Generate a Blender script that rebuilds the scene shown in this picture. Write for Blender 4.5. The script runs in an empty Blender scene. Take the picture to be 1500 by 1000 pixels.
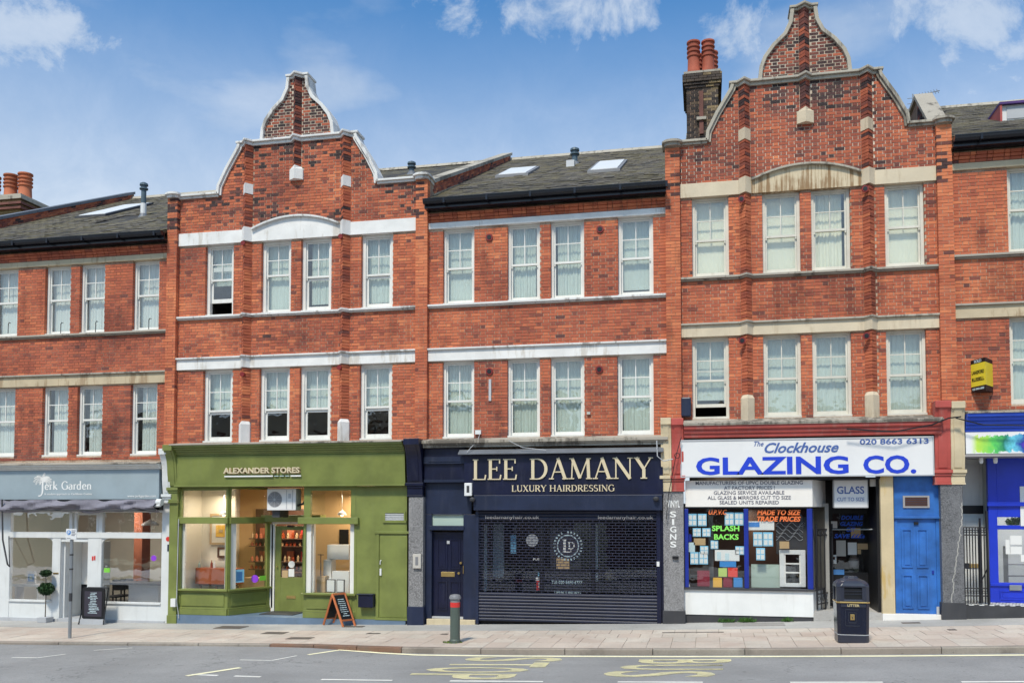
import bpy, math, random
from mathutils import Vector, Matrix, noise
R = math.radians
random.seed(7)
sc = bpy.context.scene
# ---------------------------------------------------------------- camera
TH, PITCH, HC, PC, FPX = R(12), R(2.6), 2.53, 21.0, 1330.0
cam = bpy.data.cameras.new('camera'); camo = bpy.data.objects.new('camera', cam)
sc.collection.objects.link(camo); sc.camera = camo
camo.location = (0, -PC, HC); camo.rotation_euler = (R(90) + PITCH, 0, TH)
cam.sensor_width = 36; cam.lens = 36 * FPX / 1500; cam.shift_y = 187 / 1500
cam.clip_start = .1; cam.clip_end = 3000
# ---------------------------------------------------------------- sun, sky, exposure
SUN_EL, SUN_AZ = R(54), R(190)          # azimuth clockwise from +Y
sun = bpy.data.lights.new('sun', 'SUN'); suno = bpy.data.objects.new('sun', sun)
sc.collection.objects.link(suno); sun.energy = 2.5; sun.angle = R(8); sun.color = (1, .905, .75)
_d = Vector((math.sin(SUN_AZ) * math.cos(SUN_EL), math.cos(SUN_AZ) * math.cos(SUN_EL), math.sin(SUN_EL)))
suno.rotation_euler = _d.to_track_quat('Z', 'Y').to_euler()
sc.view_settings.view_transform = 'Standard'; sc.view_settings.look = 'None'
sc.view_settings.gamma = 1; sc.view_settings.exposure = .60; sc.view_settings.use_curve_mapping = False

def at(px, py, Y=0.0):
    """point of the vertical plane at depth Y seen at a place of the photograph: (X, Z) in metres"""
    x = (px - 750) / FPX; y = -(py - 687) / FPX
    f = (-math.sin(TH) * math.cos(PITCH), math.cos(TH) * math.cos(PITCH), math.sin(PITCH))
    r = (math.cos(TH), math.sin(TH), 0)
    u = (math.sin(TH) * math.sin(PITCH), -math.cos(TH) * math.sin(PITCH), math.cos(PITCH))
    d = [f[i] + x * r[i] + y * u[i] for i in range(3)]
    t = (Y + PC) / d[1]
    return d[0] * t, HC + d[2] * t
def ax(px, py, Y=0.0): return at(px, py, Y)[0]
def az(px, py, Y=0.0): return at(px, py, Y)[1]

world = bpy.data.worlds.new("World"); sc.world = world; world.use_nodes = True
nt = world.node_tree; nt.nodes.clear()
def N(nt, t, **k):
    n = nt.nodes.new(t)
    for a, b in k.items(): setattr(n, a, b)
    return n
def mth(nt, op, a, b=None, c=None, clamp=False):
    n = N(nt, 'ShaderNodeMath', operation=op); n.use_clamp = clamp
    for i, v in enumerate((a, b, c)):
        if v is None: continue
        if isinstance(v, (int, float)): n.inputs[i].default_value = v
        else: nt.links.new(v, n.inputs[i])
    return n.outputs[0]
def mixc(nt, fac, a, b, blend='MIX'):
    n = N(nt, 'ShaderNodeMix', data_type='RGBA', blend_type=blend)
    for s, v in ((n.inputs[0], fac), (n.inputs[6], a), (n.inputs[7], b)):
        if isinstance(v, (int, float)): s.default_value = v
        elif isinstance(v, tuple): s.default_value = v if len(v) == 4 else (*v, 1)
        else: nt.links.new(v, s)
    return n.outputs[2]
def mapr(nt, v, a, b, c=0.0, d=1.0, smooth=True):
    n = N(nt, 'ShaderNodeMapRange'); n.interpolation_type = 'SMOOTHSTEP' if smooth else 'LINEAR'
    nt.links.new(v, n.inputs[0])
    for i, x in enumerate((a, b, c, d)): n.inputs[i + 1].default_value = x
    return n.outputs[0]
sky = N(nt, 'ShaderNodeTexSky', sky_type='NISHITA'); sky.sun_disc = False
sky.sun_elevation = SUN_EL; sky.sun_rotation = SUN_AZ; sky.air_density = 1.0; sky.dust_density = 1.2; sky.ozone_density = 1.6
tc = N(nt, 'ShaderNodeTexCoord')
sep = N(nt, 'ShaderNodeSeparateXYZ'); nt.links.new(tc.outputs['Generated'], sep.inputs[0])
def skydir(px, py):
    X, Z = at(px, py, 1000); v = Vector((X, 1000 + PC, Z - HC)); return v.normalized()
CLOUDS = [((25, 50), .075, .5, 1.0), ((95, 52), .05, .55, 1.0), ((-80, 60), .1, .5, 1.0), ((655, 38), .05, .8, .8), ((640, 25), .035, .6, .6), ((800, 15), .075, .5, .75),
          ((900, 5), .065, .6, .8), ((1070, 62), .05, .75, 1.15), ((1068, 85), .035, .6, .9), ((1330, 10), .08, .5, .95), ((1440, 30), .09, .5, 1.05),
          ((1490, 75), .045, .5, 1.0), ((1205, 30), .03, .5, .6), ((1600, 30), .12, .6, 1.0)]
nz = N(nt, 'ShaderNodeTexNoise'); nz.inputs['Scale'].default_value = 11; nz.inputs['Detail'].default_value = 12; nz.inputs['Roughness'].default_value = .66; nz.inputs['Distortion'].default_value = .35
nt.links.new(tc.outputs['Generated'], nz.inputs['Vector'])
total = None
for (c, rad, fl, amp) in CLOUDS:
    d = skydir(*c)
    vm = N(nt, 'ShaderNodeVectorMath', operation='SUBTRACT'); nt.links.new(tc.outputs['Generated'], vm.inputs[0]); vm.inputs[1].default_value = d
    sv = N(nt, 'ShaderNodeVectorMath', operation='MULTIPLY'); nt.links.new(vm.outputs[0], sv.inputs[0]); sv.inputs[1].default_value = (1, 1, 1 / fl)
    ln = N(nt, 'ShaderNodeVectorMath', operation='LENGTH'); nt.links.new(sv.outputs[0], ln.inputs[0])
    m = mapr(nt, ln.outputs['Value'], 0, rad * 1.7, amp, 0)
    total = m if total is None else mth(nt, 'MAXIMUM', total, m)
mp = N(nt, 'ShaderNodeMapping'); nt.links.new(tc.outputs['Generated'], mp.inputs[0]); mp.inputs['Scale'].default_value = (1.6, 1.6, 4.2)
nz2 = N(nt, 'ShaderNodeTexNoise'); nz2.inputs['Scale'].default_value = 2.2; nz2.inputs['Detail'].default_value = 8; nz2.inputs['Roughness'].default_value = .5
nt.links.new(mp.outputs[0], nz2.inputs['Vector'])
dens = mth(nt, 'ADD', total, mth(nt, 'MULTIPLY', mth(nt, 'SUBTRACT', nz.outputs[0], .5), 3.6))
puff = mth(nt, 'MULTIPLY', mapr(nt, dens, .30, 1.15), mapr(nt, total, .05, .3))
puff = mth(nt, 'MULTIPLY', puff, .66)
veil = mth(nt, 'MULTIPLY', mapr(nt, nz2.outputs[0], .40, .70), .55)
low = mapr(nt, sep.outputs[2], .22, .54, .90, 0.0, True)      # the pale air towards the horizon
cl = mth(nt, 'MAXIMUM', puff, mth(nt, 'MAXIMUM', veil, low), clamp=True)
skyc = mixc(nt, 1.0, sky.outputs[0], (.50, 1.22, 1.66, 1), 'MULTIPLY')
cloudc = mixc(nt, mapr(nt, nz.outputs[0], .3, .8), (5.6, 6.4, 7.4, 1), (7.6, 8.1, 8.6, 1))
skyf = mixc(nt, cl, skyc, cloudc)
bg = N(nt, 'ShaderNodeBackground'); bg.inputs[1].default_value = .074
out = N(nt, 'ShaderNodeOutputWorld'); nt.links.new(skyf, bg.inputs[0]); nt.links.new(bg.outputs[0], out.inputs[0])

# ---------------------------------------------------------------- mesh helpers
col = sc.collection
OFF = {}
class MB:
    def __init__(s): s.v = []; s.f = []; s.m = []; s.t = []; s.mats = []; s.curm = 0; s.tone = 0.0; s.smooth = False
    def mat(s, m):
        if m not in s.mats: s.mats.append(m)
        s.curm = s.mats.index(m); return s
    def face(s, pts):
        b = len(s.v); s.v += [tuple(p) for p in pts]; s.f.append(tuple(range(b, b + len(pts)))); s.m.append(s.curm); s.t.append(s.tone); return s
    def faces(s, pts, fs):
        b = len(s.v); s.v += [tuple(p) for p in pts]
        for f in fs: s.f.append(tuple(b + i for i in f)); s.m.append(s.curm); s.t.append(s.tone)
        return s
    def box(s, x0, x1, y0, y1, z0, z1, back=True):
        p = [(x0, y0, z0), (x1, y0, z0), (x1, y1, z0), (x0, y1, z0), (x0, y0, z1), (x1, y0, z1), (x1, y1, z1), (x0, y1, z1)]
        f = [(3, 2, 1, 0), (4, 5, 6, 7), (0, 1, 5, 4), (1, 2, 6, 5), (3, 0, 4, 7)]
        if back: f.append((2, 3, 7, 6))
        return s.faces(p, f)
    def obox(s, a, b, z0, z1, y0, y1, e0=0.0, e1=0.0, z0b=None, z1b=None):
        """box along plan line a->b; y0..y1 = offsets to the left normal (away from the street); e = extra length"""
        a = Vector(a[:2]); b = Vector(b[:2]); d = (b - a).normalized(); n = Vector((-d.y, d.x)); a = a - d * e0; b = b + d * e1
        q = [a + n * y0, b + n * y0, b + n * y1, a + n * y1]
        z0b = z0 if z0b is None else z0b; z1b = z1 if z1b is None else z1b
        zz0 = [z0, z0b, z0b, z0]; zz1 = [z1, z1b, z1b, z1]
        p = [(q[i].x, q[i].y, zz0[i]) for i in range(4)] + [(q[i].x, q[i].y, zz1[i]) for i in range(4)]
        return s.faces(p, [(3, 2, 1, 0), (4, 5, 6, 7), (0, 1, 5, 4), (1, 2, 6, 5), (2, 3, 7, 6), (3, 0, 4, 7)])
    def prism(s, poly, y0, y1, back=True):
        """XZ polygon, anticlockwise seen from the street, from y0 (front) to y1"""
        n = len(poly); p = [(x, y0, z) for x, z in poly] + [(x, y1, z) for x, z in poly]
        f = [tuple(range(n))] + [(i, i + n, (i + 1) % n + n, (i + 1) % n) for i in range(n)]
        f = [f[0]] + [tuple(reversed(q)) if False else q for q in f[1:]]
        if back: f.append(tuple(reversed(range(n, 2 * n))))
        return s.faces(p, f)
    def plan(s, poly, z0, z1):
        """XY polygon (anticlockwise from above) from z0 to z1"""
        n = len(poly); p = [(x, y, z0) for x, y in poly] + [(x, y, z1) for x, y in poly]
        return s.faces(p, [tuple(reversed(range(n))), tuple(range(n, 2 * n))] + [(i, (i + 1) % n, (i + 1) % n + n, i + n) for i in range(n)])
    def xprism(s, poly, x0, x1):
        """YZ polygon from x0 to x1"""
        n = len(poly); p = [(x0, y, z) for y, z in poly] + [(x1, y, z) for y, z in poly]
        return s.faces(p, [tuple(reversed(range(n))), tuple(range(n, 2 * n))] + [(i, (i + 1) % n, (i + 1) % n + n, i + n) for i in range(n)])
    def tube(s, path, r, seg=8, caps=True):
        path = [Vector(p) for p in path]; rr = r if isinstance(r, (list, tuple)) else [r] * len(path)
        b = len(s.v); k = len(path)
        for i, p in enumerate(path):
            t = (path[min(i + 1, k - 1)] - path[max(i - 1, 0)]).normalized()
            a = t.cross(Vector((0, 0, 1)))
            if a.length < .05: a = t.cross(Vector((0, 1, 0)))
            a.normalize(); c = t.cross(a)
            for j in range(seg):
                an = 2 * math.pi * j / seg; q = p + a * math.cos(an) * rr[i] + c * math.sin(an) * rr[i]; s.v.append(tuple(q))
        for i in range(k - 1):
            for j in range(seg):
                s.f.append((b + i * seg + j, b + i * seg + (j + 1) % seg, b + (i + 1) * seg + (j + 1) % seg, b + (i + 1) * seg + j)); s.m.append(s.curm); s.t.append(s.tone)
        if caps:
            s.f.append(tuple(b + j for j in reversed(range(seg)))); s.m.append(s.curm); s.t.append(s.tone)
            s.f.append(tuple(b + (k - 1) * seg + j for j in range(seg))); s.m.append(s.curm); s.t.append(s.tone)
        return s
    def lathe(s, c, prof, seg=20):
        """prof: (r, z) going up around the vertical axis through c"""
        b = len(s.v); n = len(prof)
        for (r, z) in prof:
            for j in range(seg):
                a = 2 * math.pi * j / seg; s.v.append((c[0] + r * math.cos(a), c[1] + r * math.sin(a), c[2] + z))
        for i in range(n - 1):
            for j in range(seg):
                s.f.append((b + i * seg + j, b + i * seg + (j + 1) % seg, b + (i + 1) * seg + (j + 1) % seg, b + (i + 1) * seg + j)); s.m.append(s.curm); s.t.append(s.tone)
        s.f.append(tuple(b + j for j in reversed(range(seg)))); s.m.append(s.curm); s.t.append(s.tone)
        s.f.append(tuple(b + (n - 1) * seg + j for j in range(seg))); s.m.append(s.curm); s.t.append(s.tone)
        return s
    def disc(s, x, y0, y1, z, r, seg=20):
        return s.prism([(x + r * math.cos(2 * math.pi * j / seg), z + r * math.sin(2 * math.pi * j / seg)) for j in range(seg)], y0, y1)
    def ribbon(s, pts, th, y0, y1, cap=True):
        """XZ polyline thickened downwards/inwards (to its right) by th"""
        n = len(pts); inn = []
        for i in range(n):
            a = Vector(pts[max(i - 1, 0)]); b = Vector(pts[min(i + 1, n - 1)]); p = Vector(pts[i])
            if 0 < i < n - 1:
                d1 = (p - a).normalized(); d2 = (b - p).normalized(); nn = Vector((d1.y + d2.y, -d1.x - d2.x)).normalized()
                sc_ = 1 / max(.5, nn.dot(Vector((d1.y, -d1.x))))
            else:
                d = (b - a).normalized(); nn = Vector((d.y, -d.x)); sc_ = 1
            inn.append(p + nn * th * sc_)
        for i in range(n - 1):
            p, q, r_, t_ = pts[i], pts[i + 1], inn[i + 1], inn[i]
            A = [(p[0], y0, p[1]), (q[0], y0, q[1]), (r_[0], y0, r_[1]), (t_[0], y0, t_[1])]
            B = [(x, y1, z) for x, _, z in A]
            fs = [(3, 2, 1, 0), (0, 1, 5, 4), (2, 3, 7, 6), (4, 5, 6, 7)]
            if i == 0: fs.append((3, 0, 4, 7))
            if i == n - 2: fs.append((1, 2, 6, 5))
            s.faces(A + B, fs)
        return s
    def mesh(s, name, off=(0, 0, 0)):
        me = bpy.data.meshes.new(name)
        ox, oy, oz = off
        me.from_pydata([(x - ox, y - oy, z - oz) for x, y, z in s.v], [], s.f)
        for m in s.mats: me.materials.append(m)
        me.polygons.foreach_set('material_index', s.m)
        if any(s.t):
            a = me.attributes.new('tone', 'FLOAT', 'FACE'); a.data.foreach_set('value', s.t)
        if s.smooth: me.polygons.foreach_set('use_smooth', [True] * len(s.f))
        me.update(); return me
    def build(s, name, m=None, parent=None, label=None, kind=None, bevel=0, smooth=False, angle=None):
        if m is not None and not s.mats: s.mats.append(m)
        if smooth: s.smooth = True
        off = OFF.get(parent, (0, 0, 0)) if parent else (0, 0, 0)
        o = bpy.data.objects.new(name, s.mesh(name, off)); col.objects.link(o)
        if parent: o.parent = parent; OFF[o] = off
        if label: o['label'] = label
        if kind: o['kind'] = kind
        if bevel:
            b = o.modifiers.new('bevel', 'BEVEL'); b.width = bevel; b.segments = 2; b.limit_method = 'ANGLE'; b.angle_limit = R(40)
            b.harden_normals = False
        if smooth and angle:
            try:
                o.data.set_sharp_from_angle(angle=angle)
            except Exception: pass
        return o
def tag(o, label, cat, group=None):
    o['label'] = label; o['category'] = cat
    if group: o['group'] = group
    return o
def thing(name, label, cat, loc, group=None):
    o = bpy.data.objects.new(name, None); col.objects.link(o); o.location = loc; o.empty_display_size = .2
    OFF[o] = tuple(loc); return tag(o, label, cat, group)
def group_part(name, parent):
    """an Empty that gathers the pieces of a part"""
    o = bpy.data.objects.new(name, None); col.objects.link(o); o.parent = parent; OFF[o] = OFF[parent]; o.empty_display_size = .1
    return o
def place(name, me, parent, loc, rot=None, scale=None):
    o = bpy.data.objects.new(name, me); col.objects.link(o); o.parent = parent; f = OFF[parent]
    o.location = (loc[0] - f[0], loc[1] - f[1], loc[2] - f[2])
    if rot: o.rotation_euler = rot
    if scale: o.scale = scale
    return o

# ---------------------------------------------------------------- materials
MAT = {}
def newmat(name):
    m = bpy.data.materials.new(name); m.use_nodes = True; nt = m.node_tree
    b = nt.nodes['Principled BSDF']; MAT[name] = m
    return m, nt, b
def texco(nt):
    g = N(nt, 'ShaderNodeNewGeometry'); return g.outputs['Position']
def nz_(nt, v, scale, detail=4, rough=.55, sc3=None):
    if sc3:
        mp = N(nt, 'ShaderNodeMapping'); nt.links.new(v, mp.inputs[0]); mp.inputs['Scale'].default_value = sc3; v = mp.outputs[0]
    n = N(nt, 'ShaderNodeTexNoise'); n.inputs['Scale'].default_value = scale; n.inputs['Detail'].default_value = detail; n.inputs['Roughness'].default_value = rough
    nt.links.new(v, n.inputs['Vector']); return n.outputs[0]
def bump(nt, b, h, dist=.01, strength=.5):
    n = N(nt, 'ShaderNodeBump'); n.inputs['Distance'].default_value = dist; n.inputs['Strength'].default_value = strength
    nt.links.new(h, n.inputs['Height']); nt.links.new(n.outputs[0], b.inputs['Normal'])
def paint(name, rgb, rough=.5, var=.16, dirt=.12, dirtc=(.16, .13, .10), metal=0, streak=True, bstr=.15, spec=.5):
    m, nt, b = newmat(name); p = texco(nt)
    n1 = nz_(nt, p, 1.7, 5, .6)
    c = mixc(nt, mapr(nt, n1, .3, .7), tuple(x * (1 - var) for x in rgb), tuple(min(1, x * (1 + var * .6)) for x in rgb))
    if dirt:
        n2 = nz_(nt, p, 1.0, 7, .65, (7, 7, .9) if streak else (5, 5, 5))
        c = mixc(nt, mth(nt, 'MULTIPLY', mapr(nt, n2, .5, .78), dirt * 2.6, clamp=True), c, tuple(.4 * x + .6 * y for x, y in zip(rgb, dirtc)))
        n4 = nz_(nt, p, 60, 3, .7)
        c = mixc(nt, mth(nt, 'MULTIPLY', mapr(nt, n4, .62, .75), dirt * 1.2, clamp=True), c, dirtc)
    nt.links.new(c, b.inputs['Base Color']); b.inputs['Roughness'].default_value = rough; b.inputs['Metallic'].default_value = metal
    b.inputs['Specular IOR Level'].default_value = spec
    if bstr: bump(nt, b, nz_(nt, p, 40, 4, .6), .004, bstr)
    return m
def brickmat(name, ramp, glaze=0.0):
    m, nt, b = newmat(name); p = texco(nt)
    a = N(nt, 'ShaderNodeAttribute'); a.attribute_name = 'tone'
    r = N(nt, 'ShaderNodeValToRGB'); els = r.color_ramp.elements
    els[0].position, els[0].color = ramp[0][0], (*ramp[0][1], 1); els[1].position, els[1].color = ramp[1][0], (*ramp[1][1], 1)
    for q, c in ramp[2:]: e = els.new(q); e.color = (*c, 1)
    n0 = nz_(nt, p, 26, 5, .7)
    t = mth(nt, 'ADD', a.outputs['Fac'], mth(nt, 'MULTIPLY', mth(nt, 'SUBTRACT', n0, .5), .30))
    nt.links.new(t, r.inputs[0])
    n1 = nz_(nt, p, .8, 5, .6); n2 = nz_(nt, p, 140, 3, .7); n3 = nz_(nt, p, 2.6, 7, .7, (1, 1, 2.2))
    c = mixc(nt, mapr(nt, n1, .35, .7), r.outputs[0], (.74, .68, .70, 1), 'MULTIPLY')
    c = mixc(nt, mth(nt, 'MULTIPLY', mapr(nt, n2, .5, .75), .35), c, (.30, .16, .10, 1))
    c = mixc(nt, mth(nt, 'MULTIPLY', mapr(nt, n3, .56, .74), .26), c, (.36, .20, .14, 1))      # lime and dust on the faces
    n5 = nz_(nt, p, 1.0, 7, .68, (2.6, 2.6, .75)); n6 = nz_(nt, p, .35, 4, .6)
    st = mth(nt, 'ADD', n5, mth(nt, 'MULTIPLY', mth(nt, 'SUBTRACT', n6, .5), .9))
    c = mixc(nt, mth(nt, 'MULTIPLY', mapr(nt, st, .52, .74), .62), c, mixc(nt, 1.0, c, (.40, .37, .42, 1), 'MULTIPLY'))      # old soot and run-off
    nt.links.new(c, b.inputs['Base Color']); b.inputs['Roughness'].default_value = .88 - glaze
    bump(nt, b, nz_(nt, p, 75, 5, .7), .006, .6)
    return m
RED = [(0.0, (.72, .235, .100)), (.25, (.58, .160, .072)), (.5, (.43, .108, .056)), (.7, (.24, .070, .048)), (.86, (.10, .044, .042)), (1.0, (.022, .018, .022))]
brickmat('brick', RED)
brickmat('stock_brick', [(0, (.42, .33, .17)), (.35, (.34, .25, .12)), (.65, (.2, .15, .08)), (.85, (.07, .055, .045)), (1, (.02, .02, .022))])
def mortar(name, rgb, dark):
    m, nt, b = newmat(name); p = texco(nt)
    c = mixc(nt, mapr(nt, nz_(nt, p, .9, 6, .65), .38, .62), rgb, dark); c = mixc(nt, mth(nt, 'MULTIPLY', mapr(nt, nz_(nt, p, 30, 4), .45, .7), .5), c, tuple(x * .5 for x in dark))
    nt.links.new(c, b.inputs['Base Color']); b.inputs['Roughness'].default_value = .95; bump(nt, b, nz_(nt, p, 90, 4), .004, .5); return m
mortar('mortar', (.55, .43, .32), (.30, .18, .12))
mortar('mortar_pale', (.72, .62, .50), (.42, .33, .25))
def stone(name, rgb, stain, amt, lo=.5, sc3=(7, 7, 1.1)):
    m, nt, b = newmat(name); p = texco(nt)
    c = mixc(nt, mapr(nt, nz_(nt, p, 2, 5), .3, .7), tuple(x * .86 for x in rgb), rgb)
    s1 = nz_(nt, p, 1.0, 6, .7, sc3); s2 = nz_(nt, p, .6, 5, .6)
    f = mth(nt, 'MULTIPLY', mapr(nt, mth(nt, 'ADD', s1, mth(nt, 'MULTIPLY', mth(nt, 'SUBTRACT', s2, .5), 1.1)), lo, lo + .16), amt, clamp=True)
    c = mixc(nt, f, c, stain)
    c = mixc(nt, mth(nt, 'MULTIPLY', mapr(nt, nz_(nt, p, 22, 6, .7), .55, .75), .3), c, tuple(x * .45 for x in rgb))
    nt.links.new(c, b.inputs['Base Color']); b.inputs['Roughness'].default_value = .85; bump(nt, b, nz_(nt, p, 60, 5), .004, .5); return m
stone('cream_stone', (.66, .55, .38), (.25, .145, .065), .92, .455, (13, 13, .45))
stone('clean_cream_stone', (.66, .56, .41), (.34, .24, .14), .35, .55)
stone('band_stone', (.56, .46, .31), (.28, .18, .10), .7, .49)
stone('grey_coping', (.44, .40, .33), (.12, .105, .085), .8, .50)
stone('white_coping', (.72, .71, .69), (.17, .15, .13), .7, .54)
stone('weathered_stone', (.40, .36, .30), (.10, .085, .07), .85, .5)
stone('white_render', (.80, .79, .77), (.42, .36, .28), .5, .55)
paint('white_window', (.74, .73, .69), .45, .07, .14, (.3, .27, .22))
paint('cream_window', (.66, .63, .55), .5, .10, .20, (.3, .25, .18))
paint('green_paint', (.185, .215, .055), .45, .18, .14, (.2, .22, .1))
paint('navy_paint', (.0045, .0065, .030), .36, .3, .10, (.10, .10, .12))
paint('navy_grey_paint', (.011, .018, .048), .42, .25, .10, (.10, .10, .12))
paint('blue_plinth', (.13, .19, .27), .6, .15, .15, (.2, .2, .18))
paint('shop_grey', (.66, .675, .67), .45, .06, .16, (.3, .28, .25))
paint('fascia_grey_blue', (.30, .365, .40), .4, .07, .06, (.3, .3, .3))
paint('door_blue', (.030, .145, .47), .45, .34, .22, (.03, .08, .25))
paint('royal_blue', (.012, .04, .55), .3, .12, .02, (.02, .03, .3))
paint('cornice_blue', (.025, .09, .60), .35, .12, .03, (.02, .03, .3))
paint('red_paint', (.44, .075, .06), .5, .18, .24, (.4, .3, .25))
paint('cream_paint', (.60, .50, .33), .6, .12, .26, (.30, .22, .12))
stone('ochre_wall', (.62, .50, .31), (.50, .32, .07), .7, .56)
paint('sign_white', (.74, .74, .74), .3, .03, .03, (.4, .38, .33))
paint('panel_white', (.78, .78, .76), .4, .05, .14, (.4, .38, .33))
paint('sub_sign', (.80, .77, .73), .4, .04, .06, (.4, .38, .33))
paint('black_gutter', (.007, .008, .014), .25, .2, .04, (.1, .1, .1))
paint('black_iron', (.014, .014, .018), .4, .2, .05, (.1, .09, .08))
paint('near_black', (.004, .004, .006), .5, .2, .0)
paint('dark_grey', (.045, .045, .05), .6, .2, .05)
paint('mid_grey', (.20, .20, .21), .5, .1, .08)
paint('light_grey', (.45, .46, .48), .45, .1, .1)
paint('white_plastic', (.72, .72, .71), .35, .03, .05)
paint('beige_plastic', (.50, .47, .42), .4, .05, .08)
paint('lead_grey', (.14, .15, .17), .55, .2, .15)
paint('pipe_blue_grey', (.07, .11, .14), .45, .2, .08)
paint('vinyl_dark', (.035, .03, .045), .5, .2, .0)
paint('terracotta', (.46, .14, .065), .8, .25, .2, (.07, .05, .04))
paint('red_pot', (.36, .085, .045), .8, .3, .3, (.04, .03, .03))
paint('soot_terracotta', (.16, .06, .045), .8, .3, .2, (.03, .03, .03))
paint('galvanised', (.30, .32, .34), .45, .1, .1, metal=.5)
paint('brass', (.60, .42, .16), .3, .1, .05, metal=.8)
paint('gold_letter', (.66, .56, .38), .35, .06, .0)
paint('gold_flat', (.62, .50, .26), .45, .1, .0)
paint('letter_white', (.78, .78, .76), .4, .02, 0)
paint('letter_blue', (.018, .055, .56), .35, .05, 0)
paint('letter_mid_blue', (.07, .13, .36), .4, .05, 0)
paint('letter_grey', (.13, .13, .17), .5, .05, 0)
paint('window_blue', (.012, .03, .28), .35, .15, .04)
paint('orange_paint', (.85, .19, .05), .5, .1, 0)
paint('orange_wood', (.50, .145, .045), .5, .15, .05)
paint('lime_letter', (.25, .80, .12), .5, .05, 0)
paint('neon_blue', (.02, .12, .75), .5, .05, 0)
paint('red_flat', (.62, .035, .03), .45, .05, 0)
paint('maroon', (.20, .012, .012), .45, .1, .05)
paint('purple_flat', (.26, .05, .62), .45, .05, 0)
paint('sticker_green', (.20, .58, .06), .45, .05, 0)
paint('sticker_blue', (.08, .26, .62), .45, .05, 0)
paint('paper_white', (.76, .76, .74), .7, .03, 0)
paint('paper_blue', (.25, .58, .80), .6, .06, 0)
paint('paper_pale', (.56, .70, .74), .6, .06, 0)
paint('card_buff', (.52, .36, .19), .7, .06, 0)
paint('sample_orange', (.80, .46, .08), .4, .04, 0)
paint('sample_red', (.72, .05, .03), .4, .04, 0)
paint('sample_lime', (.45, .58, .14), .4, .04, 0)
paint('sample_blue', (.06, .27, .62), .4, .04, 0)
paint('sample_wine', (.24, .02, .04), .4, .04, 0)
paint('glass_sheet', (.42, .52, .46), .2, .06, 0)
paint('curtain', (.58, .64, .59), .9, .06, 0)
paint('curtain_pale', (.66, .69, .67), .9, .05, 0)
paint('blind_cream', (.84, .81, .66), .8, .04, 0)
paint('room_wall', (.28, .27, .25), .9, .1, 0)
paint('cafe_wall', (.66, .62, .52), .9, .05, 0)
paint('warm_wall', (.74, .68, .56), .9, .05, 0)
paint('orange_wall', (.62, .41, .20), .9, .05, 0)
paint('wood_floor', (.25, .15, .08), .5, .2, .1)
paint('teak', (.34, .085, .03), .35, .15, .05)
paint('dark_wood', (.10, .045, .025), .4, .2, .05)
paint('amber_bottle', (.30, .05, .015), .2, .2, 0)
paint('dark_violet', (.07, .02, .16), .5, .2, .1)
paint('yellow_board', (.80, .66, .04), .4, .05, .03)
paint('fabric_awning', (.20, .19, .23), .85, .25, .12, (.3, .3, .3))
paint('leaf_dark', (.018, .06, .012), .6, .4, 0)
paint('leaf_green', (.05, .13, .02), .6, .35, 0)
paint('moss', (.10, .15, .03), .9, .4, .1)
paint('bark', (.10, .08, .06), .9, .3, .1)
paint('bollard_green', (.075, .10, .085), .5, .15, .1)
paint('bin_navy', (.006, .009, .026), .22, .15, .04, (.1, .1, .1))
paint('bin_grey', (.028, .032, .05), .3, .15, .06, (.15, .15, .15))
paint('lattice_steel', (.022, .024, .052), .5, .2, .08, (.1, .1, .1))
paint('shutter_navy', (.012, .016, .040), .55, .2, .08, (.1, .1, .1))
paint('yellow_line', (.92, .86, .58), .8, .10, .18, (.2, .2, .19), streak=False)
paint('white_line', (.80, .78, .72), .8, .12, .25, (.2, .2, .19), streak=False)
paint('iron_cover', (.12, .10, .085), .7, .3, .2, (.2, .15, .1), streak=False)
paint('grey_panel', (.33, .31, .31), .5, .05, .05)
def terrazzo(name, base, crack=False):
    m, nt, b = newmat(name); p = texco(nt)
    v = N(nt, 'ShaderNodeTexVoronoi'); v.inputs['Scale'].default_value = 85; nt.links.new(p, v.inputs['Vector'])
    s = N(nt, 'ShaderNodeSeparateColor'); nt.links.new(v.outputs['Color'], s.inputs[0])
    c = mixc(nt, mapr(nt, s.outputs[0], .1, .95, smooth=False), tuple(x * .45 for x in base), tuple(x * 1.8 for x in base))
    c = mixc(nt, mth(nt, 'MULTIPLY', mapr(nt, nz_(nt, p, 1.5, 6, .65, (2, 2, .8)), .42, .68), .55), c, tuple(x * 1.7 for x in base))
    if crack:
        g = N(nt, 'ShaderNodeSeparateXYZ'); nt.links.new(p, g.inputs[0])
        w = mth(nt, 'MULTIPLY', mth(nt, 'SUBTRACT', nz_(nt, p, 3.2, 6, .7, (0, 0, 1)), .5), .34)
        ln = mth(nt, 'ADD', mth(nt, 'SUBTRACT', g.outputs[0], crack[0]), mth(nt, 'MULTIPLY', mth(nt, 'SUBTRACT', g.outputs[2], crack[1]), -crack[2]))
        dd = mth(nt, 'ABSOLUTE', mth(nt, 'ADD', ln, w))
        c = mixc(nt, mapr(nt, dd, .004, .013, .8, 0), c, (.5, .48, .43, 1))
    nt.links.new(c, b.inputs['Base Color']); b.inputs['Roughness'].default_value = .45; return m
terrazzo('terrazzo', (.185, .18, .18)); terrazzo('terrazzo_dark', (.115, .115, .12), (5.25, 1.9, .13))
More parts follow.
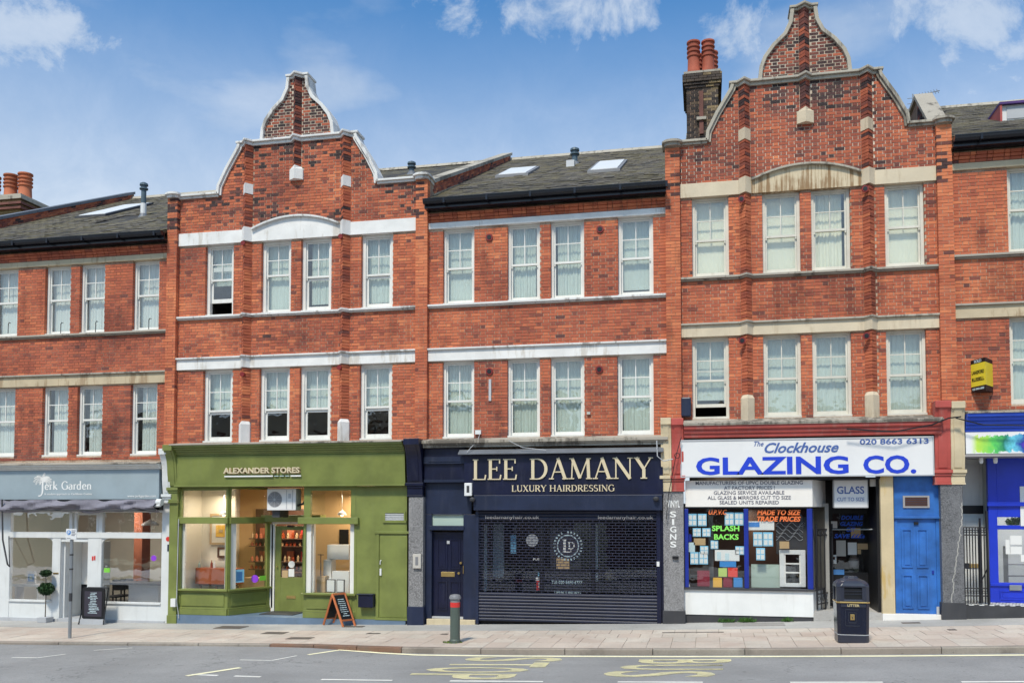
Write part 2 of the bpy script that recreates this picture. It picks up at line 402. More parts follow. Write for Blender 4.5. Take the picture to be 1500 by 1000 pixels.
def slatemat():
    m, nt, b = newmat('slate'); p = texco(nt)
    a = N(nt, 'ShaderNodeAttribute'); a.attribute_name = 'tone'; oi = N(nt, 'ShaderNodeObjectInfo')
    t = mth(nt, 'ADD', a.outputs['Fac'], 0)
    c = mixc(nt, t, (.032, .027, .023), (.145, .125, .10))
    c = mixc(nt, mth(nt, 'MULTIPLY', mapr(nt, nz_(nt, p, 1.5, 8, .7), .42, .62), .75), c, (.15, .125, .06))
    c = mixc(nt, mth(nt, 'MULTIPLY', mapr(nt, nz_(nt, p, 14, 6, .7), .58, .7), .8), c, (.30, .28, .20))
    nt.links.new(c, b.inputs['Base Color']); b.inputs['Roughness'].default_value = .75; bump(nt, b, nz_(nt, p, 45, 5), .006, .6)
slatemat()
def ground_mat(name, rgb, grit=.5, rnd=0.0, spots=None, rough=.9, patch=.25, crack=False):
    m, nt, b = newmat(name); p = texco(nt)
    c = mixc(nt, mapr(nt, nz_(nt, p, .45, 7, .65), .3, .7), tuple(x * (1 - patch) for x in rgb), tuple(x * (1 + patch * .5) for x in rgb))
    c = mixc(nt, mth(nt, 'MULTIPLY', mapr(nt, nz_(nt, p, 130, 3, .8), .35, .7), grit), c, tuple(x * .45 for x in rgb))
    c = mixc(nt, mth(nt, 'MULTIPLY', mapr(nt, nz_(nt, p, 7, 6, .75), .58, .72), .35), c, tuple(x * .55 for x in rgb))
    c = mixc(nt, mth(nt, 'MULTIPLY', mapr(nt, nz_(nt, p, 24, 4, .75), .46, .70), .42), c, tuple(x * .5 for x in rgb))
    c = mixc(nt, mth(nt, 'MULTIPLY', mapr(nt, nz_(nt, p, 11, 1, .3), .74, .76), .5), c, tuple(x * .3 for x in rgb))
    if rnd:
        oi = N(nt, 'ShaderNodeObjectInfo'); c = mixc(nt, mapr(nt, oi.outputs['Random'], 0, 1, 0, rnd, False), c, tuple(x * y for x, y in zip(rgb, (.72, .62, .60))))
    if crack:
        v = N(nt, 'ShaderNodeTexVoronoi', feature='DISTANCE_TO_EDGE'); v.inputs['Scale'].default_value = .55
        ad = N(nt, 'ShaderNodeVectorMath', operation='ADD'); nt.links.new(p, ad.inputs[0]); nn = N(nt, 'ShaderNodeTexNoise'); nn.inputs['Scale'].default_value = 2.5; nn.inputs['Detail'].default_value = 6; nt.links.new(p, nn.inputs['Vector']); nt.links.new(nn.outputs[1], ad.inputs[1]); nt.links.new(ad.outputs[0], v.inputs['Vector'])
        ck = mth(nt, 'MULTIPLY', mapr(nt, v.outputs['Distance'], .004, .012, 1, 0), mapr(nt, nz_(nt, p, .8, 3), .5, .62))
        c = mixc(nt, mth(nt, 'MULTIPLY', ck, .6), c, tuple(x * .35 for x in rgb))
        c = mixc(nt, mth(nt, 'MULTIPLY', mapr(nt, nz_(nt, p, 1.0, 6, .6, (.25, 1.6, 1)), .5, .68), .35), c, tuple(x * .68 for x in rgb))
        c = mixc(nt, mth(nt, 'MULTIPLY', mapr(nt, nz_(nt, p, 3.2, 2, .4), .70, .74), .5), c, tuple(x * .5 for x in rgb))
    if spots: c = mixc(nt, mth(nt, 'MULTIPLY', mapr(nt, nz_(nt, p, 1.1, 6, .6), .52, .66), .6), c, spots)
    nt.links.new(c, b.inputs['Base Color']); b.inputs['Roughness'].default_value = rough
    bump(nt, b, nz_(nt, p, 160, 4, .8), .006, .6); return m
ground_mat('asphalt', (.325, .32, .315), .55, patch=.20, crack=True)
ground_mat('asphalt_patch', (.30, .28, .26), .5)
ground_mat('paving', (.64, .565, .48), .25, .55, (.44, .34, .28))
ground_mat('paving_joint', (.30, .25, .20), .3)
ground_mat('concrete_strip', (.46, .45, .425), .3, .25)
ground_mat('kerb', (.36, .32, .27), .5, .4, (.13, .11, .09))
ground_mat('kerb_rust', (.26, .15, .10), .5, .4, (.13, .11, .09))
ground_mat('earth', (.09, .10, .05), .4)
def glassmat(name, tint, base, rough=.0, wav=.25, dirt=0.0):
    m = bpy.data.materials.new(name); m.use_nodes = True; nt = m.node_tree; nt.nodes.clear(); MAT[name] = m
    o = N(nt, 'ShaderNodeOutputMaterial'); tr = N(nt, 'ShaderNodeBsdfTransparent'); tr.inputs[0].default_value = (*tint, 1)
    gl = N(nt, 'ShaderNodeBsdfGlossy'); gl.inputs['Roughness'].default_value = rough; gl.inputs[0].default_value = (.95, .97, 1, 1)
    fr = N(nt, 'ShaderNodeLayerWeight'); fr.inputs[0].default_value = .5
    fac = mth(nt, 'ADD', mth(nt, 'MULTIPLY', mth(nt, 'POWER', fr.outputs['Facing'], 4.0), .85), base, clamp=True)
    p = texco(nt); bp = N(nt, 'ShaderNodeBump'); bp.inputs['Strength'].default_value = wav; bp.inputs['Distance'].default_value = .006
    nt.links.new(nz_(nt, p, 2.6, 2, .5), bp.inputs['Height']); nt.links.new(bp.outputs[0], gl.inputs['Normal'])
    mx = N(nt, 'ShaderNodeMixShader'); nt.links.new(fac, mx.inputs[0]); nt.links.new(tr.outputs[0], mx.inputs[1]); nt.links.new(gl.outputs[0], mx.inputs[2])
    nt.links.new(mx.outputs[0], o.inputs[0]); return m
glassmat('window_glass', (.96, .98, .97), .10, wav=1.0)
glassmat('shop_glass', (.985, .99, .985), .06, wav=.3)
glassmat('cafe_glass', (.97, .98, .98), .20, wav=.35)
glassmat('shutter_glass', (.93, .94, .96), .07, wav=.2)
def emit(name, rgb, s):
    m, nt, b = newmat(name); b.inputs['Base Color'].default_value = (*rgb, 1); b.inputs['Emission Color'].default_value = (*rgb, 1); b.inputs['Emission Strength'].default_value = s
emit('lamp_glow', (1, .72, .35), 6)
def splash():
    """the printed colour splash: four soft ink clouds on white"""
    m, nt, b = newmat('splash_print'); p = texco(nt); g = N(nt, 'ShaderNodeSeparateXYZ'); nt.links.new(p, g.inputs[0])
    r = N(nt, 'ShaderNodeValToRGB'); e = r.color_ramp.elements; X0 = ax(1425, 648, -.2); X1 = X0 + 1.9
    t = mapr(nt, mth(nt, 'ADD', g.outputs[0], mth(nt, 'MULTIPLY', mth(nt, 'SUBTRACT', nz_(nt, p, 6, 3), .5), .5)), X0, X1, 0, 1, False)
    e[0].position = .05; e[0].color = (.5, .75, .08, 1); e[1].position = .22; e[1].color = (.12, .62, .12, 1)
    for q, c in ((.33, (.02, .22, .12)), (.42, (.15, .6, .75)), (.52, (.02, .05, .35)), (.62, (.25, .02, .6)), (.72, (.75, .08, .6)), (.9, (.9, .10, .35)), (1, (.95, .4, .1))):
        k = e.new(q); k.color = (*c, 1)
    nt.links.new(t, r.inputs[0]); zc = az(1460, 650, -.2)
    dz = mth(nt, 'ABSOLUTE', mth(nt, 'SUBTRACT', g.outputs[2], zc))
    den = mth(nt, 'ADD', mapr(nt, dz, .05, .30, 1, 0), mth(nt, 'MULTIPLY', mth(nt, 'SUBTRACT', nz_(nt, p, 7, 5, .7), .5), 2.2))
    den = mth(nt, 'MULTIPLY', mapr(nt, den, .42, .60), mapr(nt, g.outputs[0], X0 - .06, X0 + .1))
    nt.links.new(mixc(nt, den, (.78, .78, .79), r.outputs[0]), b.inputs['Base Color']); b.inputs['Roughness'].default_value = .35
splash()
M = MAT
# ================================================================ THE GROUND
def gz(x):
    if x < -22: return gz(-22)
    if x > 12: return gz(12)
    return .012 + .037 * x + .0008 * x * x
def sst(a, b, x):
    t = max(0, min(1, (x - a) / (b - a))); return t * t * (3 - 2 * t)
def rz(x): return gz(x) - (.045 + .055 * sst(-8.5, -6, x))
KL = [(-70, -3.7), (-15.2, -3.62), (-11, -3.42), (-8.8, -3.42), (-7.5, -3.5), (-6.3, -3.75), (-4.15, -3.9), (0, -4.03), (6, -4.08), (70, -4.1)]
def ky(x):
    for (a, b), (c, d) in zip(KL, KL[1:]):
        if x <= c: return b + (d - b) * (x - a) / (c - a)
    return KL[-1][1]
def struct(o): o['kind'] = 'structure'; return o
XS = [-70, -45, -22] + [-22 + .5 * i for i in range(1, 69)] + [25, 45, 70]
def sheet(name, m, ya, yb, zf, xs=XS):
    b = MB()
    for x0, x1 in zip(xs, xs[1:]):
        b.face([(x0, ya(x0), zf(x0)), (x1, ya(x1), zf(x1)), (x1, yb(x1), zf(x1)), (x0, yb(x0), zf(x0))])
    return b.build(name, M[m])
struct(sheet('road', 'asphalt', lambda x: -14.0, lambda x: ky(x) - .0, rz))
pav = struct(sheet('pavement', 'paving_joint', lambda x: ky(x) + .13, lambda x: .6, gz)); OFF[pav] = (0, 0, 0)
struct(sheet('far_pavement', 'concrete_strip', lambda x: -19.5, lambda x: -14.0, lambda x: rz(x) + .1))
struct(sheet('pavement_strip', 'concrete_strip', lambda x: -1.22, lambda x: .5, lambda x: gz(x) + .010))
g = MB(); g.face([(-900, -900, -1.6), (900, -900, -1.6), (900, 900, -1.6), (-900, 900, -1.6)]); struct(g.build('terrain', M['earth']))
kerb = group_part('kerb', None) if False else bpy.data.objects.new('kerb', None); col.objects.link(kerb); kerb['kind'] = 'structure'; OFF[kerb] = (0, 0, 0)
x = -22.0
while x < 9:
    L = 1.0 if -9.5 < x < -6 else 1.64; x1 = x + L - .014
    b = MB(); zt0, zt1 = gz(x) + .012, gz(x1) + .012; c = .018
    yf0, yf1 = ky(x) - .012, ky(x1) - .012; yb0, yb1 = ky(x) + .128, ky(x1) + .128
    P = [(x, yf0, zt0 - .3), (x1, yf1, zt1 - .3), (x1, yf1, zt1 - c), (x, yf0, zt0 - c), (x1, yf1 + c, zt1), (x, yf0 + c, zt0), (x1, yb1, zt1), (x, yb0, zt0), (x1, yb1, zt1 - .3), (x, yb0, zt0 - .3)]
    b.faces(P, [(0, 1, 2, 3), (3, 2, 4, 5), (5, 4, 6, 7), (7, 6, 8, 9), (0, 3, 5, 7, 9), (1, 8, 6, 4, 2)])
    b.build('kerb_stone', M['kerb_rust' if -10 < x < -6.5 else 'kerb'], kerb); x += L
# paving slabs
sm = MB(); sm.box(-.2205, .2205, -.295, .295, -.03, 0); slab_me = sm.mesh('paving_slab'); slab_me.materials.append(M['paving'])
rs = random.Random(3)
for r in range(3):
    yc = -1.235 - .3 - .604 * r; x = -20 + (.225 if r % 2 else 0)
    while x < 8:
        o = place('paving_slab', slab_me, pav, (x + .225, yc, gz(x + .225) + .012 + rs.uniform(-.002, .002)), (0, -math.atan(.037 + .0016 * x) + rs.uniform(-.004, .004), rs.uniform(-.004, .004)))
        x += .45
x = -20
while x < 8:
    x1 = x + .443; b = MB(); ya, yb = -1.235 - .604 * 3 - .006, 0
    P = [(x, ky(x) + .14, gz(x) + .011), (x1, ky(x1) + .14, gz(x1) + .011), (x1, ya, gz(x1) + .012), (x, ya, gz(x) + .012)]
    b.faces(P + [(p[0], p[1], p[2] - .03) for p in P], [(0, 1, 2, 3), (0, 4, 5, 1), (1, 5, 6, 2), (3, 7, 4, 0)])
    b.build('paving_slab', M['paving'], pav); x += .45
# covers set in the pavement, stained patches
def flat(name, m, x0, x1, y0, y1, lift=.018, parent=None, zf=gz, sk=0):
    b = MB(); n = max(1, int((x1 - x0) / .5))
    for i in range(n):
        a, c = x0 + (x1 - x0) * i / n, x0 + (x1 - x0) * (i + 1) / n
        b.face([(a, y0, zf(a) + lift), (c, y0, zf(c) + lift), (c + sk, y1, zf(c) + lift), (a + sk, y1, zf(a) + lift)])
    return b.build(name, M[m], parent)
for (x0, x1, y0, y1, m) in [(-11.6, -10.9, -1.0, -.55, 'iron_cover'), (-9.9, -9.35, -1.9, -1.55, 'iron_cover'), (-8.9, -8.35, -2.7, -2.4, 'iron_cover'), (-8.45, -7.95, -.62, -.42, 'iron_cover'),
                            (-5.65, -5.5, -1.9, -1.75, 'iron_cover'), (-.9, .35, -1.75, -1.68, 'iron_cover'), (.35, 1.65, -.75, -.25, 'asphalt_patch'), (4.0, 4.35, -.7, -.55, 'iron_cover'),
                            (4.6, 4.75, -1.9, -1.75, 'iron_cover'), (-7.4, -7.1, -1.8, -1.66, 'iron_cover')]:
    b = MB(); z = gz((x0 + x1) / 2); s = .037
    b.faces([(x0, y0, gz(x0) + .02), (x1, y0, gz(x1) + .02), (x1, y1, gz(x1) + .02), (x0, y1, gz(x0) + .02), (x0, y0, gz(x0)), (x1, y0, gz(x1)), (x1, y1, gz(x1)), (x0, y1, gz(x0))],
            [(0, 1, 2, 3), (0, 4, 5, 1), (1, 5, 6, 2), (2, 6, 7, 3), (3, 7, 4, 0)])
    b.build('access_cover' if m == 'iron_cover' else 'patched_slab', M[m], pav)
# ---- road markings, each on the road by its real size
mk = bpy.data.objects.new('road_markings', None); col.objects.link(mk); mk['kind'] = 'structure'; OFF[mk] = (0, 0, 0)
def line(name, m, p0, p1, w, lift=.005):
    a, b_ = Vector(p0), Vector(p1); d = (b_ - a).normalized(); n = Vector((-d.y, d.x)) * w / 2; k = max(1, int((b_ - a).length / .8)); b = MB()
    for i in range(k):
        p, q = a + (b_ - a) * i / k, a + (b_ - a) * (i + 1) / k
        b.face([(v.x, v.y, rz(v.x) + lift) for v in (p - n, q - n, q + n, p + n)])
    return b.build(name, M[m], mk)
yl = [(-7.3, -3.60), (-6.34, -3.80), (-5.5, -4.02), (-4.2, -4.10), (-2.9, -4.13), (-.42, -4.20), (6, -4.32), (20, -4.4)]
for a, b in zip(yl, yl[1:]): line('kerbside_line', 'yellow_line', a, b, .13, .006)
for a, b in [(-6.3, -5.05), (-4.07, -2.54), (-1.36, -.06), (1.22, 2.53), (-8.7, -7.4), (3.6, 5.0)]: line('centre_dash', 'white_line', (a, -6.69), (b, -6.69), .09)
line('bay_corner_line', 'yellow_line', (-8.7, -6.83), (-8.18, -5.95), .12, .007)
line('worn_white_line', 'white_line', (-13.5, -5.28), (-12.95, -5.24), .06); line('worn_white_line', 'white_line', (-12.95, -5.24), (-12.7, -4.75), .06)
line('worn_white_line', 'white_line', (-12.45, -4.21), (-11.84, -3.8), .05); line('worn_white_line', 'white_line', (-8.64, -5.11), (-8.0, -5.11), .05)
line('worn_white_line', 'white_line', (-8.0, -5.11), (-7.78, -4.49), .05); line('bay_end_line', 'yellow_line', (-7.62, -4.32), (-7.28, -3.66), .09)

# ================================================================ LETTERING
SER = {}
def _arc(cx, cy, rx, ry, a0, a1, n=14): return [(cx + rx * math.cos(R(a0 + (a1 - a0) * i / n)), cy + ry * math.sin(R(a0 + (a1 - a0) * i / n))) for i in range(n + 1)]
# serif capitals and small letters: (advance, [strokes (points, thick factor)], [serifs (x, y, halfwidth)])
def _g(ch, adv, st, se): SER[ch] = (adv, st, se)
_g('L', .70, [([(.16, 0), (.16, 1)], 1), ([(.10, .02), (.62, .02)], .3), ([(.60, 0), (.64, .24)], .45)], [(.16, 1, .13), (.16, 0, .12)])
_g('E', .72, [([(.16, 0), (.16, 1)], 1), ([(.12, .98), (.60, .98)], .3), ([(.12, .52), (.46, .52)], .3), ([(.12, .02), (.62, .02)], .3), ([(.59, 1), (.59, .78)], .4), ([(.46, .42), (.46, .63)], .35), ([(.61, 0), (.65, .24)], .45)], [(.14, 1, .11), (.14, 0, .11)])
_g('F', .66, [([(.16, 0), (.16, 1)], 1), ([(.12, .98), (.60, .98)], .3), ([(.12, .52), (.46, .52)], .3), ([(.59, 1), (.59, .78)], .4), ([(.46, .42), (.46, .63)], .35)], [(.14, 1, .11), (.16, 0, .13)])
_g('D', .86, [([(.16, 0), (.16, 1)], 1), ([(.12, .98), (.36, .98)] + _arc(.36, .5, .38, .48, 90, -90) + [(.12, .02)], 0)], [(.14, 1, .11), (.14, 0, .11)])
_g('A', .84, [([(.12, 0), (.42, 1)], .4), ([(.40, 1.02), (.72, 0)], 1), ([(.22, .35), (.62, .35)], .3)], [(.12, 0, .11), (.73, 0, .14)])
_g('M', 1.06, [([(.16, 0), (.20, 1)], .4), ([(.18, 1), (.52, .04)], 1), ([(.52, .04), (.86, 1)], .4), ([(.86, 1), (.90, 0)], 1)], [(.15, 1, .09), (.16, 0, .11), (.89, 1, .10), (.91, 0, .13)])
_g('N', .92, [([(.16, 0), (.16, 1)], .4), ([(.14, 1), (.76, 0)], 1), ([(.76, 0), (.76, 1)], .4)], [(.12, 1, .10), (.16, 0, .11), (.76, 1, .11)])
_g('Y', .80, [([(.10, 1), (.42, .45)], 1), ([(.72, 1), (.42, .45)], .4), ([(.42, 0), (.42, .47)], 1)], [(.12, 1, .12), (.71, 1, .10), (.42, 0, .14)])
_g('U', .86, [([(.18, 1), (.18, .3)] , 1), (_arc(.44, .3, .26, .28, 180, 360), 0), ([(.70, .3), (.70, 1)], .4)], [(.18, 1, .13), (.70, 1, .11)])
_g('X', .82, [([(.14, 1), (.68, 0)], 1), ([(.66, 1), (.14, 0)], .4)], [(.15, 1, .12), (.66, 1, .10), (.14, 0, .10), (.68, 0, .13)])
_g('R', .80, [([(.16, 0), (.16, 1)], 1), ([(.12, .98), (.36, .98)] + _arc(.36, .74, .24, .24, 90, -90) + [(.14, .50)], 0), ([(.38, .50), (.70, 0)], 1)], [(.14, 1, .11), (.16, 0, .13), (.73, 0, .08)])
_g('H', .92, [([(.16, 0), (.16, 1)], 1), ([(.74, 0), (.74, 1)], 1), ([(.16, .52), (.74, .52)], .3)], [(.16, 1, .13), (.16, 0, .13), (.74, 1, .13), (.74, 0, .13)])
_g('I', .40, [([(.20, 0), (.20, 1)], 1)], [(.20, 1, .13), (.20, 0, .13)])
_g('S', .64, [(_arc(.32, .74, .20, .24, 30, 250, 12) + _arc(.32, .26, .22, .25, 80, -150, 14), 0)], [])
_g('G', .88, [(_arc(.46, .5, .36, .50, 40, 340, 20), 0), ([(.74, .05), (.74, .44)], 1)], [(.74, .44, .13)])
_g('P', .72, [([(.16, 0), (.16, 1)], 1), ([(.12, .98), (.36, .98)] + _arc(.36, .73, .24, .25, 90, -90) + [(.14, .48)], 0)], [(.14, 1, .11), (.16, 0, .13)])
_g('J', .5, [([(.28, 1.25), (.28, -.1)], 1), (_arc(.04, -.1, .24, .3, 0, -100, 10), 0)], [])
X_ = .62
_g('e', .56, [(_arc(.28, X_ / 2, .20, X_ / 2, 5, 320, 16), 0), ([(.08, .33), (.47, .33)], .3)], [])
_g('r', .44, [([(.14, 0), (.14, X_)], 1), (_arc(.30, X_ - .16, .14, .15, 150, 50, 6), 0)], [(.14, 0, .11), (.10, X_, .06)])
_g('k', .62, [([(.14, 0), (.14, 1.04)], 1), ([(.14, .24), (.46, X_)], .4), ([(.24, .34), (.54, 0)], 1)], [(.14, 0, .10), (.10, 1.04, .06), (.46, X_, .08), (.54, 0, .08)])
_g('a', .56, [(_arc(.26, X_ - .17, .16, .16, 140, 0, 8) + [(.42, .05)], 0), (_arc(.25, .18, .17, .18, 60, 300, 12), 0), ([(.41, 0), (.41, .45)], .9)], [(.45, 0, .06)])
_g('d', .64, [(_arc(.27, X_ / 2, .20, X_ / 2, 40, 320, 14), 0), ([(.45, 0), (.45, 1.04)], 1)], [(.41, 1.04, .06), (.49, 0, .06)])
_g('n', .66, [([(.14, 0), (.14, X_)], 1), (_arc(.31, X_ - .20, .17, .19, 170, 0, 8), 0), ([(.48, 0), (.48, X_ - .2)], 1)], [(.14, 0, .11), (.48, 0, .11), (.10, X_, .06)])
_g(' ', .42, [], []); _g('.', .28, [([(.12, 0), (.12, .1)], 1)], [])
def serif(name, text, x, z, y, h, w, m, parent, thick=.16, thin=.055, depth=.012, narrow=1.0, track=0.0):
    """capitals h tall starting at (x, z) on the plane y; the whole is fitted to width w"""
    tot = sum(SER[c][0] + track for c in text) * h * narrow; s = w / tot if w else 1; b = MB(); k = 0; cx = x; objs = []
    for c in text:
        adv, st, se = SER[c]; sx = h * s * narrow; k = 0
        T = lambda p: Vector((cx + p[0] * sx, z + p[1] * h))
        for pts, f in st:
            q = [T(p) for p in pts]; yy = y - .0004 * k; k += 1; n = len(q); L = []; Rr = []
            for i in range(n):
                d = (q[min(i + 1, n - 1)] - q[max(i - 1, 0)]); d.normalize(); nn = Vector((-d.y, d.x))
                wd = f * thick if f else thin + (thick - thin) * abs(nn.x) ** 1.3
                wd = max(wd, thin) * h / 2; L.append(q[i] + nn * wd); Rr.append(q[i] - nn * wd)
            for i in range(n - 1):
                A = [L[i], Rr[i], Rr[i + 1], L[i + 1]]
                P = [(v.x, yy - depth, v.y) for v in A] + [(v.x, yy, v.y) for v in A]
                b.faces(P, [(0, 1, 2, 3), (0, 4, 5, 1), (2, 6, 7, 3), (1, 5, 6, 2), (3, 7, 4, 0)])
        for (px, py, hw) in se:
            c0 = T((px, py)); hh = thin * h * .5; zz = c0.y - (hh if py > .5 else -hh); yy = y - .0004 * k; k += 1
            b.box(c0.x - hw * sx, c0.x + hw * sx, yy - depth, yy, zz - hh, zz + hh)
        cx += (adv + track) * sx
    return b.build(name, M[m], parent)
def text(name, s, x, z, y, w, h, m, parent, align='L', bold=0.0, shear=0.0, depth=.004, rot=None):
    """sans lettering, fitted to width w and capital height h; x, z = lower left (or centre) on the plane y"""
    cu = bpy.data.curves.new('t', 'FONT'); cu.body = s; cu.offset = bold; cu.extrude = .5; cu.shear = shear; cu.resolution_u = 3; cu.size = 1
    ob = bpy.data.objects.new('t', cu); me = bpy.data.meshes.new_from_object(ob); bpy.data.objects.remove(ob); bpy.data.curves.remove(cu)
    xs = [v.co.x for v in me.vertices]; x0, x1 = min(xs), max(xs); ch = .73
    sx = w / (x1 - x0) if w else h / ch; sz = h / ch; off = OFF.get(parent, (0, 0, 0)); ox = x - (w / 2 if align == 'C' else 0)
    for v in me.vertices:
        a, c, e = (v.co.x - x0) * sx, v.co.y * sz, v.co.z
        if rot: v.co = rot(a, c, e)
        else: v.co = (ox + a - off[0], y - depth / 2 - e * depth - off[1], z + c - off[2])
    me.materials.clear(); me.materials.append(M[m]); o = bpy.data.objects.new(name, me); col.objects.link(o)
    if parent: o.parent = parent; OFF[o] = off
    return o
def roadword(letters, rows, m='yellow_line'):
    """letters painted along the road: their tops point to +X, the word runs from the kerb outwards"""
    for ch, (X0, Y0, L, W) in zip(letters, rows):
        def f(a, c, e): X = X0 + c * 1.0; Yy = Y0 - a; return (X, Yy, rz(X) + .006)
        text('road_letter', ch, 0, 0, 0, W, L, m, mk, bold=.012, rot=f)
roadword('STOP', [(-4.35, -4.27, 1.85, .46), (-4.5, -4.85, 1.85, .50), (-4.75, -5.38, 1.85, .52), (-4.9, -6.02, 1.9, .50)])
roadword('BUS', [(-1.15, -4.50, 1.65, .46), (-1.4, -5.08, 1.75, .50), (-1.6, -5.72, 1.8, .52)])

# ================================================================ BRICKWORK
BW, BH, BP, HDR, JT = .2135, .064, .075, .1035, .0120
def sub(iv, holes):
    out = []
    for a, b in iv:
        segs = [(a, b)]
        for h0, h1 in holes:
            n = []
            for s0, s1 in segs:
                if h1 <= s0 or h0 >= s1: n.append((s0, s1)); continue
                if h0 > s0: n.append((s0, h0))
                if h1 < s1: n.append((h1, s1))
            segs = n
        out += segs
    return [(a, b) for a, b in out if b - a > .03]
class Bricks:
    def __init__(s, parent, tonef, m='brick', seed=1): s.p = parent; s.tf = tonef; s.m = m; s.l = []; s.mb = MB(); s.mb.mat(M[m]); s.r = random.Random(seed); s.seed = seed
    def tone(s, x, z):
        mu, sp, dk = s.tf(x, z); t = s.r.gauss(mu, sp)
        if s.r.random() < dk: t = s.r.uniform(.78, 1.0) if dk > .12 else s.r.uniform(.56, .80)
        return max(0.0, min(1, t))
    def area(s, span, z0, z1, y=0.0, depth=.105, pitch=BP, jt=JT):
        z = z0; k = 0
        while z < z1 - .02:
            h = min(pitch - jt, z1 - z - jt)
            for (a, b) in span(z + h / 2):
                if h < .03: continue
                # Flemish bond: stretcher, header, stretcher ...; every other course is shifted
                P = BW + HDR + 2 * JT; x = math.floor(a / P) * P + ((k % 2) * P / 2) - P; j = 0
                while x < b:
                    for w in (BW, HDR):
                        u, v = max(a, x + (jt - JT) / 2), min(b, x + w - (jt - JT) / 2); x += w + JT
                        if v - u > .025:
                            if b - v < .028 + JT: v = b
                            s.add(u, v, y, depth, z, h)
            z += pitch; k += 1
    def add(s, u, v, y, depth, z, h):
        full = abs((v - u) - BW) < .0008 and abs(h - (BP - JT)) < .0005
        s.l.append((u, v, y + s.r.uniform(-.003, .0015), y + depth, z, z + h, s.tone((u + v) / 2, z), full))
    def poly(s, pts, z, h):                      # a course cut to a plan polygon
        s.mb.tone = s.tone(pts[0][0], z) + .001; s.mb.plan(pts, z, z + h)
    def finish(s, limit=300):
        F = sorted([b for b in s.l if b[7]], key=lambda b: (b[0]) ** 2 + 441 + (b[4] - 2.5) ** 2)
        ind = F[:limit]; ids = set(id(b) for b in ind); vs = []
        for q in range(14):
            b = MB(); b.tone = .01 + q / 13 * .98; b.box(0, BW, 0, .105, 0, BP - JT); me = b.mesh('brick'); me.materials.append(M[s.m]); vs.append(me)
        for b in ind: place('brick', vs[int(round(b[6] * 13))], s.p, (b[0], b[2], b[4]))
        for b in s.l:
            if id(b) in ids: continue
            s.mb.tone = b[6] + .001; s.mb.box(b[0], b[1], b[2], b[3], b[4], b[5], back=False)
        if s.mb.f: s.mb.build('bricks', None, s.p, kind='stuff')
def cells(mb, x0, x1, z0, z1, holes, y0, y1):
    """a wall with rectangular openings, made of butted blocks"""
    zs = sorted(set([z0, z1] + [h[2] for h in holes] + [h[3] for h in holes])); zs = [z for z in zs if z0 <= z <= z1]
    for a, b in zip(zs, zs[1:]):
        if b - a < 1e-4: continue
        m = (a + b) / 2
        for u, v in sub([(x0, x1)], [(h[0], h[1]) for h in holes if h[2] < m < h[3]]): mb.box(u, v, y0, y1, a, b)
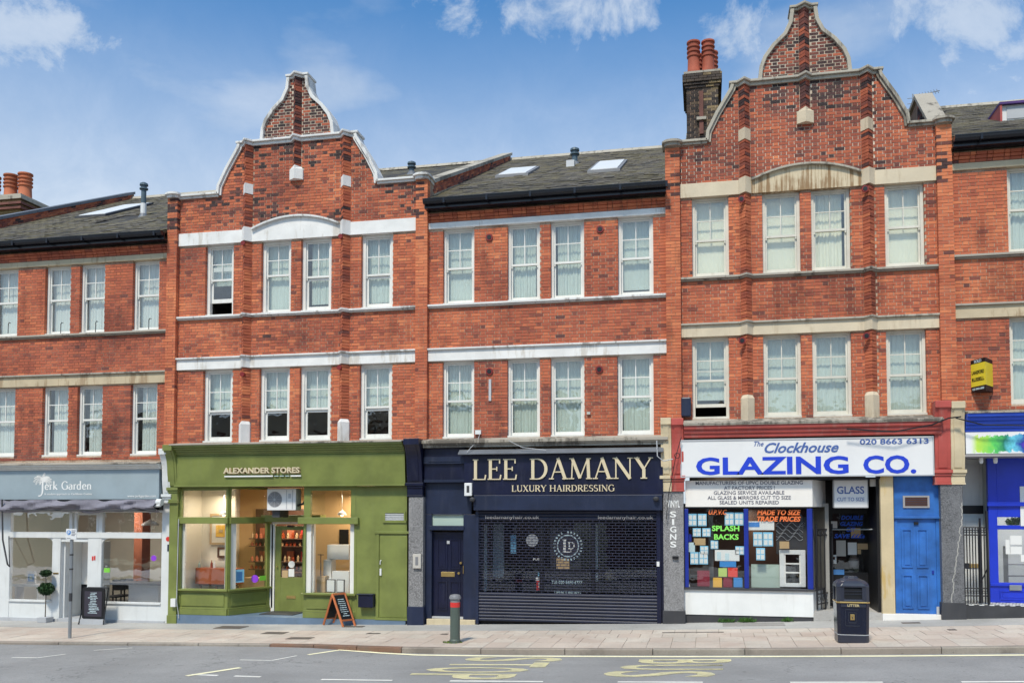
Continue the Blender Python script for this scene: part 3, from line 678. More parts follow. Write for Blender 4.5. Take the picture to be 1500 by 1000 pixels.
# ---------------------------------------------------------------- sash windows
rw = random.Random(11)
def curtain(parent, x0, x1, z0, z1, y, m, wave=.014, n=26):
    b = MB(); pts = [(x0 + (x1 - x0) * i / n, y + wave * math.sin(i * 1.9 + rw.random()) + wave * .5 * math.sin(i * .7)) for i in range(n + 1)]
    for (a, c), (d, e) in zip(pts, pts[1:]): b.face([(a, c, z0), (d, e, z0), (d, e, z1), (a, c, z1)])
    return b.build('curtain', M[m], parent)
def sash(house, x0, x1, z0, z1, fm='white_window', mid=.5, frame=.065, cur='curtain', lift=0.0, dark=False, Y=.10, thick=.05, rail=.05, sill=.07, blindz=None, half=None, heavy=False):
    m = M[fm]; b = MB()
    b.box(x0, x0 + frame, Y, Y + .13, z0, z1); b.box(x1 - frame, x1, Y, Y + .13, z0, z1)
    b.box(x0 + frame, x1 - frame, Y, Y + .13, z1 - frame * .8, z1); b.box(x0 + frame, x1 - frame, Y, Y + .13, z0, z0 + sill * .6)
    w = b.build('window', m, house)
    s = MB(); s.box(x0 - .0, x1 + .0, Y - .085, Y + .02, z0 - .004, z0 + .035); s.build('sill', m, w)
    zm = z0 + (z1 - z0) * mid; xa, xb = x0 + frame + .002, x1 - frame - .002; bar = .022; st = .038; za = z1 - frame * .8 - .002
    u = MB(); yu = Y + .035
    u.box(xa, xa + st, yu, yu + .035, zm, za); u.box(xb - st, xb, yu, yu + .035, zm, za); u.box(xa + st, xb - st, yu, yu + .035, za - st, za); u.box(xa + st, xb - st, yu, yu + .035, zm, zm + rail)
    xc = (xa + xb) / 2; zc = (zm + rail + za - st) / 2
    u.box(xc - bar / 2, xc + bar / 2, yu + .004, yu + .031, zm + rail, za - st)
    for p, q in ((xa + st, xc - bar / 2), (xc + bar / 2, xb - st)): u.box(p, q, yu + .006, yu + .029, zc - bar / 2, zc + bar / 2)
    for xx in (xa, xb - st): u.box(xx + .004, xx + st - .004, yu + .004, yu + .03, zm - .05, zm)        # sash horns
    u.build('upper_sash', m, w)
    l = MB(); yl_ = Y + .074; zb = z0 + sill * .6 + .002 + lift; zt = zm + rail + lift * 1.0
    lr = .075 if not heavy else .10
    ls = st if not heavy else .055
    l.box(xa, xa + ls, yl_, yl_ + .035, zb, zt); l.box(xb - ls, xb, yl_, yl_ + .035, zb, zt); l.box(xa + ls, xb - ls, yl_, yl_ + .035, zb, zb + lr); l.box(xa + ls, xb - ls, yl_, yl_ + .035, zt - (.05 if not heavy else .11), zt)
    l.build('lower_sash', m, w)
    def pane(a, c, d, e, y):
        q = MB(); q.box(a, c, y, y + .004, d, e); q.build('pane', M['window_glass'], w)
    for p, q in ((xa + st, xc - bar / 2), (xc + bar / 2, xb - st)):
        pane(p, q, zm + rail, zc - bar / 2, yu + .015); pane(p, q, zc + bar / 2, za - st, yu + .015)
    pane(xa + ls, xb - ls, zb + lr, zt - (.05 if not heavy else .11), yl_ + .015)
    if cur:
        lo = z0 + .05 if blindz is None else z0 + (z1 - z0) * blindz
        if half: curtain(w, x0 + .05 + (x1 - x0) * half[0], x0 + (x1 - x0) * half[1] - .03, lo, z1 - .05, Y + .19, cur)
        else: curtain(w, x0 + .04, x1 - .04, lo, z1 - .05, Y + .19, cur, .0015 if 'blind' in cur else rw.choice((.005, .008, .014)))
    return w

# ================================================================ HOUSES
RIDY, RIDZ, EAVY, EAVZ = 9.5, 14.72, -.30, 10.0
def roofpt(px, py, dz):
    """where the sight line through a place of the photograph meets the roof slope"""
    lo, hi = -.3, 9.5
    for _ in range(40):
        Y = (lo + hi) / 2; X, Z = at(px, py, Y); zr = EAVZ + dz + (Y - EAVY) * (RIDZ - EAVZ) / (RIDY - EAVY)
        if Z > zr: hi = Y
        else: lo = Y
    # above the plane near the eave means farther away
    best = min((abs(at(px, py, y)[1] - (EAVZ + dz + (y - EAVY) * (RIDZ - EAVZ) / (RIDY - EAVY))), y) for y in [i * .02 for i in range(0, 475)])
    Y = best[1]; X, Z = at(px, py, Y); return X, Y, Z
PITR = math.atan((RIDZ - EAVZ) / (RIDY - EAVY))
def slates(house, roof, x0, x1, dz, seed, skip=(), upto=9.45, tonecol=0):
    rr = random.Random(seed); meshes = []
    W, Ln, T, EX = .25, .32, .010, .170
    for q in range(8):
        b = MB(); b.tone = .02 + q / 7 * .95
        b.faces([(0, 0, 0), (W - .005, 0, 0), (W - .005, Ln, -.004), (0, Ln, -.004), (0, 0, T), (W - .005, 0, T), (W - .005, Ln, T - .004), (0, Ln, T - .004)],
                [(4, 5, 6, 7), (0, 1, 5, 4), (1, 2, 6, 5), (3, 0, 4, 7)]); me = b.mesh('slate'); me.materials.append(M['slate']); meshes.append(me)
    mb = MB(); mb.mat(M['slate']); n = 0; k = 0; s_ = 0.0; Lt = math.hypot(RIDY - EAVY, RIDZ - EAVZ); c, sn = math.cos(PITR), math.sin(PITR)
    while s_ < Lt - .1:
        y0 = EAVY + s_ * c; z0 = EAVZ + dz + s_ * sn + .018
        if y0 > upto: break
        x = x0 - (W / 2 if k % 2 else 0)
        while x < x1:
            u, v = max(x, x0), min(x + W, x1); tn = rr.random(); lift = rr.uniform(0, .009) * (1 if rr.random() < .8 else 2.5)
            x += W
            if v - u < .06: continue
            if any(a - .02 < (u + v) / 2 < b_ + .02 and p < y0 < q for a, b_, p, q in skip): continue
            if v - u > W - .01 and n < 300:
                place('slate', meshes[int(tn * 7.99)], roof, (u, y0, z0 + lift), (PITR - .028, 0, rr.uniform(-.008, .008))); n += 1
            else:
                mb.tone = tn * .95 + .02; a = (u, y0, z0 + lift); w = v - u - .005; ly, lz = Ln * c, Ln * sn - .012
                mb.faces([(u, y0, z0 + lift), (u + w, y0, z0 + lift), (u + w, y0, z0 + lift + T), (u, y0, z0 + lift + T), (u + w, y0 + ly, z0 + lift + lz + T), (u, y0 + ly, z0 + lift + lz + T)], [(0, 1, 2, 3), (3, 2, 4, 5)])
        s_ += EX; k += 1
    mb.build('slates', None, roof, kind='stuff')
def band(mb, x0, x1, y, z0, z1, vs=(), vw=.15, vp=.17, yb=.12):
    pts = [(x0, y)]
    for v in vs: pts += [(v - vw, y), (v, y - vp), (v + vw, y)]
    pts += [(x1, y), (x1, yb), (x0, yb)]
    mb.plan(pts, z0, z1)
def party(house, xa, xb, dz, z0=4.0, capm='grey_coping', up=True, ridge=True, front=.34):
    b = MB()
    if up:
        b.xprism([(front, z0 + dz), (9.6, z0 + dz), (9.6, 14.95 + dz), (front, 10.66 + dz)], xa, xb); b.build('party_wall', M['mortar'], house)
        c = MB(); s = (14.95 - 10.66) / (9.6 - front)
        L = 9.6 - front; n = 9
        for i in range(n):
            y0, y1 = front + L * i / n + .006, front + L * (i + 1) / n - .006
            c = MB(); c.xprism([(y0, 10.66 + dz + (y0 - front) * s + .003), (y1, 10.66 + dz + (y1 - front) * s + .003), (y1, 10.66 + dz + (y1 - front) * s + .10), (y0, 10.66 + dz + (y0 - front) * s + .10)], xa - .06, xb + .06)
            c.build('coping_stone', M[capm], house)
        f = MB(); f.xprism([(front, 10.36 + dz - .09), (9.55, 14.65 + dz - .09), (9.55, 14.65 + dz + .02), (front, 10.36 + dz + .02)], xb + .002, xb + .05); f.build('mortar_fillet', M['band_stone'], house)
        # brick face of the upstand above the roof
        br = MB(); br.mat(M['brick']); rr = random.Random(int(xa * 10)); k = 0; y = front
        for q in range(4):
            y = front + (.1 if q % 2 else 0)
            while y < 9.4:
                zz = 10.66 + dz + (y - front) * s - .075 * (q + 1) + .004; br.tone = min(1, max(0.01, rr.gauss(.5, .22)))
                for (xf0, xf1) in ((xb + .002, xb + .014), (xa - .014, xa - .002)):
                    br.faces([(xf0, y, zz), (xf1, y, zz), (xf1, y + .21, zz + .21 * s), (xf0, y + .21, zz + .21 * s), (xf0, y, zz + .064), (xf1, y, zz + .064), (xf1, y + .21, zz + .21 * s + .064), (xf0, y + .21, zz + .21 * s + .064)],
                             [(0, 1, 5, 4), (1, 2, 6, 5), (3, 0, 4, 7), (4, 5, 6, 7)])
                y += .222
        br.build('upstand_bricks', None, house, kind='stuff')
    else:
        b.box(xa, xb, .34, 9.6, z0 + dz, 10.2 + dz); b.build('party_wall', M['mortar'], house)
def body(house, x0, x1, dz, floor=4.2):
    """floors, back wall and ceiling: the closed inside of the upper storeys"""
    b = MB(); b.box(x0, x1, 3.4, 3.5, floor + dz, 9.9 + dz); b.box(x0, x1, .34, 3.4, 4.02 + dz, 4.14 + dz); b.box(x0, x1, .34, 3.4, 6.75 + dz, 6.9 + dz); b.box(x0, x1, .34, 3.4, 9.72 + dz, 9.85 + dz)
    b.box(x0, x0 + .02, .34, 3.4, 4.14 + dz, 9.72 + dz); b.box(x1 - .02, x1, .34, 3.4, 4.14 + dz, 9.72 + dz)
    b.build('room', M['room_wall'], house)
    r = MB(); r.box(x0, x1, 9.5, 9.6, dz, 14.6 + dz); r.build('rear_wall', M['mortar'], house)
def roofbase(house, x0, x1, dz, y0=EAVY, m='slate'):
    b = MB(); z0 = EAVZ + dz + (y0 - EAVY) * math.tan(PITR)
    b.xprism([(y0, z0 - .06), (RIDY, RIDZ + dz - .06), (RIDY, RIDZ + dz + .005), (y0, z0 + .005)], x0, x1)
    o = b.build('roof', M[m], house)
    c = MB(); c.xprism([(RIDY - .12, RIDZ + dz - .02), (RIDY + .12, RIDZ + dz - .02), (RIDY + .05, RIDZ + dz + .09), (RIDY - .05, RIDZ + dz + .09)], x0, x1); c.build('ridge_tile', M['grey_coping'], o)
    return o
def gutter(house, x0, x1, dz, endl=True):
    g = MB(); y0 = -.46
    prof = [(y0, .0), (y0 + .01, -.06), (y0 + .05, -.105), (y0 + .10, -.11), (y0 + .145, -.07), (y0 + .15, .0)]
    g.xprism([(y, 9.985 + dz + z) for y, z in prof], x0, x1); g.xprism([(y0 - .008, 9.975 + dz), (y0 + .012, 9.975 + dz), (y0 + .012, 9.997 + dz), (y0 - .008, 9.997 + dz)], x0, x1)
    x = x0 + .5
    while x < x1:
        g.box(x, x + .05, y0 - .006, y0 + .15, 9.862 + dz, 9.99 + dz); x += 1.05
    g.build('gutter', M['black_gutter'], house)
    f = MB(); f.box(x0, x1, -.30, -.26, 9.80 + dz, 9.985 + dz); f.box(x0, x1, -.26, .0, 9.80 + dz, 9.83 + dz); f.build('fascia_board', M['black_gutter'], house)
def tones(mu, sp, dk, extra=None):
    def f(x, z):
        n = noise.noise(Vector((x * .55, z * .9, mu * 37))) ; m = mu + n * .26; d = dk + max(0, n - .15) * .10
        if extra: a, b = extra(x, z); m += a; d += b
        return m, sp, max(0, d)
    return f

def gable_house(label, xl, xr, c, pv, dz, wins, mort, stonem, bandm, cope, sillm, tonef, styles, blockm, archm):
    """xl/xr: outer x of the wall between its two piers; pv = x of the two pointed pilasters; c = middle of the gable"""
    H = thing('terraced_house', label, 'house', ((xl + xr) / 2, 0, gz((xl + xr) / 2)))
    up, lo = wins; holes = [(a, b, 4.27 + dz, 6.131 + dz) for a, b in lo] + [(a, b, 7.515 + dz, 9.361 + dz) for a, b in up]
    g = .005
    W = MB(); W.mat(M['mortar']); cells(W, xl, xr, 4.0 + dz, 9.70 + dz, [(a - g, b + g, z0 - g, z1 + g) for a, b, z0, z1 in holes], .008, .34)
    W.mat(M[mort]); D = [(-2.22, 10.70), (-2.16, 10.90), (-1.95, 11.30), (-1.62, 11.84), (-1.58, 11.96)]
    prof = [(c + x, z + dz) for x, z in D]; profr = [(c - x, z + dz) for x, z in reversed(D)]
    W.prism([(xl, 9.70 + dz), (xr, 9.70 + dz), (xr, 10.66 + dz)] + [(x, z - .04) for x, z in reversed(profr)] + [(x, z - .04) for x, z in reversed(prof)] + [(xl, 10.66 + dz)], .008, .34)
    O = [(-1.0, 11.98), (-.97, 12.27), (-.88, 12.5), (-.68, 12.77), (-.43, 13.0), (-.31, 13.25), (-.275, 13.54)]
    ol = [(c + x, z + dz) for x, z in O]; orr = [(c - x, z + dz) for x, z in O]
    W.prism([(c - .98, 11.95 + dz), (c + .98, 11.95 + dz)] + [(x - .03, z - .02) for x, z in orr] + [(x + .03, z - .02) for x, z in reversed(ol)], .009, .339)
    W.build('wall', None, H)
    B = Bricks(H, tonef, 'brick', int(abs(xl) * 7))
    g_ = MB(); hw_ = lambda z: abs(halfw(z, O)) - .05

    def halfw(z, P, inset=.0):
        pts = P
        for (x0, z0), (x1, z1) in zip(pts, pts[1:]):
            if z0 <= z <= z1: return x0 + (x1 - x0) * (z - z0) / (z1 - z0)
        return pts[-1][0]
    n_ = 12; zz_ = [12.0 + 1.48 * i / n_ for i in range(n_ + 1)]
    g_.prism([(c - hw_(z), z + dz) for z in reversed(zz_)] + [(c + hw_(z), z + dz) for z in zz_], .006, .0078); g_.build('pale_pointing', M['mortar_pale'], H)
    ah = .27
    def arch(x):
        u = (x - c) / (pv[1] - c - .13); return 9.68 + ah * max(0, 1 - u * u)
    def span(z):
        zz = z - dz
        if zz < 9.37: iv = [(xl + .004, xr - .004)]
        elif zz < 10.64: iv = [(xl + .004, xr - .004)]
        elif zz < 11.9: h = halfw(zz + .05, D); iv = [(c + h + .05, c - h - .05)]
        elif zz < 11.99: return []
        else: h = halfw(zz + .03, O); iv = [(c + h + .075, c - h - .075)]
        hs = [(a, b) for a, b, z0, z1 in holes if z0 - .03 < z < z1 + .03]
        hs += [(p - .13, p + .13) for p in pv if zz < 11.9] + ([(c - .12, c + .12)] if zz > 11.18 else [])
        if 9.68 <= zz < 9.68 + ah + .06:
            u = math.sqrt(max(0, 1 - (zz - 9.70) / ah)) * (pv[1] - c - .13) if zz < 9.70 + ah else 0
            if u > 0: hs.append((c - u, c + u))
        if 10.86 < zz < 11.2: hs.append((c - .185, c + .185))
        return sub(iv, hs)
    for z0, z1 in ((4.16, 6.125), (6.45, 7.43), (7.525, 9.355)): B.area(span, z0 + dz, z1 + dz)
    B.area(span, 9.69 + dz, 11.95 + dz, jt=.014); B.area(span, 12.0 + dz, 13.50 + dz, jt=.021)
    # pointed pilasters, course by course
    def vpil(x, z0, z1, w=.125, p=.165):
        z = z0; k = 0
        while z < z1 - .02:
            h = min(.064, z1 - z - .008); j = B.r.uniform(-.005, .005); pp = p + (.012 if k % 2 else -.004)
            if k % 2: B.poly([(x - w, .1), (x - w, 0), (x + j, -pp), (x + j, .1)][::1], z, h); B.poly([(x + j + .004, .1), (x + j + .004, -pp + .004), (x + w, 0), (x + w, .1)], z, h)
            else: B.poly([(x - w, .1), (x - w, 0), (x, -pp), (x + w, 0), (x + w, .1)], z, h)
            z += .075; k += 1
    for x in pv:
        vpil(x, 4.78 + dz, 6.125 + dz); vpil(x, 6.45 + dz, 7.43 + dz); vpil(x, 7.525 + dz, 9.355 + dz); vpil(x, 9.70 + dz, 10.585 + dz); vpil(x, 10.86 + dz, 11.88 + dz)
        s = MB(); s.plan([(x - .15, .1), (x - .15, -.05), (x, -.22), (x + .15, -.05), (x + .15, .1)], 4.2 + dz, 4.70 + dz)
        s.faces([(x - .15, .1, 4.70 + dz), (x - .15, -.05, 4.70 + dz), (x, -.22, 4.70 + dz), (x + .15, -.05, 4.70 + dz), (x + .15, .1, 4.70 + dz), (x - .11, .1, 4.79 + dz), (x - .1, -.02, 4.79 + dz), (x, -.15, 4.79 + dz), (x + .1, -.02, 4.79 + dz), (x + .11, .1, 4.79 + dz)],
                [(0, 1, 6, 5), (1, 2, 7, 6), (2, 3, 8, 7), (3, 4, 9, 8), (5, 6, 7, 8, 9)]); s.build('pilaster_base', M[blockm], H)
        s = MB(); s.plan([(x - .135, .1), (x - .135, -.01), (x, -.185), (x + .135, -.01), (x + .135, .1)], 10.59 + dz, 10.85 + dz); s.build('stone_block', M[blockm], H)
    vpil(c, 11.20 + dz, 11.88 + dz, .11, .15); vpil(c, 12.0 + dz, 13.50 + dz, .115, .15)
    s = MB(); s.plan([(c - .18, .1), (c - .18, -.05), (c, -.17), (c + .18, -.05), (c + .18, .1)], 10.87 + dz, 11.13 + dz)
    s.faces([(c - .18, -.05, 11.13 + dz), (c, -.17, 11.13 + dz), (c + .18, -.05, 11.13 + dz), (c - .12, 0, 11.2 + dz), (c, -.15, 11.22 + dz), (c + .12, 0, 11.2 + dz)], [(0, 1, 4, 3), (1, 2, 5, 4), (3, 4, 5)])
    s.build('stone_block', M[blockm], H)
    # piers
    B.finish()
    # bands
    b = MB(); band(b, xl, xr, -.045, 6.135 + dz, 6.40 + dz, pv, .14); b.build('lower_band', M[bandm], H, bevel=.006)
    b = MB(); band(b, xl - .03, xr + .03, -.10, 6.40 + dz, 6.445 + dz, pv, .15); b.build('band_moulding', M['grey_coping' if sillm == 'weathered_stone' else sillm], H, bevel=.01)
    b = MB(); band(b, xl - .03, xr + .03, -.095, 7.462 + dz, 7.512 + dz, pv, .15, yb=.1); band(b, xl - .01, xr + .01, -.055, 7.43 + dz, 7.459 + dz, pv, .14, yb=.1); b.build('sill_course', M[sillm], H, bevel=.008)
    for a, e in ((xl, pv[0] - .14), (pv[1] + .14, xr)):
        b = MB(); b.box(a, e, -.045, .12, 9.365 + dz, 9.69 + dz); b.build('upper_band', M[bandm], H, bevel=.006)
    for p in pv:
        b = MB(); b.plan([(p - .139, .12), (p - .139, -.045), (p, -.215), (p + .139, -.045), (p + .139, .12)], 9.365 + dz, 9.72 + dz); b.build('upper_band', M[bandm], H)
    xa, xb = pv[0] + .141, pv[1] - .141; n = 20
    top = [(xa + (xb - xa) * i / n, arch(xa + (xb - xa) * i / n) + dz - .035) for i in range(n + 1)]
    b = MB(); b.prism([(xa, 9.365 + dz), (xb, 9.365 + dz)] + list(reversed(top)), -.05, .12); b.build('arched_band', M[archm], H)
    b = MB(); b.ribbon([(x, z + .045) for x, z in top], .042, -.13, .05); b.build('hood_mould', M[cope], H)
    # copings
    zt = 11.98 + dz
    b = MB(); band(b, c - 1.66, c + 1.66, -.11, zt - .055, zt, (pv[0], c, pv[1]), .15, .17, .40); b.build('coping', M[cope], H, bevel=.008)
    b = MB(); band(b, c - 1.60, c + 1.60, -.055, zt - .13, zt - .058, (pv[0], c, pv[1]), .135, .17, .36); b.build('coping_moulding', M[cope], H, bevel=.006)
    for side in (-1, 1):
        pts = [(c + side * abs(x) * 1.0 , z + dz) for x, z in [(-2.2, 10.66), (-2.18, 10.88), (-1.97, 11.30), (-1.64, 11.84), (-1.62, 11.92)]]
        if side > 0: pts = pts[::-1]
        b = MB(); b.ribbon(pts, .075, -.10, .40); b.build('coping', M[cope], H, bevel=.008)
        b = MB(); b.ribbon([(x - side * .07, z - .03) for x, z in pts], .05, -.05, .36); b.build('coping_moulding', M[cope], H)
        pe = xl - .02 if side < 0 else xr + .02; ie = c + side * 2.16
        b = MB(); b.box(min(pe, ie), max(pe, ie), -.10, .40, 10.655 + dz, 10.71 + dz); b.box(min(pe, ie), max(pe, ie), -.05, .36, 10.60 + dz, 10.652 + dz); b.build('coping', M[cope], H, bevel=.008)
        pts = [(c + side * (abs(x) + .012), z + dz + .005) for x, z in O]
        if side > 0: pts = pts[::-1]
        b = MB(); b.ribbon(pts, .085, -.07, .42); b.build('coping', M[cope], H, bevel=.01)
    b = MB(); band(b, c - .31, c + .31, -.09, 13.545 + dz, 13.60 + dz, (c,), .17, .15, .44); band(b, c - .27, c + .27, -.05, 13.49 + dz, 13.542 + dz, (c,), .13, .14, .40); b.build('coping', M[cope], H, bevel=.008)
    for i, (a, e) in enumerate(up): sash(H, a, e, 7.515 + dz, 9.362 + dz, **styles['up'][i])
    for i, (a, e) in enumerate(lo): sash(H, a, e, 4.27 + dz, 6.132 + dz, **styles['lo'][i])
    body(H, xl, xr, dz); roofbase(H, xl, xr, dz, .36)
    return H
def pier(H, xa, xb, z0, z1, tonef, cap, seed, wide=0.0, y=-.12):
    P = group_part('pier', H)
    m = MB(); m.box(xa + .006, xb - .006, y + .008, .34, z0, z1); m.build('pier_core', M['mortar'], P)
    B = Bricks(P, tonef, 'brick', seed); z = z0; k = 0; w = xb - xa
    while z < z1 - .04:
        h = min(.0645, z1 - z - .01); cut = xa + (BW if k % 2 else w - BW)
        for u, v in ((xa, cut - .005), (cut + .005, xb)):
            B.l.append((u, v, y + B.r.uniform(-.004, .003), .1, z, z + h, B.tone((u + v) / 2, z), False))
        z += .075; k += 1
    B.mb.mat(M['brick']); B.finish()
    if cap:
        xc = (xa + xb) / 2
        def half(r, yf): return [(xc + r * math.cos(R(180 + a)), yf + r * .62 * math.sin(R(180 + a))) for a in range(0, 181, 15)] + [(xc + r, .38), (xc - r, .38)]
        c = MB(); c.plan(half(w / 2 + .02, y - .0), z1, z1 + .07); c.plan(half(w / 2 + .07, y - .02), z1 + .0705, z1 + .11); c.plan(half(w / 2 + .035, y - .0), z1 + .1105, z1 + .14)
        c.build('pier_cap', M[cap], P)
    return P
def eave_house(label, xl, xr, dz, wins, mort, bandm, sillm, tonef, styles, skip=(), bandz=(9.375, 9.52), lbz=(6.135, 6.40), vis=None):
    H = thing('terraced_house', label, 'house', ((xl + xr) / 2, 0, gz((xl + xr) / 2)))
    up, lo = wins; holes = [(a, b, 4.27 + dz, 6.131 + dz) for a, b in lo] + [(a, b, 7.515 + dz, 9.371 + dz) for a, b in up]; g = .005
    W = MB(); cells(W, xl, xr, 4.0 + dz, 9.98 + dz, [(a - g, b + g, z0 - g, z1 + g) for a, b, z0, z1 in holes], .008, .34); W.build('wall', M[mort], H)
    B = Bricks(H, tonef, 'brick', int(abs(xl) * 7) + 5)
    def span(z): return sub([(xl + .004, xr - .004)], [(a, b) for a, b, z0, z1 in holes if z0 - .03 < z < z1 + .03])
    for z0, z1 in ((4.16, 6.125), (6.45, 7.43), (7.525, 9.365)): B.area(span, z0 + dz, z1 + dz)
    z = bandz[1] + .01
    for k, st in enumerate((.02, .05, .085, .12)):
        zz = 9.535 + k * .072 + dz
        if zz + .06 > 9.80 + dz: break
        B.area(lambda q: [(xl + .004, xr - .004)], zz, zz + .075, -st, .1 + st)
    B.finish()
    b = MB(); band(b, xl, xr, -.045, lbz[0] + dz, lbz[1] + dz); b.build('lower_band', M[bandm], H, bevel=.006)
    b = MB(); band(b, xl - .01, xr + .01, -.10, 6.40 + dz, 6.445 + dz); b.build('band_moulding', M[sillm if bandm != 'white_render' else 'white_coping'], H, bevel=.01)
    b = MB(); band(b, xl - .01, xr + .01, -.095, 7.462 + dz, 7.512 + dz, yb=.1); band(b, xl, xr, -.055, 7.43 + dz, 7.459 + dz, yb=.1); b.build('sill_course', M[sillm], H, bevel=.008)
    b = MB(); b.box(xl, xr, -.04, .12, bandz[0] + dz, bandz[1] + dz); b.build('upper_band', M[bandm], H, bevel=.006)
    for i, (a, e) in enumerate(up): sash(H, a, e, 7.515 + dz, 9.372 + dz, **styles['up'][i])
    for i, (a, e) in enumerate(lo): sash(H, a, e, 4.27 + dz, 6.132 + dz, **styles['lo'][i])
    gutter(H, xl - .02, xr + .02, dz); body(H, xl, xr, dz); rf = roofbase(H, xl, xr, dz); slates(H, rf, xl, xr, dz, int(abs(xl)), skip)
    return H, rf
# ================================================================ THE TERRACE
def gext(x, z):      # soot gathered under the gable tops
    a = 0; b = 0
    zz = z
    if zz > 11.9: a, b = .24, .48
    elif zz > 9.6:
        n = noise.noise(Vector((x * .8 + 9, z * .8, 3))); a = .10 + max(0, n) * .22; b = max(0, n) * .7 + .06 + (.22 if zz > 11.2 else 0)
    return a, b
T1 = tones(.42, .10, .008); T2 = tones(.34, .14, .010, lambda x, z: gext(x, z)); T3 = tones(.36, .11, .008)
T4 = tones(.38, .13, .008, lambda x, z: gext(x, z - .34)); T5 = tones(.30, .11, .01); TP = tones(.20, .10, .015); 
def pt(x, z):
    m, s, d = TP(x, z); return m, s, d + (.25 if z > 9.6 else 0) 
N_ = dict
s1 = dict(fm='white_window', cur='curtain_pale', frame=.06)
H1, R1 = eave_house('brick house with cream stone bands and slate roof above the pale blue-grey cafe', -21.6, -13.58, -.30,
    ([(-20.5, -19.75), (-18.95, -18.12), (-17.28, -16.50), (-16.22, -15.47), (-14.64, -13.865)], [(-20.5, -19.75), (-18.95, -18.12), (-17.28, -16.50), (-16.22, -15.47), (-14.64, -13.865)]), 'mortar', 'band_stone', 'weathered_stone', T1,
    dict(up=[s1, s1, s1, N_(s1, half=(.0, 1.0)), s1], lo=[s1, N_(s1, half=(0, .75)), N_(s1, half=(.12, 1)), N_(s1, half=(.15, 1)), N_(s1, half=(.15, 1))]), skip=[(-17.6, -16.5, 2.0, 3.8)])
wA = dict(fm='white_window', cur='curtain', heavy=True, mid=.50, frame=.085)
H2 = gable_house('orange-red brick house with white-edged curved gable above the olive green shop', -13.30, -6.84, -10.03, (-11.365, -8.705), 0.0,
    ([(-12.545, -11.75), (-10.98, -10.165), (-9.895, -9.075), (-8.29, -7.465)], [(-12.56, -11.735), (-10.99, -10.165), (-9.898, -9.07), (-8.306, -7.468)]), 'mortar', 'white_render', 'white_render', 'white_coping', 'white_coping', T2,
    dict(up=[N_(wA, lift=.32, cur='curtain', blindz=.45), N_(wA, heavy=False, mid=.52), N_(wA, mid=.47, blindz=.12, half=(.15, 1)), N_(wA, mid=.45, blindz=.1)],
         lo=[N_(wA, mid=.42, blindz=.42), N_(wA, mid=.42, blindz=.42), N_(wA, mid=.42, blindz=.40), N_(wA, mid=.42, blindz=.40)]), 'white_render', 'white_render')
wB = dict(fm='white_window', cur='curtain', mid=.47, frame=.06)
SK3 = [(-5.7, -4.3, 2.0, 3.6), (-2.85, -1.95, 2.2, 3.9)]
H3, R3 = eave_house('brick house with white bands, plain eaves and slate roof above the navy hairdressing shop', -6.54, -.83, 0.0,
    ([(-6.18, -5.395), (-4.575, -3.785), (-3.53, -2.73), (-1.935, -1.12)], [(-6.182, -5.392), (-4.58, -3.789), (-3.536, -2.737), (-1.966, -1.136)]), 'mortar', 'white_render', 'white_coping', T3,
    dict(up=[N_(wB, blindz=.0), N_(wB, blindz=.0, half=(0, .86)), N_(wB, half=(.1, 1)), N_(wB, blindz=.1)], lo=[wB, N_(wB, half=(.0, .9)), wB, N_(wB, half=(.08, 1))]))
wC = dict(fm='cream_window', frame=.065, sill=.09, mid=.46)
H4 = gable_house('red brick house with cream bands and tall curved gable above the glazing shop', -.50, 4.99, 2.285, (.955, 3.59), .34,
    ([(-.235, .585), (1.325, 2.145), (2.38, 3.21), (3.93, 4.745)], [(-.262, .556), (1.309, 2.123), (2.362, 3.187), (3.907, 4.726)]), 'mortar_pale', 'clean_cream_stone', 'clean_cream_stone', 'grey_coping', 'weathered_stone', T4,
    dict(up=[N_(wC, cur='blind_cream', fm='cream_window'), N_(wC, cur='blind_cream'), N_(wC, cur='blind_cream', mid=.50, half=(.0, .86)), N_(wC, cur='blind_cream', mid=.48, blindz=.03)],
         lo=[N_(wC, cur='curtain', lift=.22, blindz=.24), N_(wC, cur='curtain'), N_(wC, cur='curtain'), N_(wC, cur='curtain')]), 'clean_cream_stone', 'cream_stone')
wD = dict(fm='cream_window', cur='curtain', frame=.06, mid=.5)
H5, R5 = eave_house('orange brick house with brown stone band and mossy roof above the bright blue shop', 5.30, 11.0, .52,
    ([(6.41, 7.23), (8.0, 8.8)], [(6.385, 7.2), (8.0, 8.8)]), 'mortar', 'band_stone', 'weathered_stone', T5, dict(up=[wD, wD], lo=[wD, wD]))
pier(H2, -13.58, -13.30, 4.1, 10.62, pt, 'white_coping', 21); pier(H2, -6.84, -6.54, 4.1, 10.60, pt, 'white_coping', 22)
pier(H4, -.83, -.50, 4.2, 10.90, pt, 'weathered_stone', 23); pier(H4, 4.99, 5.30, 4.3, 10.92, pt, 'weathered_stone', 24)
party(H2, -6.80, -6.55, 0.0); party(H2, -13.55, -13.32, -.25, up=False); party(H1, -21.6, -21.35, -.3, capm='lead_grey')
party(H4, -.80, -.53, .2, up=False)
b = MB(); b.xprism([(.34, 9.9), (1.9, 9.9), (9.6, 9.9), (9.6, 11.2), (1.75, 12.28), (.34, 11.0)], 5.03, 5.27); b.build('party_wall', M['mortar'], H4)
b = MB(); b.xprism([(.30, 11.02), (1.72, 12.32), (1.72, 12.42), (.30, 11.12)], 4.95, 5.36); b.xprism([(1.725, 12.32), (9.6, 11.3), (9.6, 11.35), (1.725, 12.42)], 4.97, 5.34); b.build('coping_stone', M['weathered_stone'], H4)
br = MB(); br.mat(M['brick']); rr = random.Random(5)
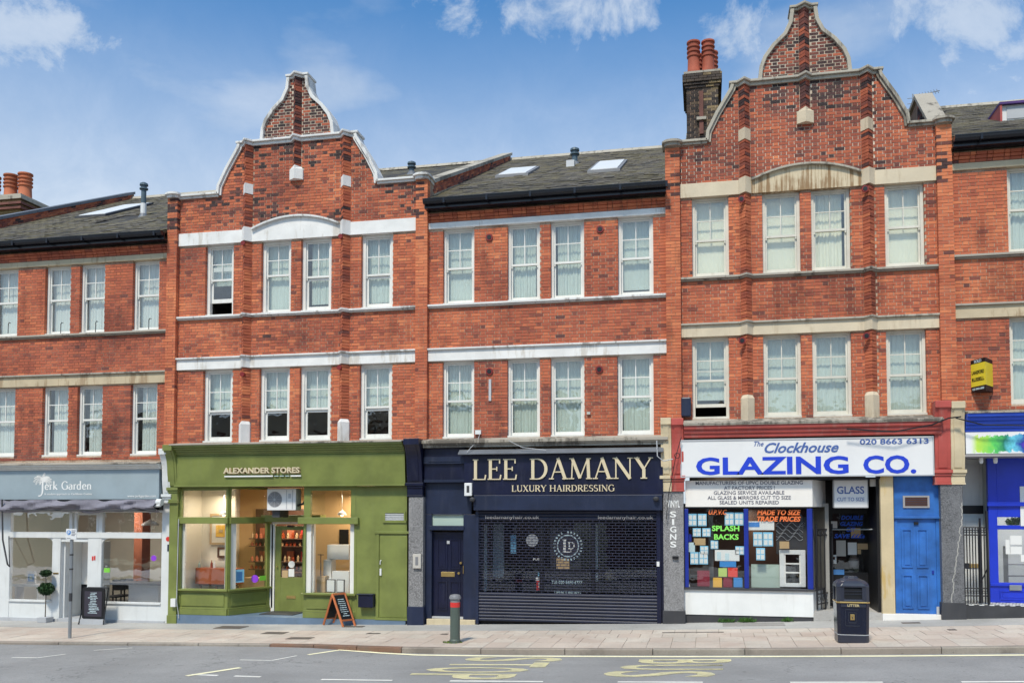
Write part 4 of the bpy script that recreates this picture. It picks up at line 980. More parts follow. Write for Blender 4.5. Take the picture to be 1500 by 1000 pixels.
for k in range(16):
    z = 11.05 + k * .075; y = .40
    while y < 1.7:
        if z + .075 < 11.02 + (y - .3) * .915: br.tone = rr.uniform(.3, 1); br.box(5.016, 5.03, y, min(y + .21, 1.7), z, z + .064)
        y += .222
br.build('upstand_bricks', None, H4, kind='stuff')
# skylights
def skylight(H, pts, dz, m='white_plastic', fm='mid_grey'):
    P = [roofpt(x, y, dz) for x, y in pts]; xs = [p[0] for p in P]; ys = [p[1] for p in P]; x0 = (P[0][0] + P[3][0]) / 2; x1 = (P[1][0] + P[2][0]) / 2; y0 = (P[0][1] + P[1][1]) / 2; y1 = (P[2][1] + P[3][1]) / 2
    t = math.tan(PITR); zz = lambda y: EAVZ + dz + (y - EAVY) * t; b = MB(); L = .10
    def slab(bb, a, c, u, v, l0, l1): bb.faces([(a, u, zz(u) + l0), (c, u, zz(u) + l0), (c, v, zz(v) + l0), (a, v, zz(v) + l0), (a, u, zz(u) + l1), (c, u, zz(u) + l1), (c, v, zz(v) + l1), (a, v, zz(v) + l1)], [(3, 2, 1, 0), (4, 5, 6, 7), (0, 1, 5, 4), (1, 2, 6, 5), (2, 3, 7, 6), (3, 0, 4, 7)])
    slab(b, x0 - .08, x1 + .08, y0 - .1, y1 + .1, 0, L); o = b.build('skylight', M[fm], H)
    b = MB(); slab(b, x0, x1, y0, y1, L + .003, L + .02); b.build('skylight_pane', M[m], o)
skylight(H3, [(737, 259), (766, 260.5), (783, 251), (750, 250)], 0); skylight(H3, [(869, 253), (902, 253), (915, 240), (878, 241)], 0); skylight(H1, [(132, 318.5), (160, 318), (203, 304), (178, 304)], -.3, fm='dark_grey')
# lean dormer on the right roof
x0, y0, z0 = roofpt(1467, 179, .52); b = MB(); b.box(x0, x0 + 1.6, y0, y0 + 1.2, z0 - .1, z0 + .40); o = b.build('rooflight', M['white_plastic'], H5)
b = MB(); b.box(x0 - .06, x0 + 1.7, y0 - .10, y0 + 1.3, z0 + .402, z0 + .46); b.build('rooflight_cap', M['dark_violet'], o)
b = MB(); b.box(x0 + .12, x0 + 1.5, y0 - .02, y0, z0 + .06, z0 + .36); b.build('rooflight_pane', M['light_grey'], o)
b = MB(); b.xprism([(y0 - .08, z0 - .1), (y0 + 1.2, z0 - .1), (y0 + 1.2, z0 + .40), (y0 - .08, z0 + .40)], x0 - .05, x0 - .002); b.build('rooflight_cheek', M['red_paint'], o)
# flues and vent pipes
def flue(px, py0, py1, dz, H, lbl, r=.055, white=0.0, hgt=None):
    X, Y, Z = roofpt(px, py0, dz); zt = at(px, py1, Y)[1]; h = zt - Z
    t = thing('vent_pipe', lbl, 'vent pipe', (X, Y, Z)); b = MB()
    z1 = Z + h * white if white else Z - .1
    if white: w = MB(); w.tube([(X, Y, Z - .1), (X, Y, z1)], r * 1.15, 12); w.build('white_sleeve', M['white_plastic'], t)
    b.tube([(X, Y, z1), (X, Y, zt - .22)], r, 12); b.build('pipe', M['pipe_blue_grey'], t)
    c = MB(); c.lathe((X, Y, zt - .22), [(r * 1.0, 0), (r * 1.7, .01), (r * 1.7, .05), (r * 1.15, .06), (r * 1.15, .12), (r * 1.7, .13), (r * 1.6, .19), (r * .7, .23)], 14); c.build('cowl', M['pipe_blue_grey'], t)
    f = MB(); f.lathe((X, Y, Z - .12), [(r * 2.6, 0), (r * 1.2, .2)], 12); f.build('flashing', M['lead_grey'], t)
flue(842, 241, 217, 0, H3, 'dark grey flue with a ribbed cowl on the slate roof between two skylights', .085)
flue(603, 255, 237, 0, H2, 'short grey flue just behind the right shoulder of the white-edged gable', .085)
flue(210, 317, 268, -.3, H1, 'tall dark flue with a white lower sleeve on the leftmost slate roof', .075, .38)
X, Z = at(88, 305, 9.0); t = thing('vent_pipe', 'small dark flue cap peeping over the sloping parapet at far left', 'vent pipe', (X, 9.7, Z)); b = MB(); b.tube([(X, 9.7, Z - 1.2), (X, 9.7, Z + .12)], .11, 12); b.build('pipe', M['pipe_blue_grey'], t)
b = MB(); b.lathe((X, 9.7, Z + .12), [(.11, 0), (.19, .02), (.19, .12), (.15, .2), (.05, .24)], 12); b.build('cowl', M['pipe_blue_grey'], t)
b = MB(); X, Y, Z = roofpt(836, 245, 0); b.xprism([(Y - .12, Z - .05), (Y + .15, Z - .05), (Y + .1, Z + .2), (Y - .1, Z + .18)], X - .12, X + .12); b.build('roof_vent', M['light_grey'], H3)
# chimneys
def pot(C, x, y, z, h, r, m='terracotta'):
    b = MB(); b.lathe((x, y, z), [(r * 1.12, 0), (r * 1.12, h * .08), (r, h * .12), (r * .93, h * .5), (r * 1.1, h * .52), (r * 1.1, h * .56), (r * .93, h * .58), (r * .93, h * .64), (r * 1.1, h * .66), (r * 1.1, h * .70), (r * .93, h * .72), (r * .93, h * .78),
        (r * 1.1, h * .80), (r * 1.1, h * .84), (r * .9, h * .87), (r * .95, h * .93), (r * 1.12, h * .95), (r * 1.1, h), (r * .8, h), (r * .75, h * .9)], 18)
    b.build('chimney_pot', M[m], C, smooth=True, angle=R(35))
def stack(C, x0, x1, y0, y1, z0, z1, m, tf, mort='mortar', strip=None, flare=3):
    c = MB(); c.box(x0 + .008, x1 - .008, y0 + .008, y1 - .008, z0, z1); c.build('stack_core', M[mort], C)
    B = Bricks(C, tf, m, 31); rr = B.r; z = z0; k = 0
    while z < z1 - .03:
        fl = 0 if z < z1 - .075 * (flare + 3) else (min(flare, int((z - (z1 - .075 * (flare + 3))) / .075) + 1)) * .035
        a, b_, f = x0 - fl, x1 + fl, y0 - fl; x = a - (BW + JT) * (k % 2) * .5
        while x < b_:
            u, v = max(x, a), min(x + BW, b_)
            if v - u > .03: B.l.append((u, v, f, f + .1, z, z + .064, B.tone(u, z), abs(v - u - BW) < .001))
            x += BW + JT
        y = f + .105
        while y < y1 + fl:
            w = min(BW, y1 + fl - y)
            if w > .03: B.l.append((a, a + .1, y, y + w, z, z + .064, B.tone(a, z), False)); B.l.append((b_ - .1, b_, y, y + w, z, z + .064, B.tone(b_, z), False))
            y += BW + JT
        z += .075; k += 1
    B.finish(300)
tfc = lambda x, z: ((.95 if x < -.05 else .62), .14, .35 if z < 14.0 else .8)  # bricks left of the middle toned darker, more dark ones near the top
Cx0, Cx1 = -.40, .46
C = thing('chimney', 'dark brick chimney with red central strip and ribbed terracotta pots beside the tallest gable', 'chimney', (0, 4.5, 12.5))
stack(C, Cx0, Cx1, 4.2, 5.9, 11.3, 14.62, 'stock_brick', tfc)
b = MB(); b.box(-.055, .055, 4.13, 4.19, 12.9, 14.1); b.build('brick_strip', M['red_paint'] if False else M['soot_terracotta'], C)
b = MB(); b.box(-.13, .13, 4.08, 4.19, 13.28, 13.36); b.build('strip_corbel', M['weathered_stone'], C)
b = MB(); b.box(Cx0 - .07, Cx1 + .07, 4.13, 5.97, 14.62, 14.68); b.xprism([(4.2, 14.68), (5.9, 14.68), (5.6, 14.78), (4.5, 14.78)], Cx0 + .05, Cx1 - .05); b.build('capping', M['weathered_stone'], C)
for x, y in ((-.20, 4.5), (.20, 4.55), (.30, 5.2), (-.1, 5.3)): pot(C, x, y, 14.76, .92, .17, 'red_pot')
X0, ZT = at(0, 300, 9.0); C = thing('chimney', 'yellow and red banded brick chimney with three stout clay pots at the left edge', 'chimney', (-26.2, 9.2, 12))
stack(C, -27.9, -25.55, 8.6, 10.2, 11.0, 14.38, 'stock_brick', lambda x, z: (.15, .1, .03), flare=4)
b = MB(); b.box(-28.15, -25.30, 8.35, 10.4, 14.38, 14.50); b.box(-28.05, -25.4, 8.45, 10.3, 14.501, 14.60); b.build('capping', M['grey_coping'], C)
b = MB(); b.box(-28.08, -25.37, 8.42, 10.33, 14.02, 14.12); b.box(-28.14, -25.31, 8.36, 10.38, 14.18, 14.27); b.build('corbel_course', M['soot_terracotta'], C)
for x in (-27.3, -26.5, -25.85): pot(C, x, 9.2, 14.6, 1.05, .25, 'terracotta')
b = MB(); b.xprism([(2.0, 10.2), (12.0, 13.6), (12, 13.5), (2.0, 10.1)], -34, -21.65); o = b.build('neighbouring_roof', M['slate']); tag(o, 'grey slate roof slope of the next terrace beyond the parapet at far left', 'roof')
b = MB(); b.box(-34, -21.65, .1, .4, -.4, 9.6); b.box(-34, -21.65, .4, 12, -.4, 10.0); o = b.build('neighbouring_house', M['mortar']); tag(o, 'plain side of the next terraced house beyond the left edge', 'house')
# aerial on the right-hand gable shoulder
A = thing('tv_aerial', 'thin metal television aerials standing behind the right parapet of the tallest gable', 'aerial', (5.0, 2.5, 12))
def P3(px, py, Y): X, Z = at(px, py, Y); return (X, Y, Z)
b = MB(); b.tube([P3(1337, 175, 2.5), P3(1337, 138, 2.5)], .014, 6); b.tube([P3(1341, 185, 2.5), P3(1343, 140, 2.5)], .02, 6); b.build('mast', M['galvanised'], A)
b = MB(); b.tube([P3(1343, 141, 2.5), P3(1376, 133, 2.9)], .012, 6)
for i in range(8):
    p = Vector(P3(1344 + i * 4.2, 140.5 - i * 1.0, 2.5)); b.tube([p - Vector((0, .1, .09)), p + Vector((0, .1, .09))], .008, 5)
for i in range(4): z = P3(1337, 168 - i * 8, 2.5)[2]; X = P3(1337, 160, 2.5)[0]; b.tube([(X - .12, 2.5, z), (X + .12, 2.5, z)], .008, 5)
b.build('aerial_rods', M['galvanised'], A)
# small fixtures on the brickwork
def plaque(H, px, py, r=.085, Y=0.0, lbl=None):
    X, Z = at(px, py, Y); b = MB(); b.disc(X, Y - .035, Y, Z, r, 18); o = b.build('round_vent', M['maroon'], H)
    q = MB(); q.disc(X, Y - .045, Y - .036, Z, r * .62, 16); q.build('vent_boss', M['near_black'], o)
for px, py in ((717, 348), (879, 336), (717, 544), (878, 541)): plaque(H3, px, py)
for px, py in ((1086, 292), (1267, 277), (1087, 499), (1269, 492)): plaque(H4, px, py, .075, -.17)
for px, py in ((357, 356), (500, 346), (356, 548), (498, 538)): X, Z = at(px, py, -.17); b = MB(); b.disc(X - .02, -.19, -.1, Z, .06, 14); b.build('round_vent', M['maroon'], H2)
b = MB(); X, Z = at(718, 570); b.box(X - .03, X + .03, -.03, 0, Z - .28, Z + .24); b.build('cable_cover', M['light_grey'], H3)
b = MB(); X, Z = at(701, 633); b.box(X - .07, X + .07, -.06, 0, Z - .05, Z + .05); b.build('junction_box', M['white_plastic'], H3)
b = MB(); X, Z = at(863, 605); b.box(X - .05, X + .03, -.05, 0, Z - .03, Z + .03); b.build('junction_box', M['beige_plastic'], H3)
for px, py in ((12, 480), (89, 480), (140, 478), (218, 474)):      # safety bars on the sills of the leftmost house
    X, Z = at(px, py, -.08); b = MB(); b.tube([(X, -.08, Z - .15), (X, -.08, Z + .10), (X + .03, -.08, Z + .14), (X + .07, -.08, Z + .12)], .012, 6); b.build('sill_hook', M['dark_grey'], H1)
t = MB(); X, Z = at(1005, 596, -.1); t.box(X - .11, X + .11, -.17, 0, Z - .22, Z + .22); o = t.build('alarm_box', M['navy_grey_paint'], bevel=.03); tag(o, 'dark upright alarm box on the brick at the left corner of the glazing shop house', 'alarm box')
# ================================================================ SHOPFRONTS
def bp(parent, name, m, *boxes, bevel=0, label=None):
    b = MB()
    for q in boxes: b.box(*q)
    return b.build(name, M[m], parent, bevel=bevel, label=label)
def ob(parent, name, m, a, b_, *segs, bevel=0):
    """oriented boxes along plan line a->b; each seg (s0, s1, z0, z1, y0, y1) with s in metres along the line"""
    a = Vector(a); b_ = Vector(b_); d = (b_ - a).normalized(); q = MB()
    for s0, s1, z0, z1, y0, y1 in segs: q.obox(a + d * s0, a + d * s1, z0, z1, y0, y1)
    return q.build(name, M[m], parent, bevel=bevel)
def console(S, x0, x1, m, capm=None, zt=4.19, zb=3.19, zc=2.88, yf=-.20, ytop=-.42, name='console'):
    b = MB(); pr = [(.0, zb), (yf - .02, zb)]
    for i in range(0, 11):
        t = i / 10; pr.append((yf - .03 + (ytop - yf + .04) * (t ** 2.0) - .025 * math.sin(t * math.pi * 2), zb + .04 + (zt - .16 - zb) * t))
    pr += [(ytop - .02, zt - .15), (ytop - .02, zt), (0, zt)]
    b.xprism(pr[::-1], x0, x1); b.build(name, M[m], S, bevel=.008)
    w = (x1 - x0) * .22; b = MB(); b.xprism([(y - .015, z) for y, z in pr[2:13]] + [(y + .05, z) for y, z in reversed(pr[2:13])], x0 + w, x1 - w); b.build('console_rib', M[m], S, bevel=.006)
    cm = capm or m; b = MB(); b.box(x0 - .03, x1 + .03, yf - .07, .0, zb - .075, zb - .002); b.box(x0 - .012, x1 + .012, yf - .04, .0, zb - .13, zb - .077); b.box(x0, x1, yf - .015, 0, zc + .04, zb - .132); b.box(x0 - .01, x1 + .01, yf - .03, 0, zc, zc + .038)
    b.build('capital', M[cm], S, bevel=.006)
def pil(S, x0, x1, zc, zpl, m, pm, yf=-.17, proud=.025):
    zb = min(gz(x0), gz(x1)) - .05
    bp(S, 'pilaster', m, (x0, x1, yf, .1, zpl, zc - .001)); bp(S, 'plinth', pm, (x0 - proud, x1 + proud, yf - proud, .1, zb, zpl - .001), bevel=.006)
def cornice(S, x0, x1, z0, z1, m, yf=-.40, yb=-.12, steps=5, flash='weathered_stone'):
    b = MB(); h = (z1 - z0) / steps
    for i in range(steps):
        y = yb + (yf - yb) * ((i + 1) / steps) ** 1.3; b.xprism([(y, z0 + h * i + h * .35), (y + .012, z0 + h * i + .002), (.0, z0 + h * i + .002), (.0, z0 + h * (i + 1)), (y, z0 + h * (i + 1))][::-1], x0, x1)
    b.build('cornice', M[m], S)
    b = MB(); b.xprism([(yf - .03, z1 + .002), (yf - .03, z1 + .03), (.0, z1 + .085), (.0, z1 + .002)][::-1], x0, x1); b.build('flashing', M[flash], S)
def glass(S, a, b_, z0, z1, y=.03, m='shop_glass', name='pane'):
    q = MB(); q.obox(a, b_, z0, z1, y, y + .006); return q.build(name, M[m], S)
def lamp(name, loc, power, color=(1, .8, .55), size=.3):
    l = bpy.data.lights.new(name, 'AREA'); l.energy = power; l.color = color; l.size = size; l.shape = 'DISK'; o = bpy.data.objects.new(name, l); col.objects.link(o); o.location = loc; return o
def room(S, x0, x1, y0, y1, z0, z1, wall='cafe_wall', back=None, floor='wood_floor', ceil='white_plastic'):
    bp(S, 'side_wall', wall, (x0 - .08, x0, y0, y1, z0, z1)); bp(S, 'side_wall', wall, (x1, x1 + .08, y0, y1, z0, z1)); bp(S, 'back_wall', back or wall, (x0 - .08, x1 + .08, y1, y1 + .1, z0, z1))
    bp(S, 'shop_floor', floor, (x0 - .08, x1 + .08, y0, y1, z0 - .1, z0)); bp(S, 'ceiling', ceil, (x0 - .08, x1 + .08, y0, y1, z1, z1 + .08))
def grid_frames(S, m, x0, x1, zs, xs, y0, y1, w=.06): pass

# ---------------------------------------------------------------- 1: the cafe
S = thing('shopfront', 'pale blue-grey cafe shopfront with a rolled dark awning and wide windows', 'shopfront', (-17.3, 0, gz(-17.3)))
xa, xb = -21.4, ax(240, 800, -.1); zF1, zF0 = az(120, 688, -.2), az(120, 731, -.2)
bp(S, 'fascia', 'fascia_grey_blue', (xa, ax(233, 700, -.2), -.20, .3, zF0, zF1))
cornice(S, xa, ax(236, 690, -.2) - .02, zF1 + .002, zF1 + .13, 'white_window', -.34, -.21, 3)
# palm drawn round the long J, then the name
def fx(px): return ax(px, 712, -.2)
def fz(py, px=100): return az(px, py, -.2)
yF = -.202
serif('lettering', 'erk Garden', fx(65.5), fz(716.5), yF, .21, fx(135) - fx(65.5), 'letter_white', S, .17, .08, .004)
b = MB(); xj = fx(62.5); zj0, zj1 = fz(726), fz(701)
pts = [(xj + .0, zj1), (xj + .004, zj0 + .14), (xj - .01, zj0 + .06), (xj - .05, zj0 + .01), (xj - .12, zj0)]
for (p, q, w) in [(pts[i], pts[i + 1], .026 - i * .003) for i in range(4)]:
    d = Vector((q[0] - p[0], q[1] - p[1])).normalized(); n = Vector((-d.y, d.x)) * w / 1.0
    b.prism([(p[0] - n.x, p[1] - n.y), (q[0] - n.x, q[1] - n.y), (q[0] + n.x, q[1] + n.y), (p[0] + n.x, p[1] + n.y)], yF - .004, yF)
rp = random.Random(4); k = 0
for ang, L in [(170, .30), (150, .33), (128, .30), (108, .24), (85, .22), (62, .25), (42, .30), (22, .33), (5, .30), (195, .20), (-15, .22)]:
    px_, pz_ = xj, zj1 - .02; steps = 9; cx, cz = px_, pz_; a_ = ang
    for i in range(steps):
        a2 = R(a_); nx, nz2_ = cx + L / steps * math.cos(a2), cz + L / steps * math.sin(a2) * .9
        for sgn in (-1, 1):
            t_ = R(a_ + sgn * 62); ll = .055 * (1 - i / steps * .5); k += 1; yy = yF - .0001 * (k % 30)
            b.face([(cx, yy - .002, cz), (cx + ll * .35 * math.cos(a2) + .01, yy - .002, cz + ll * .2), (cx + ll * math.cos(t_) + .012, yy - .002, cz + ll * math.sin(t_)), (cx + ll * math.cos(t_), yy - .002, cz + ll * math.sin(t_) - .012)])
        b.face([(cx, yy - .003, cz - .008), (nx, yy - .003, nz2_ - .008), (nx, yy - .003, nz2_ + .008), (cx, yy - .003, cz + .008)])
        cx, cz = nx, nz2_; a_ += (-11 if abs(ang) < 90 else 11) if ang != 85 else -3
b.build('palm_emblem', M['letter_white'], S)
text('lettering', 'A modern approach to Caribbean Cuisine', fx(65), fz(724.5), yF, fx(135) - fx(65), .055, 'letter_white', S, bold=.008)
text('lettering', 'www.jerkgarden.com', fx(187), fz(728), yF, fx(229) - fx(187), .06, 'letter_white', S, bold=.01)
# folded awning: a sagging roll of cloth
b = MB(); x0, x1 = ax(0, 740, -.3) - 1.2, ax(231, 740, -.3); zt, zb_ = az(120, 731.5, -.3), az(120, 748, -.3); n = 70; prof = 9; rows = []
for i in range(n + 1):
    x = x0 + (x1 - x0) * i / n; sag = .03 * math.sin(i * .23) + .02 * math.sin(i * .61 + 1) - .015; r_ = []
    for j in range(prof):
        t = j / (prof - 1); fold = .05 * math.sin(i * .38 + t * 6.5) + .03 * math.sin(i * .9 - t * 5) + .02 * math.sin(i * .17 + t * 9)
        y = -.24 - .17 * math.sin(t * math.pi * .9) + fold; z = zt - (zt - zb_ - sag) * t; r_.append((x, y, z))
    rows.append(r_)
for i in range(n):
    for j in range(prof - 1): b.face([rows[i][j], rows[i][j + 1], rows[i + 1][j + 1], rows[i + 1][j]][::-1])
b.build('awning_cloth', M['fabric_awning'], S, smooth=True)
bp(S, 'awning_box', 'near_black', (x0, x1, -.24, -.05, zb_ + .02, zt)); b = MB(); b.tube([(x0, -.40, zb_ + .02), (x1, -.40, zb_ + .02)], .022, 8); b.build('awning_bar', M['dark_grey'], S)
b = MB(); X, Z = at(234, 735, -.3); b.tube([(X - .07, -.3, Z), (X + .07, -.3, Z)], .085, 14); b.tube([(X - .1, -.34, Z - .1), (X + .05, -.34, Z - .08)], .04, 10); b.build('awning_gear', M['white_plastic'], S)
b = MB(); b.tube([P3(3, 731, -.4), P3(4, 790, -.42), P3(11, 826, -.45), P3(14, 829, -.3)], .022, 7); b.tube([P3(14, 829, -.3), P3(13, 785, -.05)], .014, 6); b.build('awning_arm', M['dark_grey'], S)
# timber frame and panes
zTr1, zTr0 = az(120, 750, 0), az(120, 779, 0); zL1 = az(120, 787.5, 0); zSl = az(45, 880.5, 0); zSr = az(190, 884, 0); zG = gz(-16.5) - .15; zF0b = zF0 + .02
X_A, X_B, X_C, X_D = ax(15, 820), ax(77, 820), ax(88, 820), ax(129, 820); X_E, X_F, X_G = ax(149, 820), ax(237, 820), ax(251, 820)
m = 'shop_grey'
bp(S, 'frame', m, (-19.6, X_A, -.02, .10, zG, zF0b), (X_B, X_C + .02, -.02, .10, zG, zL1 + .01), (X_D, X_E, -.02, .10, zG, zL1 + .01), (X_F, X_G + .1, -.02, .10, zG, zF0b),
   (X_A, X_F, -.035, .11, zL1, zTr0), (X_A, X_F, -.01, .10, zTr1, zF0b), (ax(102, 765), ax(106, 765), -.02, .10, zTr0, zTr1), (ax(145.5, 765), ax(150.5, 765), -.02, .10, zTr0, zTr1), bevel=.006)
bp(S, 'end_panel', m, (-21.6, -19.602, -.02, .30, zG, zF0b)); bp(S, 'door_head', m, (X_C + .02, X_D, .0, .1, zL1 - .10, zL1 - .002)); 
bp(S, 'vent_light', m, (ax(109, 768), ax(112, 768), .0, .07, zTr0, zTr1 - .02), (ax(141, 768), ax(144.5, 768), .0, .07, zTr0, zTr1 - .02), (ax(112, 768), ax(141, 768), .0, .07, zTr1 - .07, zTr1 - .02))
bp(S, 'stall_riser', m, (X_A, X_B, -.01, .12, zG, zSl), bevel=.005); bp(S, 'stall_riser', m, (X_E, X_F, -.01, .12, zG, zSr), bevel=.005)
bp(S, 'sill', m, (X_A, X_B, -.05, .12, zSl + .001, zSl + .045)); bp(S, 'sill', m, (X_E, X_F, -.05, .12, zSr + .001, zSr + .045))
bp(S, 'base_board', 'light_grey', (-19.6, X_C, -.05, .0, zG, gz(-17) + .09)); bp(S, 'base_board', 'light_grey', (X_E - .2, X_G - .15, -.05, .0, zG, gz(-14.5) + .07))
# arched heads of the two big panes
for (u, v, zz) in ((X_A, X_B, zL1), (X_E, X_F, zL1)):
    b = MB()
    for sx, cx in ((1, u), (-1, v)):
        if (cx == u and u == X_A): continue
        if cx == v and v == X_F: continue
        b.prism(([(cx, zz - .18), (cx + .015, zz - .10), (cx + .06, zz - .04), (cx + .2, zz), (cx, zz)] if sx > 0 else [(cx, zz - .18), (cx, zz), (cx - .2, zz), (cx - .06, zz - .04), (cx - .015, zz - .10)]), .0, .06)
    b.build('arched_head', M[m], S)
for (u, v, z0, z1) in ((X_A, X_B, zSl + .045, zL1), (X_E, X_F, zSr + .045, zL1), (X_A, ax(102, 765), zTr0, zTr1), (ax(106, 765), ax(145.5, 765), zTr0, zTr1), (ax(150.5, 765), X_F, zTr0, zTr1)): glass(S, (u, 0), (v, 0), z0, z1, m='cafe_glass')
# recessed door with a glazed upper panel
dy = .75; dxa, dxb = ax(98, 850, dy), ax(128.5, 850, dy); dz0 = az(110, 903, .3); dzt = zL1 - .10
bp(S, 'door_reveal', m, (X_C + .02, X_C + .08, .1, dy, dz0, dzt), (X_D - .02, X_D + .04, .1, dy + .1, dz0, dzt))
bp(S, 'door_step', 'light_grey', (X_C, X_D, -.04, 1.2, zG, dz0))
D = bp(S, 'door', m, (dxa - .14, dxa, dy, dy + .05, dz0, dzt), (dxa, dxb + .3, dy, dy + .05, az(110, 855, dy), az(110, 855, dy) + .05), (dxa, dxb + .3, dy, dy + .05, dzt - .08, dzt))
bp(D, 'door_pane', 'near_black', (dxa, dxb + .3, dy + .02, dy + .03, dz0, az(110, 855, dy))); bp(D, 'door_pane', 'sub_sign', (dxa, dxb + .3, dy + .02, dy + .03, az(110, 855, dy) + .05, dzt - .08))
bp(D, 'handle', 'brass', (dxa - .09, dxa - .05, dy - .06, dy, dz0 + .95, dz0 + 1.0)); bp(S, 'letter_slot', 'brass', (X_B + .05, X_C - .02, -.035, -.02, az(82, 840), az(82, 838)))
# stickers
for px, py, r_, m_ in ((225, 817, .075, 'purple_flat'),):
    X, Z = at(px, py, .02); b = MB(); b.disc(X, .018, .028, Z, r_, 18); b.build('sticker', M[m_], S)
bp(S, 'sticker', 'sticker_green', (ax(151.5, 834), ax(160, 834), .02, .028, az(155, 838), az(155, 831.5)))
for px, py in ((137, 817), (246, 789)):
    X, Z = at(px, py, -.03); b = MB(); b.disc(X, -.03, -.022, Z, .06, 14) if px > 200 else b.box(X - .05, X - .01, -.03, -.022, Z - .06, Z + .05).box(X + .01, X + .05, -.03, -.022, Z - .05, Z + .06); b.build('sticker', M['red_flat'], S)
bp(S, 'sticker', 'navy_grey_paint', (ax(246, 800), ax(249, 800), -.03, -.022, az(247, 807), az(247, 797)))
# room behind
zfl = dz0; Rm = S
room(Rm, -20.6, -13.75, .14, 5.0, zfl - .02, zF0 - .02, 'cafe_wall', 'cafe_wall', 'mid_grey', 'sub_sign')
bp(S, 'brick_pier', 'terracotta', (ax(196, 800, 2.6), ax(208, 800, 2.6), 2.6, 3.0, zfl, zF0 - .02))
lamp('cafe_light', (-16.8, 2.2, zF0 - .1), 60, (1, .93, .82), 1.2)
bp(S, 'wall_shelf', 'white_plastic', (ax(22, 860, .9), ax(60, 860, .9), .8, 1.2, az(40, 858, .9), az(40, 855, .9)), (ax(24, 860, .9), ax(26, 860, .9), .85, 1.15, zfl, az(40, 858, .9)), (ax(56, 860, .9), ax(58, 860, .9), .85, 1.15, zfl, az(40, 858, .9)))
pf = thing('picture_frame', 'small framed picture standing on the white table in the cafe window', 'picture', (ax(45, 853, 1.0), 1.0, az(45, 855, 1.0)))
bp(pf, 'frame', 'white_plastic', (ax(39, 840, 1.0), ax(52, 840, 1.0), 1.0, 1.04, az(45, 855, 1.0), az(45, 836, 1.0))); bp(pf, 'print', 'sticker_blue', (ax(41.5, 840, 1.0), ax(50, 840, 1.0), .99, .999, az(45, 851, 1.0), az(45, 840, 1.0))); bp(pf, 'mount', 'paper_pale', (ax(44, 840, 1.0), ax(48, 840, 1.0), .984, .989, az(45, 848, 1.0), az(45, 843, 1.0)))
def chair(x, y, z, m, lbl):
    t = thing('cafe_chair', lbl, 'chair', (x, y, z), 'chairs inside the cafe')
    bp(t, 'seat', m, (x - .2, x + .2, y - .2, y + .2, z + .43, z + .47)); bp(t, 'backrest', m, (x - .2, x + .2, y + .17, y + .2, z + .6, z + .9))
    for a in (-1, 1):
        for c in (-1, 1): bp(t, 'leg', m, (x + a * .18 - .015, x + a * .18 + .015, y + c * .18 - .015, y + c * .18 + .015, z, z + (.9 if c > 0 else .43)))
chair(ax(168, 860, 1.4), 1.4, zfl, 'near_black', 'dark cafe chair just behind the right cafe window, nearer the door'); chair(ax(180, 860, 1.7), 1.7, zfl, 'near_black', 'dark cafe chair beside the grey counter in the cafe window')
bp(S, 'counter', 'light_grey', (ax(188, 870, 1.2), ax(232, 870, 1.2), 1.2, 1.7, zfl, az(200, 856, 1.2))); bp(S, 'counter_top', 'near_black', (ax(160, 870, 1.15), ax(236, 870, 1.15), 1.1, 1.8, az(200, 856, 1.2), az(200, 853, 1.2)))
X, Z = at(220, 768, 2.0); b = MB(); b.lathe((X, 2.0, Z - .02), [(.24, 0), (.22, .05), (.06, .14), (.02, .17)], 18); b.build('lamp_shade', M['white_plastic'], S)
X, Z = at(80, 766, 2.4); 
# cream / white console on the right, half of a shared pilaster
console(S, ax(233, 700, -.3), ax(244.5, 700, -.3), 'shop_grey', zt=4.10, zb=2.95, zc=2.72, yf=-.10, ytop=-.34)
# roadside things of the cafe
t = thing('a_board', 'black pavement board with rounded frame and purple chalk menu outside the cafe', 'a-board', (ax(136, 912, -.35), -.35, gz(-15.6)))
ya = -.42; x0, x1 = ax(121, 890, ya), ax(155, 890, ya); z0 = gz(-15.5) + .02; zt = az(137, 860, ya)
b = MB()
for s_ in (0, 1): b.tube([(x0 - .02 if not s_ else x1 + .02, ya - .12, z0 - .02), (x0 + .05 if not s_ else x1 - .02, ya + .12, zt - .01)], .016, 6)
b.tube([(x0 + .05, ya + .12, zt - .01), (x1 - .02, ya + .12, zt - .01)], .016, 6); b.tube([(x0 - .12, ya + .5, z0), (x0 + .03, ya + .14, zt - .05)], .016, 6); b.build('stand', M['near_black'], t)
def rrect(x0, x1, z0, z1, r, n=5):
    pts = []
    for cx, cz, a0 in ((x1 - r, z0 + r, -90), (x1 - r, z1 - r, 0), (x0 + r, z1 - r, 90), (x0 + r, z0 + r, 180)):
        for i in range(n + 1): a = R(a0 + 90 * i / n); pts.append((cx + r * math.cos(a), cz + r * math.sin(a)))
    return pts
b = MB(); b.prism(rrect(x0 + .02, x1 - .02, z0 + .13, zt, .05), ya - .05, ya + .0); b.build('panel', M['near_black'], t)
b = MB(); b.prism(rrect(x0 + .09, x1 - .08, z0 + .19, zt - .09, .02), ya - .056, ya - .0505); b.build('menu_sheet', M['vinyl_dark'], t)
b = MB(); b.prism(rrect(x0 + .0, x1 + .0, z0 - .02, z0 + .125, .04), ya - .1, ya - .02); b.build('water_base', M['light_grey'], t)
b = MB(); rr = random.Random(8); zz = zt - .14
while zz > z0 + .24:
    w = rr.uniform(.2, .42) * (x1 - x0); c_ = (x0 + x1) / 2 + rr.uniform(-.02, .02); x = c_ - w / 2
    while x < c_ + w / 2: l_ = rr.uniform(.012, .035); b.box(x, x + l_, ya - .0585, ya - .0562, zz, zz + rr.uniform(.012, .024)); x += l_ + .008
    zz -= .042
